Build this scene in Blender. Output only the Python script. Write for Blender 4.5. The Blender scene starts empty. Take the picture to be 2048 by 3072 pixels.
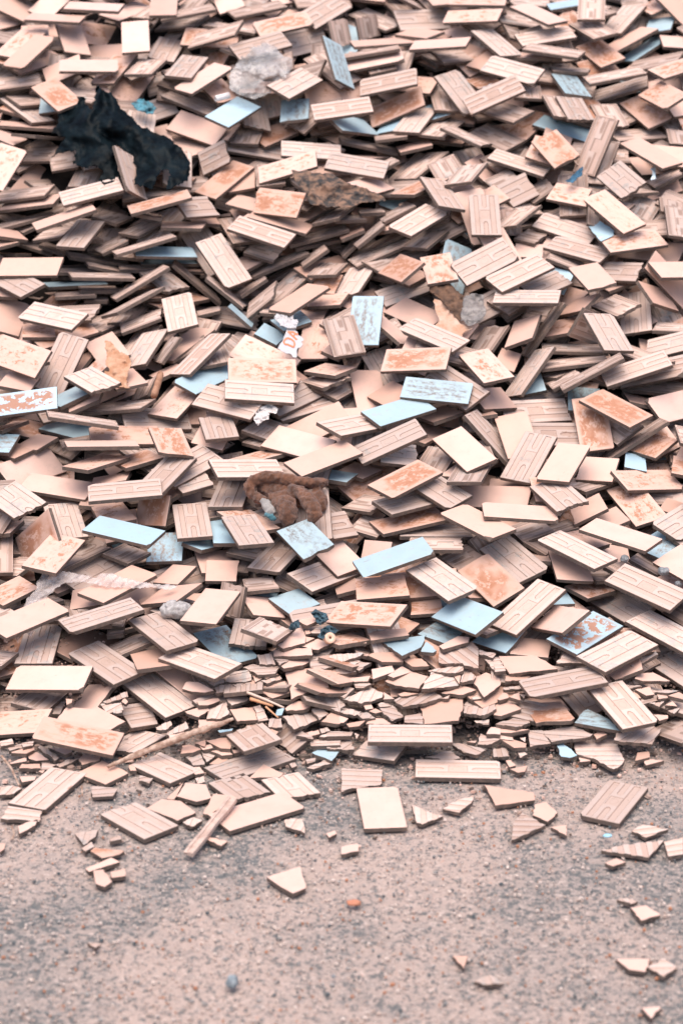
import bpy, bmesh, math, random
import numpy as np
from mathutils import Matrix, Quaternion, Vector, noise
SC=bpy.context.scene; COL=SC.collection
rnd=random.Random(7)
# ---------------------------------------------------------------- camera and lie of the land
F=5973.0; CX,CY=1024.,1536.; PITCH=math.radians(18.6); CH=2.5
FW=np.array([0,math.cos(PITCH),-math.sin(PITCH)]); UPV=np.array([0,math.sin(PITCH),math.cos(PITCH)]); RT=np.array([1.,0,0]); CAM=np.array([0,0,CH])
ROWS=[-600,-400,-150,50,350,650,950,1250,1550,1850,2125,2300]
DEPS=[10.9,9.9,9.0,8.5,8.08,7.7,7.3,6.87,6.5,6.13,5.84,5.6499]
RR=np.arange(-600,3300,10.); DD=np.interp(RR,ROWS,DEPS)
_k=np.exp(-.5*(np.arange(-25,26)/9.)**2); _k/=_k.sum(); DD=np.convolve(np.pad(DD,25,mode='edge'),_k,'valid')
BUMPS=[(480,840,.24,420,110),(1000,455,.12,420,45),(650,300,-.05,300,120),(1500,1180,.06,200,60),(150,1350,.05,200,70),(1700,650,-.05,300,130),(1100,1500,-.03,300,120)]
def ray(x,y): return (x-CX)/F*RT-(y-CY)/F*UPV+FW
def heap_dist(x,y):
    """distance along the sight line to the surface of the heap (or the ground in front of it)"""
    r=ray(x,y); g=(CH-.012)/-r[2] if r[2]<-1e-6 else 1e9
    d=float(np.interp(y,RR,DD)); w=min(max((2200-y)/300,0),1)
    for bx,by,a,sx,sy in BUMPS: d+=w*a*math.exp(-.5*((x-bx)/sx)**2-.5*((y-by)/sy)**2)
    return min(d,g)
def at(x,y,lift=0.0):
    """point on the heap seen at x,y, raised by lift metres off the slope"""
    p=CAM+ray(x,y)*heap_dist(x,y); p=p+np.array([0,-.45,.89])*lift if y<2200 else p+np.array([0,0,1.])*lift
    return Vector(p)
# ---------------------------------------------------------------- helpers
def link(o): COL.objects.link(o); return o
def tag(o,label=None,cat=None,group=None,kind=None):
    if label: o['label']=label
    if cat: o['category']=cat
    if group: o['group']=group
    if kind: o['kind']=kind
    return o
def mesh_obj(name,me,parent=None):
    o=bpy.data.objects.new(name,me); link(o)
    if parent: o.parent=parent
    return o
def from_bm(name,bm,mats,parent=None,smooth=False):
    me=bpy.data.meshes.new(name); bm.to_mesh(me); bm.free()
    for m in mats: me.materials.append(m)
    if smooth:
        for p in me.polygons: p.use_smooth=True
    return mesh_obj(name,me,parent)
# ---------------------------------------------------------------- materials
class NT:
    def __init__(s,name):
        s.m=bpy.data.materials.new(name); s.m.use_nodes=True; s.t=s.m.node_tree; s.t.nodes.clear()
        s.out=s.t.nodes.new('ShaderNodeOutputMaterial'); s.b=s.t.nodes.new('ShaderNodeBsdfPrincipled'); s.t.links.new(s.b.outputs[0],s.out.inputs[0])
    def n(s,t,**k):
        x=s.t.nodes.new(t)
        for a,v in k.items(): setattr(x,a,v)
        return x
    def set(s,sock,v):
        if isinstance(v,bpy.types.NodeSocket): s.t.links.new(v,sock)
        elif isinstance(v,(tuple,list)) and len(v)==3 and sock.type=='RGBA': sock.default_value=(*v,1)
        else: sock.default_value=v
    def math(s,op,a,b=0.,c=0.,clamp=False):
        x=s.n('ShaderNodeMath',operation=op,use_clamp=clamp)
        for i,v in enumerate((a,b,c)): s.set(x.inputs[i],v)
        return x.outputs[0]
    def mix(s,f,a,b,mode='MIX'):
        x=s.n('ShaderNodeMix',data_type='RGBA',blend_type=mode); s.set(x.inputs[0],f); s.set(x.inputs[6],a); s.set(x.inputs[7],b); return x.outputs[2]
    def noise(s,v,scale,detail=4,rough=.6,dist=0):
        x=s.n('ShaderNodeTexNoise'); s.set(x.inputs['Vector'],v); x.inputs['Scale'].default_value=scale; x.inputs['Detail'].default_value=detail; x.inputs['Roughness'].default_value=rough; x.inputs['Distortion'].default_value=dist; return x.outputs[0]
    def ramp(s,f,lo,hi,a=0.,b=1.):
        x=s.n('ShaderNodeMapRange',interpolation_type='SMOOTHSTEP'); s.set(x.inputs[0],f); s.set(x.inputs[1],lo); s.set(x.inputs[2],hi); s.set(x.inputs[3],a); s.set(x.inputs[4],b); return x.outputs[0]
    def sep(s,v):
        x=s.n('ShaderNodeSeparateXYZ'); s.set(x.inputs[0],v); return x.outputs
    def comb(s,a,b,c):
        x=s.n('ShaderNodeCombineXYZ')
        for i,v in enumerate((a,b,c)): s.set(x.inputs[i],v)
        return x.outputs[0]
    def bump(s,h,strength,dist):
        x=s.n('ShaderNodeBump'); x.inputs['Strength'].default_value=strength; x.inputs['Distance'].default_value=dist; s.set(x.inputs['Height'],h); s.t.links.new(x.outputs[0],s.b.inputs['Normal'])
    def fin(s,col,rough,spec=.4):
        s.set(s.b.inputs['Base Color'],col); s.set(s.b.inputs['Roughness'],rough); s.b.inputs['Specular IOR Level'].default_value=spec; return s.m
    def tile(s):
        """position on the tile in metres, and a number that differs from tile to tile"""
        uv=s.n('ShaderNodeUVMap',uv_map='flat').outputs[0]; o=s.sep(uv)
        a=s.n('ShaderNodeAttribute',attribute_name='seed').outputs['Fac']
        r=s.math('FRACT',s.math('ADD',a,s.n('ShaderNodeObjectInfo').outputs['Random']))
        r2=s.math('FRACT',s.math('MULTIPLY',r,17.31)); r3=s.math('FRACT',s.math('MULTIPLY',r,71.7))
        return o[0],o[1],r,r2,r3
def glaze(name,base,base2,wear=None,kind='S'):
    s=NT(name); x,y,r,r2,r3=s.tile()
    zz=s.math('MULTIPLY',r,31.)
    v=s.comb(x,y,zz); vs=s.comb(s.math('MULTIPLY',x,.35),y,zz)
    col=s.mix(r2,base,base2)
    blotch=s.noise(v,14,3); col=s.mix(s.ramp(blotch,.35,.75,0,.35),col,tuple(c*.86 for c in base2))
    tone=s.ramp(r3,0,1,.86,1.04); col=s.mix(1.,col,s.comb(tone,s.math('POWER',tone,1.25),s.math('POWER',tone,1.5)),'MULTIPLY')
    dust=s.ramp(s.noise(v,30,6,.75),.52,.72,0,.30); col=s.mix(dust,col,(.50,.36,.28))
    streak=s.noise(vs,90,5,.7); fine=s.noise(v,420,2,.5)
    edge=s.math('MULTIPLY',s.ramp(s.math('ABSOLUTE',x),.095,.117,1,0),s.ramp(s.math('ABSOLUTE',y),.036,.055,1,0))
    rough=.38
    if kind=='S':
        m=s.math('MULTIPLY',s.ramp(streak,.60,.74),s.ramp(s.noise(v,20,2),.42,.62)); m=s.math('MULTIPLY',m,s.ramp(r3,.25,.9,.0,.75))
        col=s.mix(m,col,(.50,.25,.14))
        sp=s.ramp(s.noise(v,160,2),.73,.78); col=s.mix(s.math('MULTIPLY',sp,.5),col,(.3,.17,.11))
    elif kind=='W':
        a=s.noise(s.comb(s.math('MULTIPLY',x,.6),y,zz),46,8,.78,.15); th=s.math('MULTIPLY_ADD',r3,.13,.415)
        m=s.ramp(a,th,s.math('ADD',th,.07)); big=s.ramp(s.noise(v,9,2),.34,.52)
        m=s.math('MULTIPLY',s.math('MULTIPLY',m,big),edge)
        soft=s.math('MULTIPLY',s.ramp(streak,.45,.72),s.math('MULTIPLY',edge,.45))
        col=s.mix(soft,col,(.60,.33,.20)); wc=s.mix(s.noise(v,60,3),(.33,.12,.06),(.56,.27,.16)); col=s.mix(s.math('MULTIPLY',m,.92),col,wc); rough=s.math('MULTIPLY_ADD',m,.4,.42)
    elif kind=='D':
        st=s.math('SINE',s.math('MULTIPLY',y,210.)); a=s.math('ADD',s.noise(s.comb(s.math('MULTIPLY',x,.55),y,zz),85,8,.8),s.math('MULTIPLY',st,.035))
        m=s.math('MULTIPLY',s.ramp(a,.43,.62),edge); big=s.ramp(s.noise(v,10,2),.30,.5); m=s.math('MULTIPLY',m,big)
        col=s.mix(s.math('MULTIPLY',m,.88),col,s.mix(r3,(.17,.15,.135),(.36,.235,.17))); rough=s.math('MULTIPLY_ADD',m,.4,.4)
    elif kind=='B':
        m=s.math('MULTIPLY',s.ramp(streak,.58,.72),edge); col=s.mix(s.math('MULTIPLY',m,.5),col,(.30,.27,.25))
    elif kind=='P':
        a=s.noise(v,34,6,.66,.4); m=s.math('MULTIPLY',s.ramp(a,.47,.50),edge); col=s.mix(m,col,s.mix(fine,(.34,.16,.10),(.50,.28,.20))); rough=s.math('MULTIPLY_ADD',m,.4,.4)
    s.bump(s.math('ADD',s.math('MULTIPLY',fine,.5),streak),.12,.0006)
    return s.fin(col,rough,.35)
def clay(name,ribbed=True):
    s=NT(name); x,y,r,r2,r3=s.tile(); v=s.comb(x,y,s.math('MULTIPLY',r,31.))
    base=s.mix(r2,CLAY_A,CLAY_B); base=s.mix(s.ramp(r3,.80,.95,0,.6),base,CLAY_C)
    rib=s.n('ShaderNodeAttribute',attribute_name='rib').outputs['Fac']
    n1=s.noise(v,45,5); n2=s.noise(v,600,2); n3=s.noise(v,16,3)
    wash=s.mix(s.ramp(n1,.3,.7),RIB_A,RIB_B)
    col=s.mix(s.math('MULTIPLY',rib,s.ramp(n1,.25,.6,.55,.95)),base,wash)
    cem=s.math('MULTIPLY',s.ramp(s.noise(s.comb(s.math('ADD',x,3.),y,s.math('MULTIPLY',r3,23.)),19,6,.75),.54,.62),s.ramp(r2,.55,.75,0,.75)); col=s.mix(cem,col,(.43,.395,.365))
    step_shade=s.math('MULTIPLY',s.ramp(rib,.03,.25),s.ramp(rib,.75,.97,1,0)); col=s.mix(s.math('MULTIPLY',step_shade,.62),col,(.25,.15,.11))  # shadow at the groove steps, painted into the colour as dark lines
    col=s.mix(s.ramp(n3,.5,.75,0,.28),col,(.45,.29,.21))
    st=s.math('MULTIPLY',s.ramp(s.noise(s.comb(s.math('MULTIPLY',x,.5),y,s.math('MULTIPLY',r2,19.)),34,6,.7),.60,.70),s.ramp(r3,.2,.9,.0,.85))
    col=s.mix(st,col,(.34,.19,.13))
    tone=s.ramp(s.math('FRACT',s.math('MULTIPLY',r,133.7)),0,1,.80,1.08); col=s.mix(1.,col,s.comb(tone,tone,tone),'MULTIPLY')
    pit=s.ramp(s.noise(v,240,1),.73,.77); col=s.mix(s.math('MULTIPLY',pit,.8),col,(.09,.07,.06))
    d=s.n('ShaderNodeVectorMath',operation='LENGTH'); s.set(d.inputs[0],s.comb(x,s.math('MULTIPLY',y,1.5),0.))
    ring=s.math('SUBTRACT',1.,s.ramp(s.math('ABSOLUTE',s.math('SUBTRACT',d.outputs['Value'],.0165)),.0005,.0016),clamp=True)
    col=s.mix(s.math('MULTIPLY',ring,.22),col,(.3,.18,.13))
    s.bump(s.math('ADD',s.math('MULTIPLY',n2,.6),s.math('MULTIPLY',n1,.8)),.3,.0009)
    return s.fin(col,.9,.2)
def edge_clay(name):
    s=NT(name); g=s.n('ShaderNodeTexCoord').outputs['Object']; x,y,r,r2,r3=s.tile()
    n1=s.noise(g,420,4,.7); n2=s.noise(g,60,4)
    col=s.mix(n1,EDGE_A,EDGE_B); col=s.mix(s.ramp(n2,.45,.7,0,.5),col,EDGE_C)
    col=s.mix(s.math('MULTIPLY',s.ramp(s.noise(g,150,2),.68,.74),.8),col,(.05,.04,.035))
    s.bump(s.math('ADD',n1,n2),.5,.0016)
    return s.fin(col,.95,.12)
CLAY_A=(.60,.415,.335); CLAY_B=(.64,.47,.395); CLAY_C=(.50,.33,.26); RIB_A=(.65,.505,.44); RIB_B=(.63,.465,.39)
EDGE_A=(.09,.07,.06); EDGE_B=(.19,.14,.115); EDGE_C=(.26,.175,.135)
M={'S':glaze('cream_glaze',(.80,.54,.445),(.755,.465,.36),kind='S'),'W':glaze('worn_cream_glaze',(.80,.535,.435),(.745,.455,.35),kind='W'),
   'B':glaze('blue_glaze',(.50,.635,.69),(.44,.59,.655),kind='B'),'D':glaze('grimy_blue_glaze',(.48,.61,.665),(.43,.57,.63),kind='D'),
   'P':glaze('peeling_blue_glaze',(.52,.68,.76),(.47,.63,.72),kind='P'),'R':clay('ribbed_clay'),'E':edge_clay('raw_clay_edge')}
def plain(name,a,b,scale=40,rough=.8,bumpd=.001,spec=.3,fleck=None,trans=0):
    s=NT(name); g=s.n('ShaderNodeTexCoord').outputs['Object']; n1=s.noise(g,scale,6,.65); n2=s.noise(g,scale*7,3)
    col=s.mix(s.ramp(n1,.3,.7),a,b)
    if fleck: col=s.mix(s.ramp(n2,.6,.66),col,fleck)
    s.bump(s.math('ADD',n1,s.math('MULTIPLY',n2,.5)),.5,bumpd)
    m=s.fin(col,rough,spec)
    if trans:
        t=s.n('ShaderNodeBsdfTransparent'); mx=s.n('ShaderNodeMixShader'); s.set(mx.inputs[0],s.ramp(n1,.25,.75,trans,trans*.7)); s.t.links.new(s.b.outputs[0],mx.inputs[1]); s.t.links.new(t.outputs[0],mx.inputs[2]); s.t.links.new(mx.outputs[0],s.out.inputs[0])
    return m
# ---------------------------------------------------------------- tile shapes
TL,TW,TT=.24,.115,.013
VL=[0,.012,.148,.168,.290,.310,.335,.345,.420,.440,.46,.5,.54,.560,.580,.655,.665,.690,.710,.832,.852,.988,1]
_u=[0,.006,.03,.036,.27,.288,.302,.314,.324,.331,.337,.385,.391]
UL=_u+[1-a for a in reversed(_u)]
VLo=[0,.148,.168,.290,.310,.420,.440,.560,.580,.690,.710,.832,.852,1]; ULo=[0,.03,.036,.33,.337,.385,.391,.609,.615,.663,.67,.964,.97,1]
def rib_height(u,v):
    d=.0022
    if u<=.001 or u>=.999 or v<=.001 or v>=.999: return -.0006
    av=abs(v-.5)
    if .16<av+.0<.36 and not (.2<=av): pass
    if .19<=av<=.34 and .033<u<.967: return -d
    if av<=.07:
        e=.334-.045*(av/.07)**2
        if u<e or u>1-e: return -d
    if av<=.16 and .388<u<.612: return -d*.6
    return 0.
def bm_tile(typ,L=TL,hi=True,seed=0.,chip=0,into=None,mat=None,rg=None):
    """one tile, seen face up: ribbed clay back (R) or glazed face"""
    bm=into or bmesh.new(); rg=rg or random.Random(int(seed*1e6))
    uvl=bm.loops.layers.uv.get('flat') or bm.loops.layers.uv.new('flat')
    sd=bm.faces.layers.float.get('seed') or bm.faces.layers.float.new('seed')
    rb=bm.verts.layers.float.get('rib') or bm.verts.layers.float.new('rib')
    um=L/TL; broken=um<.93
    if typ=='R': us=[a for a in (UL if hi else ULo) if a<um-.012]+[um] if broken else list(UL if hi else ULo); vs=VL if hi else VLo
    else: us=[0,.008,.25,.5,.75,.992,1] if hi else [0,1]; us=[a*um for a in us]; vs=[0,.016,.25,.5,.75,.984,1] if hi else [0,1]
    jag=[rg.uniform(-.03,.012) for _ in range(8)]
    def jg(v):
        t=v*6.99; i=int(t); return jag[i]*(1-t+i)+jag[i+1]*(t-i)
    tilt=rg.uniform(-.25,.25) if broken else 0
    def ux(u,v):
        if not broken: return u
        k=max(0,(u/um-.4)/.6); return u+k*um*(jg(v)*1.5+tilt*(v-.5)*.5)
    nu,nv=len(us),len(vs); V=[]
    for u in us:
        for v in vs:
            if typ=='R': h=rib_height(u if not(broken and u==um) else min(u,.95),v)
            else: h=-.0012 if (u<=0 or u>=um-1e-6 or v<=0 or v>=1) else 0.
            if typ!='R' and not hi: h=0.
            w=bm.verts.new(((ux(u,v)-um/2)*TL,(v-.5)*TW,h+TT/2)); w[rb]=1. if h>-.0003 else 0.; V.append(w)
    faces=[]
    mi_top,mi_e=(0,1)
    for i in range(nu-1):
        for j in range(nv-1):
            f=bm.faces.new((V[i*nv+j],V[(i+1)*nv+j],V[(i+1)*nv+j+1],V[i*nv+j+1])); f.material_index=mi_top; faces.append(f)
    loop=[i*nv for i in range(nu)]+[(nu-1)*nv+j for j in range(1,nv)]+[i*nv+nv-1 for i in range(nu-2,-1,-1)]+[j for j in range(nv-2,0,-1)]
    bot=[]
    for a in loop:
        c=V[a].co; jx=rg.uniform(-.004,.004) if broken and c.x>(um/2-.06)*TL+.0 and a//nv==nu-1 else 0
        b=bm.verts.new((c.x+jx,c.y,-TT/2)); b[rb]=0; bot.append(b)
    n=len(loop)
    for a in range(n):
        f=bm.faces.new((V[loop[a]],bot[a],bot[(a+1)%n],V[loop[(a+1)%n]])); f.material_index=mi_e; faces.append(f)
    f=bm.faces.new(list(reversed(bot))); f.material_index=mi_e if typ=='R' else mi_e; faces.append(f)
    for f in faces:
        f[sd]=seed
        for l in f.loops: l[uvl].uv=(l.vert.co.x,l.vert.co.y)
    if chip and not into:
        for _ in range(chip):
            sx,sy=rg.choice((-1,1)),rg.choice((-1,1)); a,b=rg.uniform(.004,.016),rg.uniform(.004,.014)
            p=Vector((sx*(um*TL/2-a),sy*TW/2,0)); q=Vector((sx*um*TL/2,sy*(TW/2-b),0)); t=(q-p); nn=Vector((t.y,-t.x,rg.uniform(-.004,.020))); p.z=q.z=rg.uniform(0,.006); nn=nn if nn.dot(p+q)>0 else -nn
            r=bmesh.ops.bisect_plane(bm,geom=bm.verts[:]+bm.edges[:]+bm.faces[:],plane_co=p,plane_no=nn.normalized(),clear_outer=True)
            es=[e for e in r['geom_cut'] if isinstance(e,bmesh.types.BMEdge)]
            try:
                for f in bmesh.ops.holes_fill(bm,edges=es)['faces']: f.material_index=1
            except Exception: pass
    bm.normal_update()
    return bm
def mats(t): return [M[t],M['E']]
def tile_mesh(typ,L,chip,seed):
    bm=bm_tile(typ,L,True,seed,chip); me=bpy.data.meshes.new('tile'); bm.to_mesh(me); bm.free()
    for m in mats(typ): me.materials.append(m)
    return me
KINDNAME={'R':'ribbed_tile','S':'cream_tile','W':'worn_cream_tile','B':'blue_tile','D':'grimy_blue_tile','P':'peeling_blue_tile'}
GROUP={'R':'clay tiles lying ribbed side up in the heap','S':'smooth cream tiles in the heap','W':'rust worn cream tiles in the heap','B':'blue glazed tiles in the heap','D':'blue glazed tiles in the heap','P':'blue glazed tiles in the heap'}
BANK={}
def shape_for(typ,L):
    if L>.225:
        k=rnd.choice((0,0,1,1,2,3)); v=(typ,k,rnd.randrange(4))
        if v not in BANK: BANK[v]=tile_mesh(typ,TL,k,rnd.random())
        return BANK[v],0
    return tile_mesh(typ,L,0,rnd.random()),rnd.choice((0,1))
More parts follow.
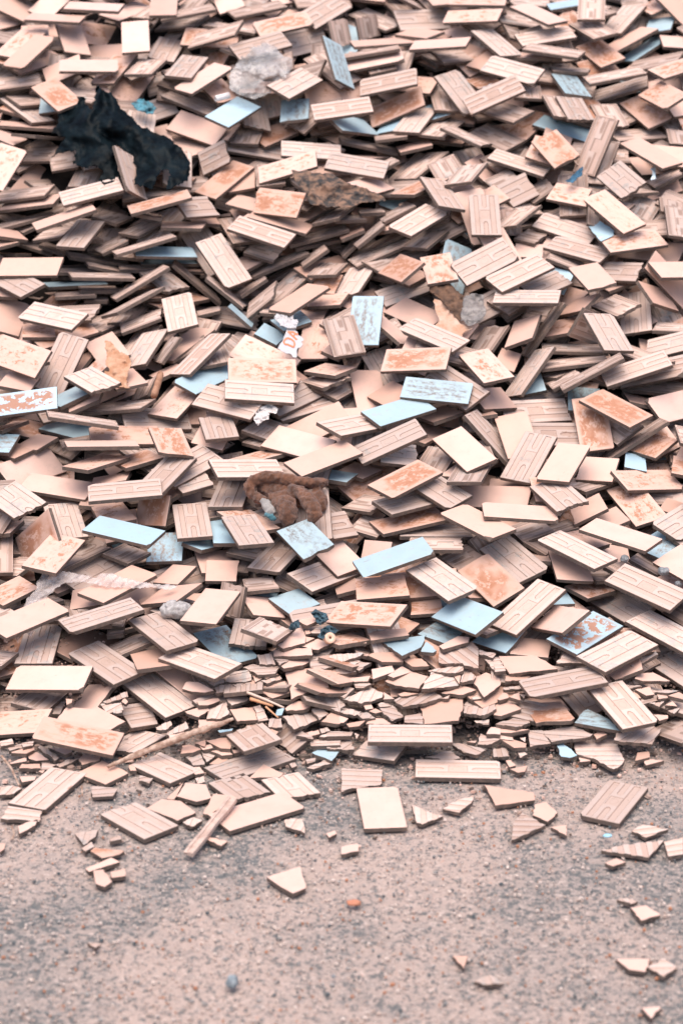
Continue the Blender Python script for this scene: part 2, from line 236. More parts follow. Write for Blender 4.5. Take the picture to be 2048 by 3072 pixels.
TILES='''W -752 5191 74 990 81 67 -90 241
R 492 5387 79 202 21 -42 978 240
R 572 5718 264 912 92 -169 363 240
S -868 5464 136 986 128 -53 -95 240
R 815 5304 120 810 65 32 -582 240
R 946 5775 308 927 146 37 -343 241
S -229 4851 8 956 0 0 294 241
S 108 4873 8 678 0 0 735 241
W 470 5881 293 812 228 -50 -536 240
R -549 5460 87 906 58 66 -414 240
R 138 5643 183 567 247 -76 782 240
R -1013 7008 708 761 316 -261 503 239
R 744 4908 8 852 0 0 523 241
R 634 6453 521 829 143 -182 508 240
R 533 7342 1014 888 362 -83 271 240
R -812 4988 8 825 0 0 565 240
R 824 5511 203 930 79 -17 359 240
W 316 5596 132 401 136 -34 905 240
R -708 5538 154 908 72 25 -412 240
W -278 6792 736 962 269 35 40 242
R 329 5108 8 1000 0 0 -23 242
R 552 5995 321 839 169 -7 -517 240
R -35 5750 214 962 223 5 155 240
R -451 7533 977 829 266 236 -431 240
P 742 5642 209 909 99 -5 406 240
R 650 5391 155 990 37 -42 128 241
R 313 5805 322 863 114 -4 -492 240
W 74 5677 257 951 121 -114 -260 240
B 164 5895 362 979 87 -114 143 242
R -260 5147 7 945 0 0 326 236
D 88 7087 847 716 186 -232 631 240
R -928 5670 158 709 40 -45 703 240
S 264 5497 92 997 71 10 13 240
W 870 6641 586 665 159 -259 682 240
W 264 6851 761 956 245 -92 -132 241
D 332 6716 684 972 207 1 -107 242
S 412 6410 563 831 179 16 -526 240
R -421 5476 184 933 52 -23 -356 240
R -541 4797 8 917 0 0 -398 191
W -1141 6875 768 861 395 -81 -311 240
S -1067 6539 455 856 305 117 401 239
R -53 5976 278 904 135 62 401 239
S -957 5651 255 921 74 -18 383 241
R -540 5623 222 882 40 25 -470 240
R 196 5197 77 1000 5 -4 -16 242
W -908 5924 366 791 89 -5 605 240
W 982 6296 409 791 161 24 -590 240
R -794 6027 269 895 163 6 415 238
R -284 6669 692 983 171 52 30 241
R 161 6422 586 966 140 -170 135 241
R 744 5938 372 917 54 58 -391 240
R -312 6299 528 975 116 77 176 243
W 210 6241 511 918 108 -38 380 240
S -700 5846 291 902 44 -37 428 240
P -1099 6638 663 973 220 -50 50 241
S 739 6338 538 832 53 -119 539 240
B -698 6040 400 977 68 30 -199 240
S -400 5692 276 793 20 -28 608 240
R -654 6761 568 963 210 80 146 238
S -60 6337 553 954 99 -66 275 240
D -113 5973 397 840 146 12 -523 192
S -449 5522 96 340 149 -133 919 240
R -92 6155 415 677 99 -232 692 240
W 943 6613 649 897 131 47 -420 242
R -126 5612 152 202 -42 -47 977 185
R 659 7284 982 940 193 -101 264 241
R -731 5654 261 970 15 -66 234 241
R 546 7551 1150 680 184 -173 688 240
R -709 6209 482 993 99 -20 65 241
R 879 5877 214 829 123 -97 -537 240
R -389 6669 656 937 238 -16 -255 240
W 1037 7557 1162 866 204 147 -433 241
R -489 6182 386 652 49 -62 754 240
W -243 7684 1174 894 391 -70 -206 198
S 436 6051 428 900 59 27 -430 240
R 616 8199 1525 939 274 -171 115 241
S -586 8200 1391 902 333 20 -276 240
S 890 6006 399 949 45 37 -309 241
R 995 5655 207 909 67 47 -409 240
R -8 5401 79 978 -66 160 118 240
D -356 5672 154 854 47 24 -518 240
R 328 5461 47 968 77 150 186 168
R 688 6820 580 965 243 25 92 239
B 197 6619 638 944 126 -10 304 240
S 473 5465 104 943 90 13 319 240
R 1034 6795 742 979 127 -153 48 241
W -94 7183 754 735 115 -173 645 240
W 127 5850 278 992 122 -42 11 163
R -499 5117 8 928 0 0 -372 171
R -1060 7175 843 954 182 -3 -239 240
B 384 5664 259 852 170 -154 -471 240
W 227 8334 1459 924 312 -222 5 238
R 956 6982 828 777 73 170 -601 240
S 509 6324 422 977 172 -54 -117 239
S -955 6393 436 985 106 23 -134 237
R 61 7906 1284 966 232 48 -104 242
R -910 6220 372 601 72 -56 794 240
R -301 6016 411 802 16 36 -596 240
R -362 5391 80 914 127 42 384 111
R -93 7813 1198 434 143 -126 881 240
R -599 7247 842 643 41 -190 741 240
R -1060 6171 460 878 206 -26 -430 185
S -146 6500 556 294 -36 -217 930 240
R 1094 7266 836 728 74 -230 642 240
R 331 6986 817 939 125 75 -311 241
R 709 6182 477 809 110 -16 -577 209
W 223 6193 382 978 37 -34 202 239
S -1181 7461 968 974 211 -35 -68 240
R 868 7654 1078 945 198 65 -251 239
W 4 5504 132 868 15 160 469 240
R -948 5478 41 998 39 -20 -44 238
R -306 7571 1081 964 167 96 -181 242
S 98 6894 631 628 188 -116 746 240
S 575 6099 444 998 44 37 5 241
R 258 7465 881 962 185 -111 166 236
S 606 6592 559 654 72 -188 730 240
R 306 6268 476 908 140 76 -388 240
R -812 8114 1404 682 199 -81 699 240
W -35 8402 1513 922 370 -8 113 238
W 847 7936 1345 780 285 41 -555 205
W -212 7890 1280 964 219 -152 0 242
B -481 6907 682 890 149 -5 431 240
W 1102 7469 1064 971 172 -2 163 240
R 1086 7740 1254 778 327 -24 -536 192
W 510 6829 743 806 107 42 -581 226
R 702 8342 1607 933 258 38 -247 241
R 2 8111 1480 972 218 -51 63 241
W -466 7962 1218 884 160 -166 407 240
R -653 7952 1266 650 224 -110 717 240
R 490 8321 1521 464 206 -247 825 240
R -337 8468 1694 942 248 -52 222 240
R 348 8870 1766 913 358 69 183 240
W 1032 6400 456 958 146 103 226 238
S -786 7942 1266 918 276 8 286 240
R 194 8331 1560 963 242 -118 -29 240
R 293 7551 1130 891 150 -58 425 240
R -356 8209 1310 967 232 99 24 237
R -370 6341 428 743 14 -43 668 240
D 427 7508 954 669 396 -101 621 240
W -625 6270 391 724 177 -364 559 110
R -200 6061 314 838 36 -66 540 240
S 729 5959 309 670 102 -70 732 175
R -970 7716 1211 974 166 -89 127 241
W -977 5357 38 984 104 -99 -109 238
S 392 5713 113 746 70 -132 649 187
R 507 7240 849 925 259 -112 253 240
R 1006 5406 74 224 44 -25 973 240
S -857 7110 733 560 -44 -184 806 240
W -578 6464 573 586 127 -28 800 183
D -574 6133 312 698 74 -97 706 172
W 91 5576 68 170 -110 -251 947 195
R -421 6582 587 616 92 -95 777 144
W -1153 8199 1525 858 204 67 -466 240
W -246 8629 1769 959 227 -59 157 241
W 1252 8294 1448 548 32 -240 800 240
W -752 6636 545 983 147 48 100 235
S 666 5648 251 826 128 -233 -496 197
R -165 8712 1691 818 466 106 319 240
R -506 6971 750 888 12 -254 384 240
W -279 7040 719 910 313 73 -263 239
R -589 6322 499 848 58 -130 510 240
R -290 5487 119 697 -72 2 714 240
R -190 8242 1566 850 237 2 471 240
R 566 5516 124 20 74 -145 986 240
W -872 8431 1536 769 252 -85 581 240
S 867 6431 485 958 224 -65 -170 124
R -286 4997 7 883 0 0 -470 136
R -143 5004 7 848 0 0 -530 138
R -1024 8199 1426 376 -19 -449 810 240
W -1042 8865 1702 829 383 255 319 239
B -437 8123 1465 845 200 -19 496 240
R 678 7163 917 990 102 -29 -98 241
S -19 5447 110 905 -63 135 399 240
S -860 8526 1725 717 179 144 -658 240
R -721 7106 737 800 -8 -213 560 240
S 1188 6779 613 903 300 87 295 240
R 34 6515 616 903 87 90 411 240
R -1011 8056 1309 550 124 -154 812 240
R 724 5460 68 857 141 138 -476 124
R -75 8826 1805 860 298 -50 412 240
S -1248 7332 806 691 212 1 691 240
R 899 7502 1027 948 141 32 -282 240
S -1038 8343 1624 986 155 20 62 241
R -869 6739 715 883 97 -10 -459 209
S -807 5753 127 863 74 92 492 239
R -281 5696 186 726 58 -18 685 172
S -977 8265 1467 530 146 -286 785 240
R -217 6261 458 126 -153 -132 971 123
S 1218 7891 1334 891 117 115 -422 241
S 928 7254 975 782 115 32 -612 210
S 275 7281 826 878 194 -31 -437 240
S -1295 8445 1672 852 138 -189 468 241
S -157 7284 885 897 41 -120 424 241
B 490 5687 178 888 161 -116 -415 142
R -565 7755 1145 913 257 110 298 156
R -826 7802 1270 434 420 80 793 240
R -1005 7629 1062 782 87 -95 610 240
R 202 6214 437 954 69 2 292 171
R 1039 5562 114 857 88 -14 -508 240
S 1191 7561 1010 941 242 -64 -229 239
R 119 5221 24 963 88 -70 -245 132
W -1332 7836 1289 761 275 -142 570 240
R 159 7061 680 778 203 36 -594 240
B -147 5848 230 883 63 28 -465 127
S -1140 8658 1704 793 58 229 -561 240
R -510 8046 1296 884 395 -247 25 126
R 398 6769 684 863 266 10 -429 240
W -1031 7216 765 939 145 -22 312 240
R -122 8027 1324 979 196 45 21 241
W 1306 8208 1522 775 242 -103 -574 240
R 697 7864 1193 866 376 -13 328 146
R -146 5274 33 927 146 -229 259 73
S -33 6074 322 452 114 -132 874 240
S -562 8253 1584 907 119 -152 374 240
B 911 8217 1386 955 147 83 -245 239
R 304 6179 350 999 3 20 42 239
D -15 8363 1637 442 437 21 783 241
W 1095 8619 1650 799 209 16 -564 240
R 567 5671 139 891 125 -95 426 240
W 109 6435 431 916 195 4 350 239
R -472 5749 238 379 -68 -58 921 240
R 202 5505 39 679 84 -120 720 134
R 861 8623 1718 976 178 -48 116 242
R 387 7674 1211 799 10 193 -570 240
R -600 5392 47 967 103 48 227 89
W -578 6833 618 833 87 -104 537 240
R -184 6812 630 882 197 38 427 239
W -984 6098 354 745 474 -462 -75 240
S -382 5977 286 992 128 14 12 102
W -532 8325 1555 383 205 -186 881 240
R -1231 7406 923 897 173 3 -406 240
R 675 6966 684 876 -45 -352 325 239
R 718 6636 548 971 235 20 32 235
S -680 5903 204 883 197 -40 425 240
S 111 7834 1213 869 159 75 462 191
R 303 8262 1414 816 86 -122 559 240
W 891 7757 1193 947 222 2 -232 156
R 48 7489 907 836 50 -231 495 176
W 1072 6568 529 916 79 -148 365 125
R -85 6410 515 764 100 -143 621 240
W -944 8431 1602 814 88 -188 543 240
S 1230 7333 938 872 298 365 -134 240
R -371 7451 763 69 84 -154 982 240
S 137 8456 1635 983 152 -86 50 243
R 711 7999 1279 969 126 106 -183 240
R 766 7327 928 946 146 -81 280 173
R 1125 6171 394 899 180 11 399 240
S -670 5088 7 901 0 0 434 100
R -695 7784 1063 848 95 -186 487 240
R -1298 8314 1450 908 60 159 -382 240
R 1046 7380 966 940 209 -94 -254 164
R -503 6374 461 956 122 -19 267 125
W -1040 5867 259 931 68 -83 348 140
R 192 6444 535 978 188 82 40 131
W 556 8683 1796 971 177 -58 -148 241
R -133 6805 597 960 68 -45 269 234
W -1134 6790 530 104 88 -117 984 157
D -190 8230 1459 702 101 -151 688 178
W 225 7368 983 782 237 -198 -542 227
S 579 5642 160 995 42 11 -93 116
W -554 8648 1707 92 2 -289 953 240
W 768 8284 1392 869 119 -130 461 240
R -527 7751 973 814 290 168 -474 240
R 1123 6948 692 934 216 -215 -186 238
R -519 6436 497 888 199 -1 415 240
S 845 5516 144 26 -216 -11 976 117
S -1249 8071 1181 752 339 -4 565 240
R 1160 8440 1518 972 138 -172 -85 239
S 815 6250 405 969 89 -223 54 116
W -1021 5662 129 632 -11 -127 764 240
R -277 8382 1510 628 182 -359 666 240
R -744 8657 1659 741 153 -46 652 240
R -616 8320 1479 955 103 117 -252 238
R 940 8132 1476 764 69 171 -619 197
B -685 7623 993 988 69 46 127 241
W 265 5833 228 994 98 -27 24 97
R -598 5277 14 891 -37 -36 451 144
R -507 6066 241 926 216 0 309 240
S -769 6859 687 584 -50 -46 809 240
R -636 8349 1620 778 105 -77 614 240
R -261 6653 564 850 108 2 516 148
R 649 8540 1697 853 89 159 -489 240
S -245 5834 219 977 87 126 151 114
R 522 6611 542 907 51 356 -220 231
R -252 5199 66 822 31 -98 -560 179
W -302 8306 1540 987 150 24 48 240
R 1218 7023 781 137 -203 -202 948 240
R -976 6847 599 912 295 46 280 240
R -955 6133 162 801 233 78 546 240
S 523 7649 1128 537 276 -310 734 240
S -742 5467 73 926 140 -197 -290 123
R -748 8348 1452 918 305 -49 250 138
R -358 8270 1443 559 321 -113 756 175
R 1218 8874 1766 873 81 -205 435 240
S -236 7678 1102 984 72 109 -120 241
R -165 6219 406 985 104 -91 101 240
R -10 6147 383 933 222 88 269 101
S -1017 8100 1384 81 -77 -352 929 141'''
LABELS='''nearest rust worn cream tile lying sideways, left of the long weathered stick
nearest ribbed clay tile lying sideways, right of the cream roll end
nearest ribbed clay tile slanting up right, left of the grey mortar lump
nearest smooth cream tile lying sideways, below the long clear plastic strip
nearest ribbed clay tile slanting down right, below the peeling blue tile
nearest ribbed clay tile slanting down right, below the photo's middle right edge
nearest smooth cream tile slanting up right, right of the flat wooden strip
nearest smooth cream tile pointing away, right of the flat wooden strip
nearest rust worn cream tile slanting down right, left of the grey mortar lump
nearest ribbed clay tile slanting down right, above the long weathered stick
nearest ribbed clay tile pointing away, right of the cream roll end
nearest ribbed clay tile pointing away, left of the rust coloured scrap
nearest ribbed clay tile slanting up right, below the peeling blue tile
nearest ribbed clay tile slanting up right, below the pebble on cream tile
nearest ribbed clay tile slanting up right, above the dark brown rag
nearest ribbed clay tile slanting up right, left of the long weathered stick
nearest ribbed clay tile slanting up right, right of the peeling blue tile
nearest rust worn cream tile slanting down right, right of the cream roll end
nearest ribbed clay tile slanting down right, below the long clear plastic strip
nearest rust worn cream tile lying sideways, above the white paper scrap
second nearest ribbed clay tile lying sideways, below the peeling blue tile
second nearest ribbed clay tile slanting down right, above the grey mortar lump
nearest ribbed clay tile lying sideways, right of the dark blue plastic shreds
nearest ribbed clay tile slanting down right, above the orange lettered scrap
nearest peeling blue tile slanting up right, above the peeling blue tile
nearest ribbed clay tile lying sideways, below the peeling blue tile
nearest ribbed clay tile slanting down right, right of the cream roll end
nearest rust worn cream tile lying sideways, right of the cream roll end
nearest clean blue tile slanting up right, right of the dark blue plastic shreds
nearest ribbed clay tile slanting up right, above the flat wooden strip
nearest grimy blue tile pointing away, right of the orange lettered scrap
nearest ribbed clay tile pointing away, below the long clear plastic strip
nearest smooth cream tile lying sideways, right of the cream roll end
nearest rust worn cream tile pointing away, left of the photo's middle right edge
nearest rust worn cream tile lying sideways, left of the pebble on cream tile
nearest grimy blue tile lying sideways, left of the pebble on cream tile
nearest smooth cream tile slanting down right, below the pebble on cream tile
nearest ribbed clay tile slanting down right, left of the dark blue plastic shreds
nearest short ribbed clay tile slanting down right, left of the flat wooden strip
nearest rust worn cream tile slanting down right, above the photo's middle left edge
nearest smooth cream tile slanting up right, below the photo's middle left edge
nearest ribbed clay tile slanting up right, above the dark blue plastic shreds
nearest smooth cream tile slanting up right, left of the long clear plastic strip
nearest ribbed clay tile slanting down right, below the pale concrete lump
second nearest ribbed clay tile lying sideways, below the cream roll end
nearest rust worn cream tile slanting up right, above the long clear plastic strip
nearest rust worn cream tile slanting down right, left of the photo's middle right edge
nearest ribbed clay tile slanting up right, above the long clear plastic strip
nearest ribbed clay tile lying sideways, above the white paper scrap
nearest ribbed clay tile slanting up right, left of the pebble on cream tile
nearest ribbed clay tile slanting down right, above the grey mortar lump
nearest ribbed clay tile lying sideways, left of the brown work glove
nearest rust worn cream tile slanting up right, below the pebble on cream tile
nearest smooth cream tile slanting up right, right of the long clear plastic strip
nearest peeling blue tile lying sideways, above the photo's middle left edge
nearest smooth cream tile slanting up right, left of the photo's middle right edge
nearest clean blue tile lying sideways, above the long clear plastic strip
nearest smooth cream tile slanting up right, right of the pale concrete lump
nearest ribbed clay tile lying sideways, below the rust coloured scrap
nearest smooth cream tile slanting up right, above the brown work glove
nearest short grimy blue tile slanting down right, below the brown work glove
nearest smooth cream tile slanting down right, above the long weathered stick
nearest ribbed clay tile pointing away, right of the brown work glove
nearest rust worn cream tile slanting down right, below the photo's upper right edge
nearest short ribbed clay tile lying sideways, below the dark blue plastic shreds
nearest ribbed clay tile slanting up right, below the upright leaning tiles
nearest ribbed clay tile slanting up right, below the long clear plastic strip
nearest ribbed clay tile pointing away, above the dark brown rag
nearest ribbed clay tile lying sideways, above the long clear plastic strip
nearest ribbed clay tile slanting down right, right of the peeling blue tile
nearest ribbed clay tile slanting down right, left of the white paper scrap
nearest rust worn cream tile slanting down right, below the upright leaning tiles
nearest ribbed clay tile pointing away, above the pale concrete lump
nearest short rust worn cream tile lying sideways, left of the dark tar paper scrap
nearest smooth cream tile slanting down right, right of the cream roll end
nearest ribbed clay tile slanting up right, left of the upright leaning tiles
nearest smooth cream tile slanting down right, below the white tube
nearest smooth cream tile slanting down right, below the photo's middle right edge
third nearest ribbed clay tile slanting down right, right of the peeling blue tile
nearest ribbed clay tile lying sideways, below the cream roll end
nearest grimy blue tile slanting down right, right of the pale concrete lump
nearest short ribbed clay tile lying sideways, right of the cream roll end
nearest ribbed clay tile lying sideways, right of the pebble on cream tile
nearest clean blue tile slanting up right, left of the pebble on cream tile
nearest smooth cream tile slanting up right, left of the grey mortar lump
nearest ribbed clay tile slanting up right, above the photo's middle right edge
nearest rust worn cream tile pointing away, right of the orange lettered scrap
nearest short rust worn cream tile lying sideways, right of the cream roll end
nearest short ribbed clay tile slanting down right, below the long weathered stick
nearest ribbed clay tile lying sideways, below the photo's upper left edge
nearest clean blue tile slanting down right, left of the grey mortar lump
nearest rust worn cream tile slanting up right, above the dark tar paper scrap
nearest ribbed clay tile slanting down right, left of the photo's upper right edge
nearest smooth cream tile lying sideways, below the pebble on cream tile
nearest smooth cream tile lying sideways, right of the photo's middle left edge
nearest ribbed clay tile lying sideways, above the dark tar paper scrap
nearest ribbed clay tile pointing away, above the long clear plastic strip
nearest ribbed clay tile slanting down right, left of the brown work glove
nearest short ribbed clay tile slanting up right, right of the long weathered stick
nearest ribbed clay tile slanting down right, left of the dark tar paper scrap
nearest ribbed clay tile pointing away, right of the rust coloured scrap
nearest short ribbed clay tile slanting down right, below the photo's middle left edge
nearest smooth cream tile slanting down right, below the white paper scrap
nearest ribbed clay tile pointing away, left of the photo's upper right edge
nearest ribbed clay tile slanting down right, below the dark brown rag
nearest ribbed clay tile slanting down right, left of the photo's middle right edge
nearest rust worn cream tile lying sideways, right of the brown work glove
nearest smooth cream tile lying sideways, right of the photo's upper left edge
nearest ribbed clay tile slanting down right, below the upright leaning tiles
nearest rust worn cream tile lying sideways, below the cream roll end
nearest ribbed clay tile lying sideways, below the long clear plastic strip
nearest ribbed clay tile slanting down right, below the white tube
nearest smooth cream tile pointing away, right of the orange lettered scrap
nearest smooth cream tile lying sideways, above the grey mortar lump
nearest ribbed clay tile slanting up right, left of the dark brown rag
nearest smooth cream tile pointing away, below the pebble on cream tile
nearest ribbed clay tile slanting down right, right of the brown work glove
nearest ribbed clay tile pointing away, right of the black plastic sheet
nearest rust worn cream tile lying sideways, right of the crumpled clear bag
nearest rust worn cream tile slanting down right, left of the upright leaning tiles
nearest rust worn cream tile slanting up right, left of the dark tar paper scrap
nearest clean blue tile slanting up right, left of the white paper scrap
nearest rust worn cream tile lying sideways, left of the photo's upper right edge
nearest short ribbed clay tile slanting down right, below the upright leaning tiles
nearest rust worn cream tile slanting down right, right of the pebble on cream tile
nearest ribbed clay tile slanting down right, left of the photo's top right corner
second nearest ribbed clay tile lying sideways, right of the crumpled clear bag
nearest rust worn cream tile slanting up right, below the white tube
nearest ribbed clay tile pointing away, below the white tube
nearest ribbed clay tile slanting down right, right of the photo's top middle edge
nearest ribbed clay tile slanting up right, above the crumpled clear bag
nearest ribbed clay tile lying sideways, right of the photo's top middle edge
nearest rust worn cream tile lying sideways, left of the photo's middle right edge
nearest smooth cream tile slanting up right, below the black plastic sheet
second nearest ribbed clay tile lying sideways, below the photo's top middle edge
nearest ribbed clay tile slanting up right, right of the dark tar paper scrap
nearest ribbed clay tile lying sideways, below the white tube
nearest ribbed clay tile pointing away, left of the brown work glove
nearest grimy blue tile pointing away, above the dark brown rag
nearest short rust worn cream tile pointing away, above the pale concrete lump
nearest ribbed clay tile slanting up right, right of the pale concrete lump
nearest short smooth cream tile pointing away, above the grey mortar lump
nearest ribbed clay tile slanting up right, below the black plastic sheet
nearest rust worn cream tile lying sideways, left of the pale concrete lump
nearest short smooth cream tile pointing away, left of the grey mortar lump
nearest ribbed clay tile slanting up right, right of the dark brown rag
nearest ribbed clay tile slanting down right, above the photo's bottom right corner
nearest smooth cream tile slanting down right, above the rust coloured scrap
nearest short rust worn cream tile pointing away, below the rust coloured scrap
nearest short grimy blue tile pointing away, above the pale concrete lump
nearest short rust worn cream tile lying sideways, below the cream roll end
nearest short ribbed clay tile pointing away, left of the white paper scrap
nearest rust worn cream tile slanting down right, left of the black plastic sheet
nearest rust worn cream tile lying sideways, above the crumpled clear bag
nearest rust worn cream tile slanting down right, right of the upright leaning tiles
nearest rust worn cream tile lying sideways, below the rust coloured scrap
nearest short smooth cream tile lying sideways, left of the grey mortar lump
nearest ribbed clay tile lying sideways, right of the crumpled clear bag
nearest ribbed clay tile slanting up right, left of the white paper scrap
nearest rust worn cream tile slanting down right, left of the orange lettered scrap
nearest ribbed clay tile slanting up right, below the rust coloured scrap
nearest ribbed clay tile pointing away, left of the dark blue plastic shreds
nearest ribbed clay tile slanting up right, right of the crumpled clear bag
nearest ribbed clay tile lying sideways, left of the peeling blue tile
nearest rust worn cream tile slanting up right, above the black plastic sheet
nearest short smooth cream tile lying sideways, left of the photo's middle right edge
nearest short ribbed clay tile slanting down right, above the flat wooden strip
nearest short ribbed clay tile slanting down right, right of the flat wooden strip
nearest ribbed clay tile slanting down right, left of the black plastic sheet
nearest rust worn cream tile lying sideways, above the black plastic sheet
nearest clean blue tile slanting up right, below the white tube
nearest ribbed clay tile lying sideways, right of the dark brown rag
nearest smooth cream tile lying sideways, below the cream roll end
nearest smooth cream tile pointing away, left of the white tube
nearest ribbed clay tile slanting up right, right of the rust coloured scrap
nearest smooth cream tile lying sideways, above the photo's middle right edge
nearest ribbed clay tile lying sideways, right of the white paper scrap
nearest ribbed clay tile slanting down right, below the black plastic sheet
nearest short ribbed clay tile slanting down right, below the peeling blue tile
nearest ribbed clay tile slanting up right, left of the photo's top middle edge
nearest smooth cream tile pointing away, below the photo's upper left edge
nearest ribbed clay tile slanting down right, above the pebble on cream tile
nearest smooth cream tile lying sideways, above the black plastic sheet
nearest ribbed clay tile slanting down right, left of the rust coloured scrap
nearest smooth cream tile slanting up right, below the long clear plastic strip
nearest short ribbed clay tile pointing away, left of the dark blue plastic shreds
nearest smooth cream tile pointing away, above the black plastic sheet
nearest short ribbed clay tile lying sideways, left of the brown work glove
nearest smooth cream tile slanting down right, right of the upright leaning tiles
nearest smooth cream tile slanting down right, left of the photo's upper right edge
nearest smooth cream tile slanting down right, left of the dark brown rag
nearest smooth cream tile slanting up right, below the photo's top left corner
nearest smooth cream tile slanting up right, above the orange lettered scrap
nearest short clean blue tile slanting down right, left of the grey mortar lump
nearest short ribbed clay tile lying sideways, below the white tube
nearest ribbed clay tile pointing away, below the black plastic sheet
nearest ribbed clay tile slanting up right, right of the photo's upper left edge
nearest short ribbed clay tile slanting up right, right of the brown work glove
fourth nearest ribbed clay tile slanting down right, right of the peeling blue tile
nearest smooth cream tile lying sideways, left of the photo's upper right edge
nearest short ribbed clay tile lying sideways, below the cream roll end
nearest rust worn cream tile slanting up right, above the photo's upper left edge
nearest ribbed clay tile slanting down right, left of the dark brown rag
nearest short clean blue tile slanting down right, above the dark blue plastic shreds
nearest smooth cream tile pointing away, right of the photo's top left corner
nearest short ribbed clay tile slanting up right, below the white tube
nearest ribbed clay tile slanting down right, left of the pebble on cream tile
nearest rust worn cream tile slanting up right, left of the rust coloured scrap
second nearest ribbed clay tile lying sideways, above the dark tar paper scrap
nearest rust worn cream tile slanting down right, below the photo's top right corner
nearest short ribbed clay tile slanting up right, left of the upright leaning tiles
nearest short ribbed clay tile slanting up right, right of the flat wooden strip
nearest smooth cream tile slanting down right, below the brown work glove
nearest smooth cream tile slanting up right, left of the white tube
nearest clean blue tile slanting down right, left of the upright leaning tiles
nearest ribbed clay tile lying sideways, right of the brown work glove
nearest grimy blue tile pointing away, below the photo's top middle edge
nearest rust worn cream tile slanting down right, above the upright leaning tiles
nearest ribbed clay tile slanting up right, left of the peeling blue tile
nearest rust worn cream tile slanting up right, right of the brown work glove
nearest ribbed clay tile slanting down right, right of the pale concrete lump
nearest short ribbed clay tile pointing away, right of the cream roll end
nearest ribbed clay tile lying sideways, above the upright leaning tiles
nearest ribbed clay tile slanting down right, above the dark brown rag
nearest short ribbed clay tile lying sideways, left of the long weathered stick
nearest rust worn cream tile slanting up right, right of the rust coloured scrap
nearest ribbed clay tile slanting up right, right of the white paper scrap
nearest rust worn cream tile slanting up right, below the photo's middle left edge
nearest short smooth cream tile lying sideways, right of the pale concrete lump
nearest rust worn cream tile slanting down right, above the white tube
nearest ribbed clay tile slanting down right, below the photo's upper left edge
nearest ribbed clay tile slanting up right, right of the pebble on cream tile
nearest ribbed clay tile lying sideways, left of the photo's middle right edge
nearest smooth cream tile slanting up right, left of the pale concrete lump
nearest short smooth cream tile slanting up right, right of the dark tar paper scrap
second nearest ribbed clay tile slanting up right, right of the dark tar paper scrap
nearest short rust worn cream tile lying sideways, below the upright leaning tiles
nearest short ribbed clay tile slanting up right, right of the orange lettered scrap
nearest short rust worn cream tile slanting up right, left of the photo's middle right edge
nearest ribbed clay tile pointing away, above the brown work glove
nearest rust worn cream tile slanting up right, right of the photo's top left corner
nearest smooth cream tile slanting down right, below the photo's upper right edge
nearest ribbed clay tile lying sideways, left of the orange lettered scrap
nearest smooth cream tile lying sideways, below the photo's top middle edge
nearest ribbed clay tile slanting down right, left of the upright leaning tiles
nearest short ribbed clay tile slanting up right, right of the dark brown rag
nearest ribbed clay tile slanting up right, below the photo's middle right edge
nearest short smooth cream tile slanting up right, left of the long weathered stick
nearest ribbed clay tile slanting up right, below the white tube
nearest ribbed clay tile slanting down right, below the photo's top left corner
nearest short ribbed clay tile lying sideways, left of the photo's upper right edge
nearest short ribbed clay tile slanting up right, left of the brown work glove
nearest short rust worn cream tile slanting up right, left of the long clear plastic strip
nearest short ribbed clay tile lying sideways, below the pebble on cream tile
nearest rust worn cream tile lying sideways, right of the photo's top middle edge
nearest ribbed clay tile slanting up right, above the brown work glove
nearest short rust worn cream tile slanting down right, right of the photo's middle left edge
nearest short grimy blue tile pointing away, below the crumpled clear bag
nearest rust worn cream tile slanting down right, left of the dark brown rag
second nearest short smooth cream tile lying sideways, left of the grey mortar lump
nearest rust worn cream tile lying sideways, left of the crumpled clear bag
nearest rust worn cream tile slanting up right, left of the upright leaning tiles
nearest ribbed clay tile slanting down right, above the rust coloured scrap
nearest ribbed clay tile lying sideways, above the photo's middle right edge
nearest ribbed clay tile slanting up right, left of the brown work glove
nearest short smooth cream tile slanting up right, right of the peeling blue tile
nearest smooth cream tile slanting up right, above the photo's upper left edge
nearest ribbed clay tile slanting up right, above the upright leaning tiles
nearest short smooth cream tile slanting up right, left of the photo's middle right edge
nearest rust worn cream tile pointing away, left of the long clear plastic strip
nearest ribbed clay tile pointing away, below the crumpled clear bag
nearest ribbed clay tile slanting up right, above the black plastic sheet
nearest ribbed clay tile slanting down right, left of the white tube
nearest short ribbed clay tile slanting down right, above the upright leaning tiles
nearest clean blue tile lying sideways, above the rust coloured scrap
nearest short rust worn cream tile lying sideways, left of the grey mortar lump
nearest short ribbed clay tile slanting up right, left of the long weathered stick
nearest ribbed clay tile slanting up right, above the pale concrete lump
nearest smooth cream tile slanting down right, below the rust coloured scrap
nearest ribbed clay tile slanting up right, left of the white tube
nearest short ribbed clay tile slanting up right, below the white paper scrap
nearest ribbed clay tile slanting down right, above the upright leaning tiles
nearest short smooth cream tile lying sideways, left of the dark blue plastic shreds
nearest ribbed clay tile slanting down right, below the pebble on cream tile
nearest short ribbed clay tile slanting down right, below the cream roll end
nearest rust worn cream tile lying sideways, below the crumpled clear bag
nearest ribbed clay tile slanting up right, below the photo's upper right edge
nearest ribbed clay tile lying sideways, left of the rust coloured scrap
nearest ribbed clay tile slanting up right, left of the long clear plastic strip
nearest smooth cream tile pointing away, above the dark brown rag
nearest short smooth cream tile lying sideways, left of the long weathered stick
nearest short ribbed clay tile slanting up right, right of the black plastic sheet
nearest short ribbed clay tile pointing away, right of the white tube
nearest ribbed clay tile slanting up right, left of the photo's top right corner
nearest smooth cream tile slanting down right, left of the dark tar paper scrap
nearest ribbed clay tile slanting up right, below the brown work glove
nearest short ribbed clay tile lying sideways, right of the brown work glove
nearest short smooth cream tile lying sideways, left of the black plastic sheet'''.strip().split('\n')
